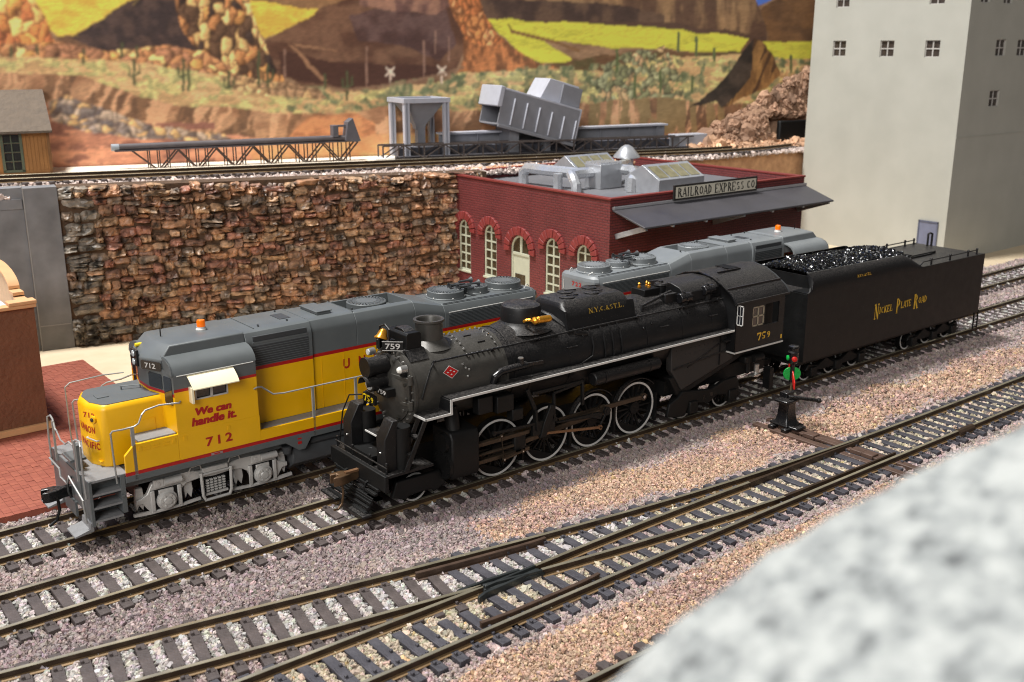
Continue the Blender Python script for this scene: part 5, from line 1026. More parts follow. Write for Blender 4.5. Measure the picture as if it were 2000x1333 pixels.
    MB().loft([[(x, p[0], p[1]) for p in cprof[1:-1]]+[(x, p[0]*.96, p[1]-.04) for p in cprof[1:-1][::-1]] for x in (2.34, 4.64)]).build('cab_roof', G, d)
    # cab front: centre and two angled faces
    def face(y0, x0, y1, x1, z0, z1, mt, nm, par=d): return MB().add([(x0,y0,z0),(x1,y1,z0),(x1,y1,z1),(x0,y0,z1)], [(0,1,2,3)]).build(nm, mt, par, smooth=False)
    pl_ = [(-FW,2.38),(-.98,2.30),(-.34,2.14),(.34,2.14),(.98,2.30),(FW,2.38)]
    for (ya, xa), (yb, xb) in zip(pl_, pl_[1:]):
        out = abs(ya) > 1.2 or abs(yb) > 1.2
        for z0, z1, mt in ((2.40,3.36,Y),(3.36,3.44,R_),(3.44,4.02 if out else 4.25,G)):
            face(ya, xa, yb, xb, z0, z1, mt, 'cab_front')
    MB().prism([(-FW,3.95),(-1.50,4.10),(-1.38,4.22),(-1.18,4.30),(-.95,4.33),(-.95,3.95)], 2.33, 2.38, 'x').build('cab_front_corner', G, d); MB().prism([(FW,3.95),(1.50,4.10),(1.38,4.22),(1.18,4.30),(.95,4.33),(.95,3.95)], 2.33, 2.38, 'x').build('cab_front_corner', G, d)
    def angled(y0, y1, x0, x1, z0, z1, off, mt, nm, s_, par=d, rnd=.05):
        a = Vector((x0, s_*y0, 0)); b = Vector((x1, s_*y1, 0)); u = (b-a).normalized(); n = Vector((u.y, -u.x, 0)); n = n if n.x < 0 else -n; l = (b-a).length
        pts = []
        for cx, cz, a0 in ((l-rnd,z1-rnd,0),(rnd,z1-rnd,90),(rnd,z0+rnd,180),(l-rnd,z0+rnd,270)):
            for t in (0, 30, 60, 90): pts.append((cx+rnd*math.cos(math.radians(a0+t)), cz+rnd*math.sin(math.radians(a0+t))))
        v0 = [a+u*p[0]+Vector((0,0,p[1]))+n*off for p in pts]; v1 = [v-n*.05 for v in v0]; k = len(pts)
        return MB().add(v0+v1, [tuple(range(k))]+[(i,(i+1)%k,k+(i+1)%k,k+i) for i in range(k)]).build(nm, mt, par), a, u, n
    for s_ in (-1, 1):
        ws, *_ = angled(.40,.95,2.155,2.292,3.46,3.86,.012,M.glass,'windshield',s_)
        sw, *_ = angled(1.03,1.42,2.308,2.362,3.12,3.86,.012,M.glass,'corner_window',s_)
        nb, a, u, n = angled(.36,.97,2.0,2.30,3.95,4.19,.02,M.gloss,'number_board',s_)
        p = a+n*.026
        if s_ < 0: text(nb, 'lettering', number, M.white, (p.x+u.x*.14, p.y+u.y*.14, 4.0), u, (0,0,1), .36, .14, .015)
        else: 
            b = a+u*(.55); text(nb, 'lettering', number, M.white, (b.x+n.x*.026, b.y+n.y*.026, 4.0), -u, (0,0,1), .36, .14, .015)
    # roof blister (from the brow over the cab back to the dynamic brake)
    brow = [(1.98,.34,3.96,2.22,.30,4.50)]
    secs = []
    def bsec(pts): secs.append(pts)
    yb_ = .97
    lo = [(4.64,-yb_),(2.30,-yb_),(2.0,-.36),(2.0,.36),(2.30,yb_),(4.64,yb_)]; mid = [(4.64,-yb_),(2.30,-yb_),(2.0,-.36),(2.0,.36),(2.30,yb_),(4.64,yb_)]; hi = [(4.64,-.90),(2.58,-.90),(2.40,-.33),(2.40,.33),(2.58,.90),(4.64,.90)]; tp2 = [(4.64,-.80),(2.68,-.80),(2.50,-.30),(2.50,.30),(2.68,.80),(4.64,.80)]
    MB().loft([[(*p,3.92) for p in lo], [(*p,4.24) for p in mid], [(*p,4.57) for p in hi], [(*p,4.60) for p in tp2]]).build('roof_brow', G, d, .025)
    hd = bx(d, 'headlight', M.gloss, 1.94, 2.02, -.2, .2, 3.96, 4.40, .02)
    for z in (4.07, 4.29): lt(hd, 'lens', M.lens, [(.09,0),(.08,.02),(.01,.03)], (1.935,0,z), (-1,0,0), 14)
    hb = cy(d, 'brow_light', M.yel, (2.10,.28,4.42), (2.28,.28,4.42), .05, n=12)
    bc = lt(d, 'beacon', M.white, [(.15,4.585),(.15,4.62),(.12,4.66),(.12,4.69)], (3.85,.05,0), n=20); lt(bc, 'beacon_lens', M.amber, [(.115,4.69),(.115,4.82),(.10,4.87),(.01,4.89)], (3.85,.05,0), n=20)
    tb(d, 'antenna', M.black2, [(2.72,.05,4.58),(2.72,.05,4.80)], .016)
    # long hood in sections
    def hsec(x, hw, zt, sh, ch=None):
        q = [(-hw,1.94),(-hw,zt-sh*1.6),(-hw+.03,zt-sh),(-hw+sh*.6,zt-.05),(-hw+sh*1.1,zt)]
        c_ = [(-.62,zt),(-.62,ch),(.62,ch),(.62,zt)] if ch else [(-.62,zt),(-.60,zt+.004),(.60,zt+.004),(.62,zt)]
        return [(x, p[0], p[1]) for p in q]+[(x, p[0], p[1]) for p in c_]+[(x, -p[0], p[1]) for p in q[::-1]]
    def hood(x0, x1, a, b, mt=None):
        """hood shell between two sections, split at the paint lines"""
        A, Bq = hsec(x0, *a), hsec(x1, *b); return MB().loft([A, Bq]).build('hood', G, d, .012)
    hood(4.64, 6.62, (1.02,4.585,.22), (1.02,4.60,.22)); hood(6.625, 8.10, (.95,4.60,.24), (.95,4.60,.24)); hood(8.105, 10.15, (.95,4.60,.24,4.30), (.95,4.60,.24,4.30)); hood(10.155, 11.25, (.95,4.60,.24), (.95,4.33,.20)); hood(11.255, 14.9, (.95,4.33,.20), (.95,4.30,.20))
    for s_ in (-1, 1):
        for x0, x1, hw in ((4.66,6.61,1.02),(6.635,LN-1.01,.95)):
            ya = s_*(hw+.004); yi = s_*(hw-.03)
            bx(d, 'hood_door_panel', Y, x0, x1, *sorted((ya, yi)), 1.95, 3.50); bx(d, 'hood_stripe', R_, x0, x1, *sorted((ya, yi)), 3.50, 3.60)
        xd = (1,0,0) if s_ < 0 else (-1,0,0)
        for i, ch in enumerate('UNION PACIFIC'):
            if ch == ' ': continue
            x = 7.60+i*.52; text(d, 'lettering', ch, R_, (x if s_ < 0 else 15.0-(x-7.6)-.6, s_*.962, 2.98), xd, (0,0,1), .06 if ch == 'I' else .22, .30, .03)
        for i in range(11): bx(d, 'door_seam', Y, 6.9+i*.72, 6.915+i*.72, *sorted((s_*.955, s_*.964)), 1.97, 3.46)
        # intake grille above, radiator shutters behind
        ig = bx(d, 'intake_grille', M.grey2, 4.80, 6.50, *sorted((s_*1.0, s_*1.03)), 3.62, 4.18, .01)
        for i in range(8): bx(ig, 'grille_bar', M.grey, 4.80, 6.50, *sorted((s_*1.03, s_*1.04)), 3.66+i*.065, 3.675+i*.065)
        gi_ = bx(ig, 'grille_frame', G, 4.82, 6.48, *sorted((s_*.90, s_*1.035)), 4.24, 4.29)
        bx(ig, 'upper_grille', M.grey2, 4.84, 6.46, *sorted((s_*.93, s_*1.015)), 4.29, 4.44, .01)
        rd = bx(d, 'radiator_shutter', M.grey2, 11.40, 14.72, *sorted((s_*.94, s_*.962)), 3.62, 4.04)
        for i in range(9): bx(rd, 'shutter_slat', M.grey, 11.40, 14.72, *sorted((s_*.962, s_*.975)), 3.64+i*.045, 3.655+i*.045)
        tb(rd, 'shutter_rail', M.silver, [(11.38,s_*.985,4.08),(14.75,s_*.985,4.08)], .018); tb(d, 'roof_rail', M.grey2, [(11.3,s_*.78,4.335),(14.8,s_*.78,4.31)], .014)
    # rear end
    re_ = [(14.9,.95),(15.05,.85),(15.12,.6),(15.12,-.6),(15.05,-.85),(14.9,-.95)]
    for z0, z1, mt in ((1.68,3.50,Y),(3.50,3.60,R_),(3.60,4.12,G)): MB().prism(re_, z0, z1, 'z').build('hood_end', mt, d, .01)
    k_ = [(14.9,.85),(15.0,.75),(15.05,.55),(15.05,-.55),(15.0,-.75),(14.9,-.85)]
    MB().loft([[(*p,4.12) for p in re_], [((p[0]-14.9)*.9+14.9,p[1]*.97,4.22) for p in re_], [((p[0]-14.9)*.5+14.9,p[1]*.85,4.30) for p in re_]]).build('hood_end_top', G, d)
    rn = MB(); text(d, 'lettering', number, R_, (15.126,.38,3.86), (0,-1,0) if False else (0,1,0), (0,0,1), .0001+.5, .16, .03, 0, 1.3).location = (0, -.6*S, 0)
    hr = bx(d, 'rear_headlight', M.silver, 15.10, 15.20, -.30, .02, 3.40, 3.62, .02)
    for y in (-.22, -.06): lt(hr, 'lens', M.lamp if lit else M.lens, [(.07,0),(.06,.015),(.01,.02)], (15.20,y,3.51), (1,0,0), 12)
    for y in (-.7, .7): tb(d, 'grab_iron', SV, [(15.0,y,4.0),(15.12,y*.95,4.0),(15.12,y*.95,3.7),(15.0,y,3.7)], .018)
    tb(d, 'lift_ring', SV, [(14.75,.55,4.30),(14.85,.55,4.42),(14.98,.5,4.36),(14.98,.5,4.24)], .016); tb(d, 'lift_ring', SV, [(14.75,-.55,4.30),(14.85,-.55,4.42),(14.98,-.5,4.36),(14.98,-.5,4.24)], .016)
    # roof fans and hatches
    def fan(x, r_, z0, h, n_):
        f = MB().lathe([(r_*1.06,z0),(r_*1.06,z0+.03),(r_,z0+.05),(r_,z0+h-.02),(r_*.97,z0+h),(r_*.93,z0+h)], (x,0,0), n=40, caps=False).build('fan_housing', G, d)
        cy(f, 'fan_well', M.grey2, (x,0,z0+.01), (x,0,z0+h-.045), r_*.95, n=32); cy(f, 'fan_hub', G, (x,0,z0+.02), (x,0,z0+h+.006), r_*.52, n=28)
        m_ = MB()
        for i in range(n_): a = 2*math.pi*i/n_; m_.beam((x+r_*.5*math.cos(a), r_*.5*math.sin(a), z0+h-.012), (x+r_*.95*math.cos(a+.12), r_*.95*math.sin(a+.12), z0+h-.012), .05, .02)
        m_.ring((x,0,z0+h-.02), (0,0,1), r_*.72, r_*.75, .018, 32); m_.build('fan_grille', G, f)
        for i in range(6): a = 2*math.pi*i/6+.3; MB().sphere((x+r_*1.03*math.cos(a), r_*1.03*math.sin(a), z0+.05), .025, 6).build('lug', SV, f)
    fan(11.95, .60, 4.33, .24, 30); fan(13.12, .42, 4.32, .22, 22); fan(14.28, .60, 4.31, .24, 30); fan(9.02, .60, 4.30, .34, 30)
    bx(d, 'roof_hatch', G, 7.05, 7.5, -.55, .45, 4.60, 4.68, .012); bx(d, 'roof_hatch_lid', G, 7.02, 7.53, -.58, .48, 4.68, 4.71, .01); bx(d, 'exhaust_grating', M.grey2, 6.0, 6.35, -.3, .3, 4.60, 4.612)
    for x in (5.0, 6.6, 8.1): tb(d, 'roof_seam', G, [(x,-.75,4.605),(x,.75,4.605)], .012, 4)
    for (x, y) in ((5.2,-.6),(6.1,-.55),(6.3,.6),(8.2,-.55),(10.3,.5)): bx(d, 'lift_lug', M.grey2, x-.015, x+.015, y-.03, y+.03, 4.59, 4.65)
    ah = bx(d, 'air_horn', M.grey2, 12.6, 12.75, -.45, .45, 4.55, 4.60); cy(ah, 'horn_post', M.grey2, (12.66,-.1,4.3), (12.66,-.1,4.62), .04, n=8)
    for (y, dx) in ((-.38,-.5),(-.05,-.62),(.28,.5),(-.2,.45)): lt(ah, 'horn_bell', M.grey2, [(.03,0),(.035,abs(dx)*.6),(.06,abs(dx)*.85),(.11,abs(dx)),(.09,abs(dx)),(.02,abs(dx)*.7)], (12.67,y,4.66), (1 if dx > 0 else -1,0,0), 14)
    # hand rails and stanchions
    for s_ in (-1, 1):
        y = s_*1.52
        h_ = tb(d, 'handrail', M.rail, [(4.50,s_*1.60,3.18),(4.58,s_*1.62,3.22),(4.72,s_*1.60,3.20),(5.08,y,2.90)]+[(x,y,2.86) for x in np.linspace(5.4,14.6,14)]+[(15.2,y,2.8)], .024)
        for x in (6.28, 7.66, 9.04, 10.4, 11.8, 13.2, 14.6): bx(h_, 'stanchion', M.rail, x-.035, x+.035, *sorted((y-s_*.03, y+s_*.03)), 1.42, 2.86)
        f_ = tb(d, 'handrail', M.rail, [(.72,y,1.45),(.70,y,2.2),(.69,y,2.78),(.74,y,2.84),(1.0,y,2.83),(1.28,y,2.84),(1.40,y,2.90),(1.50,y*.99,3.10),(1.62,s_*1.45,3.18),(2.0,s_*1.40,3.22),(2.45,s_*1.60,3.24),(2.5,s_*FW,3.26)], .024)
        bx(f_, 'stanchion', M.rail, 1.18, 1.26, *sorted((y-s_*.03, y+s_*.03)), 1.45, 2.84)
        tb(d, 'handrail', M.rail, [(LN-.72,y,1.45),(LN-.70,y,2.75),(LN-.9,y,2.84),(15.2,y,2.8)], .028)
        tb(d, 'end_rail', M.rail, [(-.03,s_*1.42,1.2),(-.04,s_*1.40,2.0),(-.02,s_*1.38,2.58),(.02,s_*1.22,2.66),(.0,s_*.95,2.63),(-.02,s_*.75,2.42),(-.05,s_*.5,2.45)], .026); bx(d, 'end_stanchion', M.rail, -.05, .0, s_*.9-.03, s_*.9+.03, 1.5, 2.6)
        tb(d, 'grab_iron', M.grey, [(.78,s_*1.56,1.1),(.86,s_*1.58,1.1)], .02)
    tb(d, 'nose_rail', M.rail, [(1.95,.98,3.52),(1.4,1.0,3.55),(.55,1.02,3.50),(.42,1.02,3.40),(.42,1.02,2.2),(.44,1.02,1.66)], .02); tb(d, 'end_chain', M.rail, [(-.05,-.5,2.45),(-.06,-.2,2.3),(-.06,.2,2.3),(-.05,.5,2.45)], .02)
    tb(d, 'cut_lever', M.rail, [(-.10,1.35,1.45),(-.12,.4,1.45),(-.14,.3,1.25),(-.14,-.25,1.25),(-.12,-.4,1.5),(-.10,-1.35,1.15),(-.08,-1.4,.55)], .025)
    bx(d, 'drop_step', M.grey, -.05, .35, -.45, .25, 1.86, 1.92); bx(d, 'mu_stand', M.grey, .05, .2, -.62, -.42, 1.66, 2.35, .02); tb(d, 'mu_hose', M.black2, [(.0,-.2,1.4),(-.12,-.2,1.3),(-.14,-.3,1.05),(-.1,-.35,.9)], .04)
    # pilot plate, couplers
    for xe, sx in ((0, -1), (LN, 1)):
        f = lambda a: xe+sx*a
        c_ = MB().prism([(f(.75),-.13),(f(.6),-.2),(f(.35),-.16),(f(.2),-.08),(f(-.1),-.08),(f(-.1),.08),(f(.2),.08),(f(.36),.22),(f(.66),.22),(f(.72),.1),(f(.55),.07),(f(.52),-.02),(f(.6),-.05)], .82, 1.10, 'z').build('coupler', M.gloss, d, .02)
        tb(c_, 'trip_pin', M.black2, [(f(.35),0,.82),(f(.34),-.02,.5),(f(.45),-.05,.25),(f(.65),-.1,.16)], .04, 8)
        pl2 = MB().prism([(f(-.06),.56),(f(.02),.56),(f(.04),.40),(f(.42),.30),(f(.42),.25),(f(-.06),.32)], -1.48, -.80).build('pilot_plate', M.deck, d, .01); MB().prism([(f(-.06),.56),(f(.02),.56),(f(.04),.40),(f(.42),.30),(f(.42),.25),(f(-.06),.32)], .80, 1.48).build('pilot_plate', M.deck, d, .01)
        bx(d, 'pilot_web', M.grey, *sorted((f(.0), f(.06))), -.46, .46, .38, .78)
    # trucks
    for cx in (3.39, 12.75):
        tk = bx(d, 'truck', M.black2, cx-1.9, cx+1.9, -.7, .7, .45, .95)
        for wx in (-1.37, 1.37):
            for s_ in (-1, 1):
                w_ = cy(tk, 'wheel', mat('wheel_dark', (52,46,42), .5, metal=.4) if 'wheel_dark' not in bpy.data.materials else bpy.data.materials['wheel_dark'], (cx+wx, s_*.72, .5), (cx+wx, s_*.86, .5), .5, n=32)
        for s_ in (-1, 1):
            y0, y1 = sorted((s_*1.06, s_*1.20))
            half_ = [(0,1.02),(.45,1.10),(.75,1.18),(1.55,1.12),(1.72,1.06),(1.86,.80),(2.02,.72),(2.15,.70),(2.15,.58),(1.98,.56),(1.88,.40),(1.80,.30),(1.08,.30),(1.05,.45),(.95,.72),(.78,.84),(.45,.88),(0,.86)]
            poly = [(cx+p[0], p[1]) for p in half_]+[(cx-p[0], p[1]) for p in half_[::-1]]
            sf = MB().prism(poly, y0, y1).build('side_frame', SV, tk, .025)
            for wx in (-1.37, 1.37):
                x = cx+wx; yo = s_*1.20
                bx(sf, 'journal_shade', M.black2, x-.40, x+.40, *sorted((yo-s_*.02, yo+s_*.006)), .33, .88)  # black plate standing in for the shade around the journals
                j = lt(sf, 'journal_box', SV, [(.27,0),(.27,.08),(.22,.10),(.20,.15),(.12,.15),(.10,.18),(.01,.19)], (x,yo,.55), (0,s_,0), 18); bx(j, 'journal_cap', SV, x-.20, x+.20, *sorted((yo, yo+s_*.07)), .74, .86, .02)
                for i in range(6): a = 2*math.pi*i/6; cy(j, 'bolt', SV, (x+.15*math.cos(a),yo+s_*.13,.55+.15*math.sin(a)), (x+.15*math.cos(a),yo+s_*.17,.55+.15*math.sin(a)), .028, n=6)
                for sx in (-1, 1): bx(sf, 'pedestal', SV, x+sx*.36-.055, x+sx*.36+.055, *sorted((yo, yo+s_*.06)), .30, .88, .02)
                bx(sf, 'pedestal_tie', SV, x-.42, x+.42, *sorted((yo-s_*.02, yo+s_*.05)), .24, .32, .02)
                cy(sf, 'brake_cylinder', SV, (x-.05,yo+s_*.06,1.05), (x+.42,yo+s_*.06,1.05), .10, n=14); bx(sf, 'brake_bracket', SV, x-.32, x-.05, *sorted((yo, yo+s_*.08)), .94, 1.16, .015); cy(sf, 'rivet', SV, (x-.2,yo+s_*.07,1.05), (x-.2,yo+s_*.10,1.05), .05, n=10)
            for wx in (-2.02, -.72, .72, 2.02):
                MB().prism([(cx+wx-.10,1.0),(cx+wx+.08,1.0),(cx+wx+.12,.6),(cx+wx+.06,.36),(cx+wx-.04,.52),(cx+wx-.10,.38),(cx+wx-.14,.62)], *sorted((s_*1.0, s_*1.12))).build('brake_shoe', SV, sf, .02)
            for sx in (-1, 1): MB().beam((cx+sx*2.25,s_*1.2,.32),(cx+sx*1.72,s_*1.2,.28),.08,.08).build('brake_rod', SV, sf); MB().beam((cx+sx*.98,s_*1.2,.28),(cx+sx*.45,s_*1.2,.32),.07,.07).build('brake_rod', SV, sf); tb(sf, 'hand_grab', SV, [(cx+sx*.55-.16,s_*1.22,1.14),(cx+sx*.55-.12,s_*1.24,1.26),(cx+sx*.55+.14,s_*1.24,1.28),(cx+sx*.55+.18,s_*1.22,1.16)], .02)
            # swing hanger, spring basket
            y = s_*1.30
            hg = tb(sf, 'swing_hanger', SV, [(cx-.42,y,1.06),(cx-.40,y,.40),(cx-.34,y,.26),(cx+.34,y,.26),(cx+.40,y,.40),(cx+.42,y,1.06)], .045, 8); tb(hg, 'hanger_bar', SV, [(cx-.42,y,1.0),(cx+.42,y,1.0)], .03)
            bx(hg, 'spring_plank', SV, cx-.32, cx+.32, *sorted((s_*1.10, s_*1.26)), .36, .42)
            lf = MB()
            for i in range(5):
                for j_ in range(5): lf.box(cx-.28+j_*.115, cx-.20+j_*.115, *sorted((s_*1.18, s_*1.26)), .46+i*.075, .50+i*.075)
            lf.build('leaf_spring', SV, hg); bx(hg, 'spring_back', M.black2, cx-.32, cx+.32, *sorted((s_*1.08, s_*1.17)), .42, .85); bx(hg, 'bolster_end', SV, cx-.36, cx+.36, *sorted((s_*1.1, s_*1.28)), 1.02, 1.16, .02)
    # fuel tank
    tkp = [(-1.30,.62),(-1.34,.85),(-1.30,1.08),(-1.1,1.18),(1.1,1.18),(1.30,1.08),(1.34,.85),(1.30,.62),(1.0,.40),(-1.0,.40)]
    ft = MB().prism(tkp, 5.65, 10.3, 'x').build('fuel_tank', mat('tank_grey', (70,72,74), .5) if 'tank_grey' not in bpy.data.materials else bpy.data.materials['tank_grey'], d, .03)
    for s_ in (-1, 1): cy(ft, 'air_tank', M.grey2, (6.2,s_*1.30,1.22), (8.2,s_*1.30,1.22), .12, n=12); cy(ft, 'fill_neck', M.grey2, (5.5,s_*1.3,1.0), (5.5,s_*1.3,1.22), .12, .16, n=12)
    return d
diesel('yellow and grey diesel locomotive numbered 712 beside the steam engine', '712', (-10.6, 3.50, 0), math.radians(.56), M.grey, True, False)
diesel('diesel locomotive numbered 722 coupled behind the other, mostly hidden behind the steam engine', '722', (22.1, 3.815, 0), math.radians(180.56), mat('pale_harbour_grey', (120,124,126), .42, var=.07, vs=1.5, bump=.03, bs=40), False, True)
# ------------------------------------------------------------------ switch stand beside the turnout
ss = thing('switch_stand', 'small black switch stand with green and red targets and lamp', 'switch stand', (10.15, -3.3, -.14)); ss.scale = (.88,)*3
gl_ = M.gloss
bx(ss, 'foot', gl_, -.55, .55, -.42, -.18, 0, .14, .03); bx(ss, 'foot', gl_, -.55, .55, .18, .42, 0, .14, .03); bx(ss, 'cross_foot', gl_, -.28, .28, -.72, .55, .10, .2, .03)
MB().loft([[(sx*.42*k, sy*.36*k, z) for sx, sy in ((-1,-1),(1,-1),(1,1),(-1,1))] for k, z in ((1,.16),(.78,.3),(.66,.55),(.6,.95),(.66,1.05))]).build('pedestal', gl_, ss, .05)
bx(ss, 'cap', gl_, -.42, .34, -.30, .30, 1.05, 1.16, .04); bx(ss, 'crank_box', gl_, -.05, .38, .0, .34, 1.16, 1.36, .03)
MB().beam((-.1,-.1,1.28),(.78,-.78,1.12),.14,.12).build('throw_lever', gl_, ss, .03); MB().sphere((.82,-.80,1.11),.10,10).build('lever_grip', gl_, ss)
cy(ss, 'mast', mat('olive_mast', (98,86,60), .5), (.42,.20,1.3), (.42,.20,1.9), .035, n=8); cy(ss, 'sleeve', gl_, (.42,.20,1.68), (.42,.20,2.45), .09, n=12)
an = math.radians(-38)
def tdisc(dx, mt, nm):                # half-round target blade facing the camera side
    u = Vector((math.cos(an), math.sin(an), 0)); n = Vector((-u.y, u.x, 0)); c = Vector((.42,.20,2.0)); s_ = 1 if dx > 0 else -1
    pts = [c+u*(s_*(.08+.25*math.sin(t)))+Vector((0,0,.25*math.cos(t))) for t in np.linspace(0, math.pi, 14)]
    k = len(pts); MB().add([p-n*.02 for p in pts]+[p+n*.02 for p in pts], [tuple(range(k)), tuple(range(k,2*k))]+[(i,(i+1)%k,k+(i+1)%k,k+i) for i in range(k)]).build(nm, mt, ss, .008)
tdisc(1, M.green, 'green_target'); tdisc(-1, M.green, 'green_target')
v2 = Vector((math.sin(an)*-1, math.cos(an), 0))
for s_, zz in ((-1, 1.80), (1, 2.32)):
    c = Vector((.42,.20,zz)); MB().add([c+v2*(s_*q[0])+Vector((0,0,q[1]))+Vector((math.cos(an),math.sin(an),0))*e for e in (-.02,.02) for q in ((.05,.32),(.10,.34),(.46,-.02),(.48,-.28),(.36,-.30),(.08,.1))], [(0,1,2,3,4,5),(11,10,9,8,7,6)]+[(i,(i+1)%6,6+(i+1)%6,6+i) for i in range(6)]).build('red_target', M.targetred, ss, .008)
lp = lt(ss, 'lamp_body', gl_, [(.15,2.40),(.19,2.46),(.19,2.80),(.21,2.84),(.17,2.90),(.17,3.0),(.20,3.03),(.19,3.08),(.01,3.10)], (.42,.20,0), n=18)
for d_, mt in ((Vector((math.cos(an)*-1,math.sin(an)*-1,0)), M.green), (Vector((math.sin(an),-math.cos(an),0)), M.targetred)): lt(lp, 'lamp_lens', mt, [(.10,.17),(.10,.23),(.07,.245),(.01,.25)], (.42,.20,2.62), d_, 14)
# ------------------------------------------------------------------ shed at the back left
sh = up_thing('shed', 'tan wooden shed with grey shingle roof behind the upper track', 'shed', 1.75, 6.5, upz(1.75)-.15)
tanw = mat('tan_siding', (150,104,58), .8, var=.12, vs=1.2, bump=.3, bs=5); shg = mat('shingle_grey', (100,88,76), .85, var=.14, vs=2.2, bump=1.0, bs=5)
q = MB(); holed(q, -9, 0, 0, 2.15, [(-1.95,-1.28,.22,1.85)], lambda u, v, d_: (u, d_, v), .06); q.build('front_wall', tanw, sh, smooth=False)
MB().prism([(0,0),(0,2.15),(1.9,3.6),(2.1,3.6),(2.1,0)], -.05, 0, 'x').build('end_wall', tanw, sh)
MB().loft([[(x, -.35, 1.98), (x, 1.95, 3.72), (x, 2.25, 3.72), (x, 2.25, 3.62), (x, 1.95, 3.62), (x, -.35, 1.88)] for x in (-9, .12)]).build('roof', shg, sh)
wf = MB(); 
for q_ in ((-2.07,-1.95,.15,1.95),(-1.28,-1.16,.15,1.95),(-2.07,-1.16,1.85,1.97),(-2.07,-1.16,.12,.24)): wf.box(q_[0],q_[1],-.04,.03,q_[2],q_[3])
for i in (1,): wf.box(-1.64,-1.59,-.01,.03,.22,1.85)
for i in (1,2,3): wf.box(-1.95,-1.28,-.012,.028,.22+i*.41-.02,.22+i*.41+.02)
wo = wf.build('window', mat('shed_green', (86,92,74), .6), sh)
for i in range(2):
    for j in range(4): bx(wo, 'pane', mat('shed_glass', (36,36,36), .3) if 'shed_glass' not in bpy.data.materials else bpy.data.materials['shed_glass'], -1.94+i*.34, -1.64+i*.36, .04, .055, .24+j*.41, .59+j*.41)
for i in range(14): bx(sh, 'siding_board', tanw, -.02-.16*(i+1)*(1 if i < 7 else 1)-(0 if i < 7 else 1.1), -.02-.16*(i+1)-(0 if i < 7 else 1.1)+.145, -.018, .0, .0, 2.12)
bx(sh, 'corner_board', mat('trim_brown', (120,84,50), .8), -.12, .01, -.03, .02, 0, 2.15)
# ------------------------------------------------------------------ conveyor at the back left
cg = mat('conveyor_grey', (88,82,84), .55, var=.12); cbn = mat('conveyor_brown', (70,54,46), .7, var=.18)
zc = lambda x: upz(x)-.12
cv = up_thing('conveyor', 'long low grey belt conveyor on brown trestle legs', 'conveyor', 4.5, 7.0, zc(10)-.12)
MB().cyl((0,0,1.22),(12.3,0,1.22),.16,n=16).build('gallery', cg, cv); bx(cv, 'gallery_floor', cg, .1, 12.2, -.2, .2, 1.02, 1.08); cy(cv, 'end_cap', mat('pale_end', (150,156,162), .4), (-.04,0,1.22), (.3,0,1.22), .17, n=16)
for i in range(6):
    x = 2.1+i*1.85
    for s_ in (-.28, .28):
        MB().beam((x, s_, 0), (x-.92 if i else x-1.2, s_, 1.02), .07, .07).build('diagonal', cbn, cv); MB().beam((x, s_, 0), (x+.92, s_, 1.02), .07, .07).build('diagonal', cbn, cv)
        for dx in (0, -.46, .46): MB().beam((x+dx, s_, 0), (x+dx, s_, 1.02), .05, .05).build('trestle_post', cbn, cv)
MB().beam((1.9,-.28,.04),(11.6,-.28,.04),.06,.06).build('bottom_chord', cbn, cv); MB().beam((1.9,.28,.04),(11.6,.28,.04),.06,.06).build('bottom_chord', cbn, cv)
hdm = mat('head_box_grey', (92,90,96), .6); MB().prism([(11.6,1.1),(11.75,2.05),(12.05,2.25),(12.45,1.05),(12.2,1.0)], -.3, .3).build('head_chute', hdm, cv, .02); bx(cv, 'drive_box', hdm, 10.95, 11.25, -.25, .25, 1.3, 1.9, .02); bx(cv, 'drive_arm', hdm, 11.2, 11.7, -.1, .1, 1.8, 1.9)
sp_ = up_thing('base_slab', 'small white plaster slab lying at the foot of the hopper', 'slab', 17.6, 6.0, zc(17.6)); bx(sp_, 'slab_top', mat('slab_white', (238,236,232), .6), -.2, .9, -.2, .7, 0, .16, .02)
# ------------------------------------------------------------------ hopper on four posts
lg = mat('hopper_grey', (174,176,186), .45, var=.05); mg = mat('mid_grey', (126,127,133), .5, var=.06)
hp = up_thing('loading_hopper', 'pale grey square hopper standing on four posts', 'hopper', 19.4, 6.5, zc(20))
for x in (0, 2.35):
    for y in (0, 2.0):
        p = MB(); p.box(x,x+.10,y,y+.3,0,3.05); p.box(x+.20,x+.30,y,y+.3,0,3.05); p.box(x+.1,x+.2,y+.1,y+.2,0,3.05); p.build('post', lg, hp)
fm = MB(); fm.box(-.05,2.7,-.05,.12,2.95,3.2); fm.box(-.05,2.7,2.2,2.37,2.95,3.2); fm.box(-.05,.12,.12,2.2,2.95,3.2); fm.box(2.53,2.7,.12,2.2,2.95,3.2); fm.build('top_frame', lg, hp, .01)
MB().loft([[(.12,.12,3.1),(2.53,.12,3.1),(2.53,2.2,3.1),(.12,2.2,3.1)], [(1.0,.9,1.75),(1.65,.9,1.75),(1.65,1.4,1.75),(1.0,1.4,1.75)], [(1.05,.95,1.5),(1.6,.95,1.5),(1.6,1.35,1.5),(1.05,1.35,1.5)]]).build('bin', mg, hp)
bx(hp, 'feeder', mg, 1.15, 1.6, .95, 1.35, .55, 1.5)
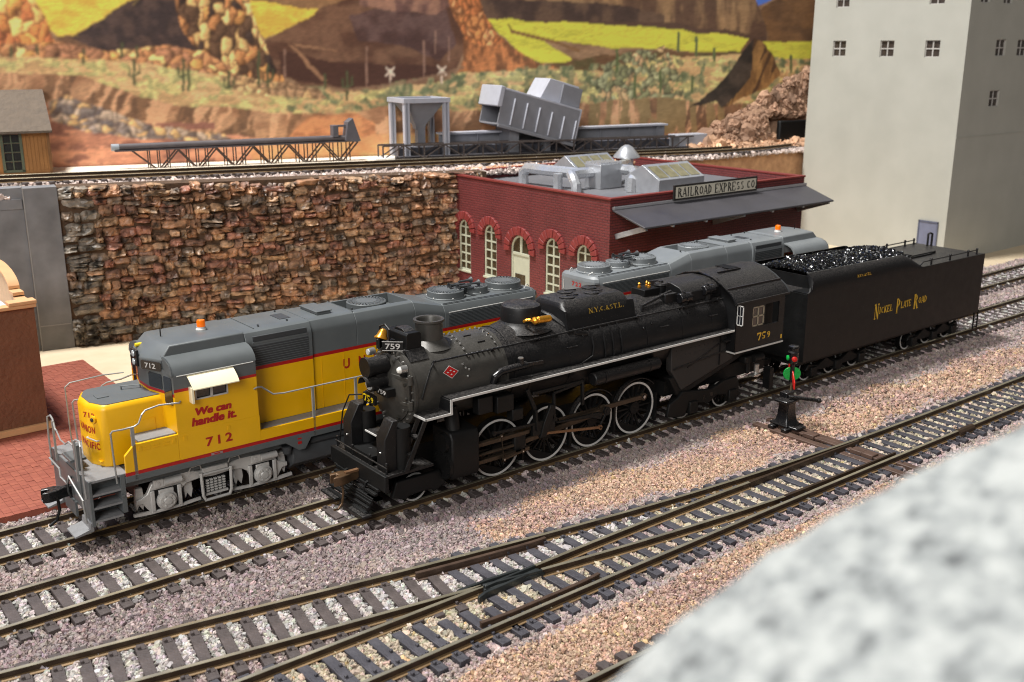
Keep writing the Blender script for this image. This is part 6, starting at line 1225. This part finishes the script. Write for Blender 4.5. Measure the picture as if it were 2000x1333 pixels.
# ------------------------------------------------------------------ truss bridge lying in front of the crusher plant
tdk2 = mat('truss_brown', (80,72,70), .6, var=.2)
ts = up_thing('truss_span', 'dark brown truss span lying along the upper track', 'truss', 17.9, 5.75+.25, zc(28))
def tz(x): return -.0135*(x-10)
for y in (0, .7):
    for z in (.05, .78): MB().beam((0,y,z+tz(0)),(20.6,y,z+tz(20.6)),.10,.09).build('chord', tdk2, ts)
    n_ = 17
    for i in range(n_+1):
        x = 20.2*i/n_; MB().beam((x,y,.08+tz(x)),(x,y,.78+tz(x)),.07,.06).build('vertical', tdk2, ts)
        if i < n_: x2 = 20.2*(i+1)/n_; MB().beam((x,y-.02,.08+tz(x)) if i % 2 == 0 else (x,y-.02,.78+tz(x)), (x2,y-.02,.78+tz(x2)) if i % 2 == 0 else (x2,y-.02,.08+tz(x2)), .05, .06).build('diagonal', tdk2, ts)
tdk3 = MB(); tdk3.prism([(1.0,.12+tz(1)),(20.4,.12+tz(20.4)),(20.4,.16+tz(20.4)),(1.0,.16+tz(1))], .05, .65); tdk3.build('walkway', mat('walk_dark', (64,62,66), .6), ts)
# ------------------------------------------------------------------ crusher plant behind it
def upb(xl, yl, dz=0): return up_thing
pg = up_thing('plate_girder', 'long grey plate girder with pale top flange', 'girder', 22.0, 7.6, zc(29))
bx(pg, 'web', mg, 0, 15.6, .2, .3, 0, 1.25); bx(pg, 'top_flange', lg, 0, 15.6, -.15, .65, 1.25, 1.36, .01); bx(pg, 'bottom_flange', lg, 0, 15.6, -.1, .6, 0, .1)
for i in range(8): bx(pg, 'stiffener', mg, .2+i*2.1, .26+i*2.1, .05, .2, .1, 1.25)
bd = up_thing('plant_base', 'dark grey plant base box behind the truss span', 'base', 18.9, 6.8, zc(28)); MB().prism([(.3,0),(.3,.70),(18.5,.46),(18.5,-.2)], .1, .75).build('base_box', mat('base_dark', (78,78,86), .6), bd); bx(bd, 'base_lid', lg, .4, 6.0, .05, .8, .66, .74)
gbk = up_thing('grey_block', 'plain grey block at the far end of the truss span', 'block', 37.6, 6.4, zc(38)); bx(gbk, 'block_body', lg, 0, 2.3, 0, 1.0, -.1, .85, .02); bx(gbk, 'block_rib', mg, -.6, .1, -.05, .02, .0, .8)
cr = up_thing('crusher_house', 'tilted pale grey ribbed crusher housing with open end', 'crusher', 24.9, 6.3, zc(26)); ca = math.radians(15)
def tilt(x, y, z): return (.0+x*math.cos(ca)+z*math.sin(ca)*.9, y, 2.0-x*math.sin(ca)+z*math.cos(ca))
def tbox(par, nm, mt, x0, x1, y0, y1, z0, z1, bevel=.015):
    q_ = MB().box(x0,x1,y0,y1,z0,z1); q_.v = [tilt(*p) for p in q_.v]; return q_.build(nm, mt, par, bevel)
body = MB(); 
P_ = [(-.0,.0),(.0,1.55),(.3,1.85),(2.1,1.85),(2.1,.0)]
tbox(cr, 'roof_panel', lg, 0, 5.2, -.1, 2.2, 1.75, 1.85); tbox(cr, 'near_side', mg, .0, 5.2, -.1, -.0, -.2, 1.75); tbox(cr, 'far_side', mg, .0, 5.2, 2.1, 2.2, -.2, 1.75); tbox(cr, 'floor_panel', mg, .0, 5.2, .0, 2.1, -.25, -.15); tbox(cr, 'inner_shade', M.black2, 1.4, 1.5, 0, 2.1, -.15, 1.75); tbox(cr, 'end_panel', lg, 5.2, 5.3, -.1, 2.2, -.25, 1.85)  # the black inner panel stands in for shade inside the housing
q_ = MB().box(-.25, .05, -.15, 2.25, .75, 1.9); q_.v = [tilt(*p) for p in q_.v]; q_.build('front_hood', lg, cr, .04)
for i in range(6): tbox(cr, 'rib', lg, .75+i*.85, .82+i*.85, -.2, -.1, -.1, 1.4-.05*i)
tbox(cr, 'sill_beam', mg, .0, 5.3, -.22, -.1, -.35, -.18); 
for i in range(2): tbox(cr, 'roof_seam', mg, .9+i*.8, .94+i*.8, -.1, 2.2, 1.85, 1.87)
q_ = MB().prism([(2.6,1.9),(3.0,3.1),(5.0,3.1),(5.35,1.9)], .3, 2.1); q_.v = [tilt(*p) for p in q_.v]; q_.build('transfer_box', lg, cr, .02); tbox(cr, 'transfer_side', mg, 3.9, 5.25, .22, .3, 1.9, 3.0)
bx(cr, 'support_leg', mg, .9, 1.5, .2, 1.9, .1, 1.8); bx(cr, 'support_leg', mg, 3.2, 3.6, .2, 1.9, .1, 1.0)
# ------------------------------------------------------------------ rock hill with a tunnel mouth at the back right
rkm = ray_color('brown_rock', (112,84,66), (186,150,122), 1.6, .9, bump=1.0)
def vnoise(x, y, seed):
    r_ = np.random.default_rng(seed).random((64, 64)); xi = np.floor(x).astype(int); yi = np.floor(y).astype(int); fx = x-xi; fy = y-yi; fx = fx*fx*(3-2*fx); fy = fy*fy*(3-2*fy)
    g = lambda a, b: r_[a % 64, b % 64]
    return (g(xi,yi)*(1-fx)+g(xi+1,yi)*fx)*(1-fy)+(g(xi,yi+1)*(1-fx)+g(xi+1,yi+1)*fx)*fy
def fbm(x, y, seed, o=4): return sum(vnoise(x*2**k, y*2**k, seed+k)/2**k for k in range(o))/sum(1/2**k for k in range(o))
hx, hy = np.meshgrid(np.linspace(38.5, 62, 110), np.linspace(6.7, 9.0, 26), indexing='ij')
base = np.interp(hx, [38.5,41,44,47,50,62], [.1,1.0,2.2,3.6,4.6,5.5])*np.clip((hy-6.6)/1.1, 0, 1)**.6
hz_ = base*(.75+.5*fbm(hx*.9, hy*.9+base, 3)) + .5*(fbm(hx*2.2, hy*2.2+base*1.5, 9)-.5); ridg = np.abs(fbm(hx*1.6, base*1.6+hy, 21)-.5); hz_ -= .3*np.exp(-ridg*30)
hole = (hx > 45.6) & (hx < 48.6) & (base < 2.2)
hyy = hy + np.where(hole, .9, 0) - .35*fbm(hx*1.7, hz_*1.7, 14)
V = np.c_[hx.ravel(), hyy.ravel(), (hz_+5.55).ravel()]; nx, ny = hx.shape
q = MB(); q.add(V, [(i*ny+j, (i+1)*ny+j, (i+1)*ny+j+1, i*ny+j+1) for i in range(nx-1) for j in range(ny-1)]); hill = up_build(q, 'rock_hill', rkm, smooth=False); tag(hill, 'rugged brown rock hill with a dark tunnel mouth beside the tower', 'hill')
bx(hill, 'tunnel_shade', M.black2, 45.9, 49.0, 6.4, 6.75, 5.3, 7.35, .1)  # solid black block standing in for the darkness inside the tunnel
nb = 1300; bi = rng.integers(2, nx-2, nb); bj = rng.integers(0, ny-6, nb); PB = V.reshape(nx, ny, 3)[bi, bj]+rng.normal(0, .05, (nb, 3)); PB = PB[~((PB[:,0] > 45.3) & (PB[:,0] < 49.2) & (PB[:,2] < 7.6))]; nb = len(PB)
ob = scatter('boulders', PB, np.clip(np.tile(lins((150,118,96)), (nb,1))*np.exp(rng.normal(0,.2,nb))[:,None], .02, .9), .17*np.exp(rng.normal(0,.4,nb)), parent=hill)
n = 900; rx_ = rng.uniform(38.5, 52, n); ry_ = rng.uniform(5.9, 7.2, n); rz_ = 5.62+rng.uniform(0, .25, n)+.35*np.clip((ry_-6.2), 0, 1)
o = scatter('rubble', np.c_[rx_, ry_, rz_], np.clip(np.tile(lins((190,152,122)), (n,1))*np.exp(rng.normal(0,.25,n))[:,None], .02, .9), .17*np.exp(rng.normal(0,.4,n)), label='loose tan rubble at the foot of the rock hill', cat='rubble'); o.location = (UO[0]*S, UO[1]*S, ZO*S); o.rotation_euler = (0,0,UPY)
# ------------------------------------------------------------------ white rock in the foreground
def rockheight(x, y):
    # ridge falls towards the tracks; everything beyond the ridge line drops away
    return None
Cx, Cy, Cz = -17.0626, -23.1297, 11.9984
ca_, sa_ = math.cos(-0.668304), math.sin(-0.668304); cp_, sp2 = math.cos(1.29556), math.sin(1.29556)
def unpx(u, v, t):
    dx, dy, dz = (u-1000)/2031.95, -(v-666.5)/2031.95, -1.0
    y2, z2 = dy*cp_-dz*sp2, dy*sp2+dz*cp_; return (Cx+t*(dx*ca_-y2*sa_), Cy+t*(dx*sa_+y2*ca_), Cz+t*z2)
crest = [(900,1560),(1060,1440),(1195,1330),(1250,1275),(1340,1205),(1445,1128),(1500,1085),(1560,1048),(1700,965),(1850,893),(2000,822),(2200,735),(2450,640)]
ridge = [unpx(u, v, 6.0+.2*math.sin(u*.004)) for u, v in crest]
ru = np.linspace(0, len(ridge)-1, 150); R3 = np.array(ridge); RX, RY, RZ = [np.interp(ru, np.arange(len(ridge)), R3[:,k]) for k in range(3)]
near = np.array([ca_*0 - .0, 0]); down = np.array([math.cos(-0.668304+math.pi/2), math.sin(-0.668304+math.pi/2)])     # horizontal view direction
rows = []
for k, (dist, drop) in enumerate([(-3.9,-.5),(-3.2,-.45),(-2.7,-.4)] + [(-2.4+.12*i, -.25*(1-i/20)) for i in range(21)] + [(.2,-.25),(.5,-.9),(.9,-2.0),(1.5,-3.6),(2.3,-5.4),(3.2,-7.4),(4.2,-9.6),(5.0,-11)]):
    side = np.array([math.cos(-0.668304), math.sin(-0.668304)])
    x = RX+down[0]*dist; y = RY+down[1]*dist
    if dist <= .05: z = RZ + dist*.02 + drop*.6
    else: z = RZ+drop
    amp = .16 if dist < .1 else .3
    z = z + amp*(fbm(x*1.3+9, y*1.3+9, 31, 5)-.5)*min(1, abs(dist)+.5) + .05*(vnoise(x*7, y*7, 77)-.5)
    rows.append(np.c_[x, y, np.maximum(z, -.45)])
q = MB(); nr, nc = len(rows), len(RX); q.add(np.concatenate(rows), [(i*nc+j, i*nc+j+1, (i+1)*nc+j+1, (i+1)*nc+j) for i in range(nr-1) for j in range(nc-1)])
wr = bpy.data.materials.new('white_plaster_rock'); wr.use_nodes = True; N = wr.node_tree.nodes; L = wr.node_tree.links; b = N['Principled BSDF']; b.inputs['Roughness'].default_value = .9
tc = N.new('ShaderNodeTexCoord'); n1 = N.new('ShaderNodeTexNoise'); n1.inputs['Scale'].default_value = 5.0/S; n1.inputs['Detail'].default_value = 9; n1.inputs['Roughness'].default_value = .62; L.new(tc.outputs['Object'], n1.inputs['Vector'])
rp = N.new('ShaderNodeValToRGB'); e = rp.color_ramp.elements; e[0].position = .265; e[0].color = (*lin((60,62,64)),1); e[1].position = .42; e[1].color = (*lin((142,146,146)),1); e.new(.60).color = (*lin((176,179,177)),1); L.new(n1.outputs['Fac'], rp.inputs[0]); L.new(rp.outputs[0], b.inputs['Base Color'])
bp = N.new('ShaderNodeBump'); bp.inputs['Strength'].default_value = .7; bp.inputs['Distance'].default_value = .12*S; L.new(n1.outputs['Fac'], bp.inputs['Height']); L.new(bp.outputs[0], b.inputs['Normal'])
fgr = q.build('white_rock', wr); tag(fgr, 'large white plaster rock with grey flecks in the blurred foreground', 'rock')
# ------------------------------------------------------------------ painted backdrop: a flat desert mural on a board, painted into a colour attribute
def proj_px(X, Y, Z):
    dx, dy, dz = X-Cx, Y-Cy, Z-Cz; x1 = dx*ca_+dy*sa_; y1 = -dx*sa_+dy*ca_; yc = y1*cp_+dz*sp2; zc_ = -y1*sp2+dz*cp_
    return 1000+2031.95*x1/-zc_, 666.5-2031.95*yc/-zc_
xs = np.r_[np.arange(-40,-6,1.0), np.arange(-6,56,.066), np.arange(56,96,1.0)]; zs = np.r_[np.arange(4.0,5.4,.4), np.arange(5.4,15.4,.066), np.arange(15.6,30,.6)]
gx, gz = np.meshgrid(xs, zs, indexing='ij'); cU, sU = math.cos(UPY), math.sin(UPY); BY = 8.95
WX = UO[0]+gx*cU-BY*sU; WY = UO[1]+gx*sU+BY*cU
u, v = proj_px(WX, WY, gz); NU, NV = u.shape
def inpoly(P):
    P = np.array(P, float); r_ = np.zeros(u.shape, bool); j = len(P)-1
    for i in range(len(P)):
        c = ((P[i,1] > vv) != (P[j,1] > vv)); d_ = P[j,1]-P[i,1]
        r_ ^= c & (uu < (P[j,0]-P[i,0])*(vv-P[i,1])/(d_ if abs(d_) > 1e-9 else 1e-9)+P[i,0]); j = i
    return r_
wu, wv = fbm(u*.03, v*.03, 5)-.5, fbm(u*.03+40, v*.03+40, 6)-.5; uu, vv = u+10*wu, v+10*wv      # hand-painted wobbly outlines
col3 = np.zeros(u.shape+(3,)); 
def paint(mask, c, var=.12, sx=.05, sy=.05, seed=0, c2=None, amt=1.0):
    n_ = fbm(u*sx+seed*3.1, v*sy+seed*1.7, seed+50)
    base = lins(c)[None, None, :]*np.ones(u.shape+(1,))
    if c2 is not None: t = np.clip((n_-.38)/.24, 0, 1)[..., None]; base = base*(1-t)+lins(c2)*t
    base = base*(1+var*2*(fbm(u*.12, v*.12, seed+9)-.5))[..., None]; m_ = mask[..., None]*amt; col3[...] = col3*(1-m_)+base*m_
def cells(mask, cs, dark, su, sv, seed, thr=.30, jit=True):
    a, b_ = (uu+26*(fbm(u*.05, v*.05, 61)-.5))*su, (vv+26*(fbm(u*.05+20, v*.05, 63)-.5))*sv; lx = np.zeros(u.shape); ai, bi = np.floor(a), np.floor(b_); best = np.full(u.shape, 9.); sec = np.full(u.shape, 9.); idx = np.zeros(u.shape)
    for i in (-1,0,1):
        for j in (-1,0,1):
            hx_ = (np.sin((ai+i)*127.1+(bi+j)*311.7+seed)*43758.5453) % 1; hy_ = (np.sin((ai+i)*269.5+(bi+j)*183.3+seed)*43758.5453) % 1
            d_ = np.hypot(ai+i+hx_-a, bi+j+hy_-b_); m_ = d_ < best; sec = np.where(m_, best, np.minimum(sec, d_)); idx = np.where(m_, hx_*.6+hy_*.4, idx); lx = np.where(m_, (a-ai-i-hx_)+.6*(b_-bi-j-hy_), lx); best = np.where(m_, d_, best)
    e_ = np.clip((sec-best)/thr*1.5, .08, 1)[..., None]; pal = np.array([lins(c) for c in cs]); k_ = np.clip((idx*len(cs)).astype(int), 0, len(cs)-1); c_ = pal[k_]*np.clip(1.1-.95*lx, .32, 1.5)[..., None]*(.8+.4*fbm(u*.2, v*.2, 67))[..., None]
    c_ = lins(dark)*(1-e_)+c_*e_; col3[mask] = np.clip(c_, 0, 1)[mask]
ones = np.ones(u.shape, bool)
paint(ones, (116,84,58), .25, .02, .05, 1, (148,116,84)); paint(vv < -70-.1*u*0, (70,120,200), .1, .01, .01, 2)
paint(inpoly([(1468,-40),(1472,-2),(1482,10),(1500,2),(1560,-40)]), (66,110,196), .05)
paint(inpoly([(1490,12),(1560,-30),(1900,-60),(1900,90),(1590,84),(1490,84),(1470,60)]), (128,92,54), .2, .02, .04, 3, (104,76,50))
st_ = inpoly([(950,-60),(1460,-60),(1490,40),(1500,80),(1300,56),(940,40)]); paint(st_, (148,116,78), .2, .05, .012, 4, (98,72,54))
paint(inpoly([(940,26),(1100,36),(1300,44),(1495,72),(1495,84),(1300,60),(950,44)]), (92,68,54), .15)
paint(inpoly([(868,-60),(945,-60),(960,-10),(1010,0),(1200,10),(1300,30),(1300,46),(950,36)]), (104,80,62), .2, .04, .02, 6, (76,58,50))
# yellow valleys
Y1, Y2 = (222,190,44), (200,164,34)
for P in ([(40,-60),(300,-60),(266,0),(238,9),(210,31),(175,52),(140,73),(112,72),(85,45),(60,0)], [(470,-60),(560,-40),(487,2),(560,10),(623,21),(590,45),(560,60),(518,75),(493,35)]): paint(inpoly(P), Y1, .06, .03, .08, 7, Y2)
for P in ([(950,36),(1100,44),(1300,56),(1463,76),(1447,103),(1300,97),(1200,94),(1125,87),(1055,75),(1121,118),(1100,124),(1060,125),(1020,108),(988,77),(964,52)], [(1488,82),(1900,80),(1900,116),(1590,115),(1522,117),(1500,100)]): paint(inpoly(P), (206,198,20), .07, .02, .08, 8, (186,182,14))
paint(inpoly([(480,-60),(500,-5),(560,8),(625,20),(700,-10),(720,-60)]), (140,104,66), .2)
# dark mounds
paint(inpoly([(135,77),(175,54),(205,34),(225,18),(250,2),(300,-10),(350,-12),(365,40),(400,110),(300,112),(200,100)]), (88,68,60), .25, .06, .06, 9, (66,52,50))
hill_ = inpoly([(515,80),(560,58),(640,14),(720,-20),(890,-30),(900,40),(906,100),(890,140),(800,165),(680,176),(600,165),(545,150)]); paint(hill_, (96,64,46), .2, .02, .04, 10, (120,86,62))
paint(inpoly([(680,30),(760,10),(870,20),(890,90),(860,120),(780,90),(700,80)]), (104,78,72), .2, .03, .03, 11, (84,58,52)); paint(inpoly([(545,100),(640,120),(860,130),(890,140),(700,176),(550,152)]), (82,52,40), .12)
paint(inpoly([(720,-60),(870,-60),(880,10),(850,30),(760,20),(700,10)]), (150,110,88), .2, .06, .03, 12, (110,78,70))
for P in ([(565,88),(575,92),(640,160),(628,160)], [(575,86),(660,100),(660,103),(578,92)]): paint(inpoly(P), (150,110,76), .1)
# orange spur
paint(inpoly([(864,-60),(928,-60),(940,20),(960,50),(985,78),(1010,100),(1060,128),(1130,140),(1130,170),(880,170),(905,120),(903,70),(880,20)]), (190,120,58), .25, .09, .06, 13, (124,80,44)); cells(inpoly([(868,-60),(926,-60),(945,30),(985,80),(960,92),(908,80),(884,20)]), [(196,126,58),(176,106,46),(210,146,84)], (104,66,36), .10, .055, 3, .5)
paint(inpoly([(1010,112),(1060,128),(1121,120),(1180,108),(1300,100),(1460,104),(1460,150),(1150,150)]), (112,80,50), .2, .05, .05, 14, (96,84,50))
# scrub plain
sct = [(-200,100),(0,105),(130,112),(300,118),(400,140),(540,158),(600,172),(690,180),(800,168),(870,158),(900,140),(960,140),(1080,135),(1180,140),(1250,120),(1300,110),(1450,108),(1600,118),(1900,118)]
cl = [(1900,190),(1594,196),(1400,205),(1300,190),(1200,196),(1100,205),(1000,215),(860,216),(750,206),(690,222),(560,222),(450,212),(330,205),(250,180),(190,160),(150,146),(0,142),(-200,142)]
paint(inpoly(sct+cl), (202,164,108), .3, .02, .10, 15, (178,142,92))
scr = inpoly(sct+cl) & (fbm(u*.05, v*.11, 71) > .53); paint(scr, (164,156,96), .35, .1, .1, 16, (200,182,110)); scg = inpoly([(560,165),(700,175),(900,140),(1460,108),(1600,116),(1600,190),(560,222)]) & (fbm(u*.07+9, v*.09, 75) > .52); paint(scg, (150,140,96), .4, .15, .12, 17, (104,112,76))
cells(inpoly([(1150,150),(1220,105),(1300,92),(1330,150),(1340,190),(1180,200)]) & (fbm(u*.08, v*.08, 78) > .42), [(196,160,112),(150,150,110),(122,122,84),(170,140,96)], (80,78,58), .065, .075, 11, .35)
# rock towers and boulders
RC = [(232,160,66),(214,136,56),(236,182,92),(190,112,50)]
cells(inpoly([(-200,-60),(60,-60),(74,10),(92,45),(108,84),(150,92),(142,112),(40,108),(-200,100)]), RC, (104,58,34), .050, .030, 2, .30); cells(inpoly([(338,-60),(478,-60),(492,20),(508,60),(520,92),(540,132),(558,162),(520,160),(440,140),(395,112),(356,62),(346,20)]), [(214,150,70),(190,128,66),(226,178,104),(96,70,48),(70,54,46)], (70,48,36), .060, .040, 4, .34)
cells(inpoly([(0,86),(120,84),(150,92),(230,98),(330,88),(400,105),(450,130),(470,152),(380,140),(250,118),(0,112)]), [(226,164,78),(196,136,80),(158,110,74),(236,190,110)], (92,62,44), .045, .065, 6, .32)
cells(inpoly([(460,150),(560,162),(620,172),(640,196),(520,186),(440,170)]), [(190,150,96),(160,124,86),(206,170,112)], (110,84,58), .055, .09, 8, .4)
# earth bank
bk = [(-200,142),(0,142),(150,146),(190,160),(250,180),(330,205),(450,212),(560,222),(690,222),(750,206),(860,216),(1000,215),(1100,205),(1200,196),(1300,190),(1400,205),(1594,196),(1900,190)]
lo_ = [(1900,262),(1594,266),(1400,262),(1200,258),(1000,262),(860,256),(740,262),(640,275),(560,272),(450,264),(300,250),(200,230),(100,196),(0,204),(-200,204)]
bank = inpoly(bk+lo_); paint(bank, (176,132,92), .2, .03, .03, 18, (154,110,74)); sl_ = u+.45*v+14*wu*3
strip = bank & (fbm(sl_*.055, v*.006, 81) > .55); paint(strip, (112,82,58), .2, .1, .03, 19, (134,98,66)); strip2 = bank & (fbm(sl_*.07+30, v*.006, 84) > .62); paint(strip2, (198,150,106), .1)
paint(inpoly(bk+lo_) & (u > 1150) & (fbm(u*.09, v*.01, 87) > .5), (140,116,74), .2)
paint(inpoly([(600,228),(690,222),(735,240),(742,300),(620,290),(560,272)]), (196,132,78), .2, .05, .08, 20, (170,110,66))
# ground in front
paint((vv > np.interp(u, [p[0] for p in lo_[::-1]], [p[1] for p in lo_[::-1]])), (196,136,100), .2, .015, .06, 21, (168,112,84)); paint(inpoly([(480,272),(640,276),(745,262),(900,258),(900,330),(500,330)]), (214,158,100), .12, .02, .08, 22, (198,140,88)); paint((vv > 262) & (u > 880), (176,128,84), .2, .03, .05, 23, (150,112,76))
dkp = (vv > 240) & (u < 420) & (fbm(u*.02, v*.07, 91) > .56); paint(dkp, (140,92,74), .2)
cells(inpoly([(90,196),(130,190),(200,212),(300,246),(440,262),(460,278),(360,276),(250,268),(170,258),(100,236)]), [(150,134,124),(120,108,102),(172,150,128),(200,160,100),(98,88,86)], (104,84,74), .060, .09, 12, .4)
# dark painted pyramid rock on the right
pyl = inpoly([(1346,208),(1372,192),(1400,172),(1430,135),(1455,100),(1474,74),(1482,86),(1474,120),(1466,150),(1440,185),(1412,214),(1400,200)]); pyr = inpoly([(1474,74),(1492,84),(1512,108),(1524,146),(1500,170),(1450,192),(1408,216),(1440,185),(1466,150)])
paint(pyl, (54,46,40), .3, .04, .04, 24, (76,64,54)); pn = fbm((u+.4*v)*.11, v*.012, 95); paint(pyr, (156,116,58), .2, .1, .02, 25, (120,86,44)); paint(pyr & (pn > .56), (86,62,40), .1)
# cacti, poles, crossing signs
def stroke(x0, y0, x1, y1, wd, c, amt=1.0):
    d_ = np.array([x1-x0, y1-y0], float); l_ = np.hypot(*d_); d_ /= l_; t = np.clip((u-x0)*d_[0]+(v-y0)*d_[1], 0, l_); dist = np.hypot(u-x0-t*d_[0], v-y0-t*d_[1]); paint(dist < wd, c, .2, .1, .1, 30, None, amt)
for (x, y0, y1, ar) in ((22,90,112,0),(73,88,106,0),(163,100,124,0),(238,84,112,0),(268,92,112,0),(262,118,165,1),(358,118,176,1),(369,138,176,0),(447,140,170,1),(505,100,165,0),(523,128,168,1),(678,140,196,1),(635,146,170,0),(1205,98,140,0),(1325,64,100,0),(1360,74,110,0),(1395,96,118,0),(1240,150,190,0),(1290,140,180,0),(1545,110,140,0),(1352,150,180,0)):
    cc_ = (84,88,56) if x < 1000 else (92,104,62); stroke(x, y0, x, y1, 2.6, cc_)
    if ar: stroke(x-9, y0+14, x-9, y0+30, 2, cc_); stroke(x-9, y0+30, x, y0+34, 2, cc_); stroke(x+10, y0+10, x+10, y0+26, 2, cc_); stroke(x+10, y0+26, x, y0+31, 2, cc_)
for x, y0, y1 in ((716,92,170),(828,80,155),(850,62,104),(877,74,120),(556,98,150)): stroke(x, y0, x, y1, 1.8, (150,116,96), .8)
for x, y in ((762,140),(863,138)): stroke(x, y-4, x, y+24, 1.8, (196,172,150)); stroke(x-8, y-8, x+8, y+8, 1.8, (206,186,164)); stroke(x-8, y+8, x+8, y-8, 1.8, (206,186,164))
rlc = [(650,178),(720,172),(800,160),(860,146),(905,132)]
for (a, b_), (c_, d_) in zip(rlc, rlc[1:]): stroke(a, b_, c_, d_, 3.0, (140,108,80), .7)
stroke(993,48,1000,62,1.6,(110,90,40)); stroke(1000,62,1090,84,3.2,(128,92,50)); stroke(1090,84,1130,100,2.6,(128,92,50)); stroke(90,38,150,70,1.2,(180,150,40),.6); stroke(300,-30,260,10,1.2,(180,150,40),.5)
def soft(a):
    for ax in (0, 1): a = (np.roll(a, 1, ax)+2*a+np.roll(a, -1, ax))/4
    return a
col3 = soft(col3); brush = fbm(u*.16+.3*v*.1, v*.5, 101, 3)-.5; brush2 = fbm((u-.6*v)*.09, (v+.3*u)*.30, 103, 3)-.5
col3 = np.clip(col3*(1.55+.30*brush+.40*brush2)[..., None]*(1+.10*(fbm(u*.01, v*.02, 107)[..., None]-.5)*np.array([1., .2, -1.])), .012, .85); lum = col3.mean(-1, keepdims=True); col3 = lum+(col3-lum)*.80; col3 = np.clip(1.12*np.clip(col3, .001, 1)**1.14, .008, .85)
me = bpy.data.meshes.new('painted_backdrop'); 
vert = np.stack([gx, np.full(gx.shape, BY), gz], -1).reshape(-1, 3)*S; I = np.arange(NU*NV).reshape(NU, NV); fq = np.stack([I[:-1,:-1], I[1:,:-1], I[1:,1:], I[:-1,1:]], -1).reshape(-1, 4)
me.vertices.add(len(vert)); me.vertices.foreach_set('co', vert.astype(np.float32).ravel()); me.loops.add(fq.size); me.loops.foreach_set('vertex_index', fq.astype(np.int32).ravel()); me.polygons.add(len(fq)); me.polygons.foreach_set('loop_start', np.arange(0, fq.size, 4, dtype=np.int32)); me.update(calc_edges=True)
me.attributes.new('paint', 'FLOAT_COLOR', 'POINT').data.foreach_set('color', np.c_[col3.reshape(-1,3), np.ones(NU*NV)].astype(np.float32).ravel())
pm_ = bpy.data.materials.new('mural_paint'); pm_.use_nodes = True; N = pm_.node_tree.nodes; L = pm_.node_tree.links; b = N['Principled BSDF']; b.inputs['Roughness'].default_value = .6; a = N.new('ShaderNodeAttribute'); a.attribute_name = 'paint'; L.new(a.outputs['Color'], b.inputs['Base Color']); me.materials.append(pm_)
bd_ = thing('painted_backdrop', 'painted desert mural of mountains, yellow valleys and cacti behind the layout', 'backdrop', (UO[0], UO[1], 0), UPY)
mo = bpy.data.objects.new('mural', me); col.objects.link(mo); mo.parent = bd_
bx(bd_, 'board', mat('board_brown', (120,96,70), .8), -40, 95, BY+.02, BY+.4, 3.5, 29.9)
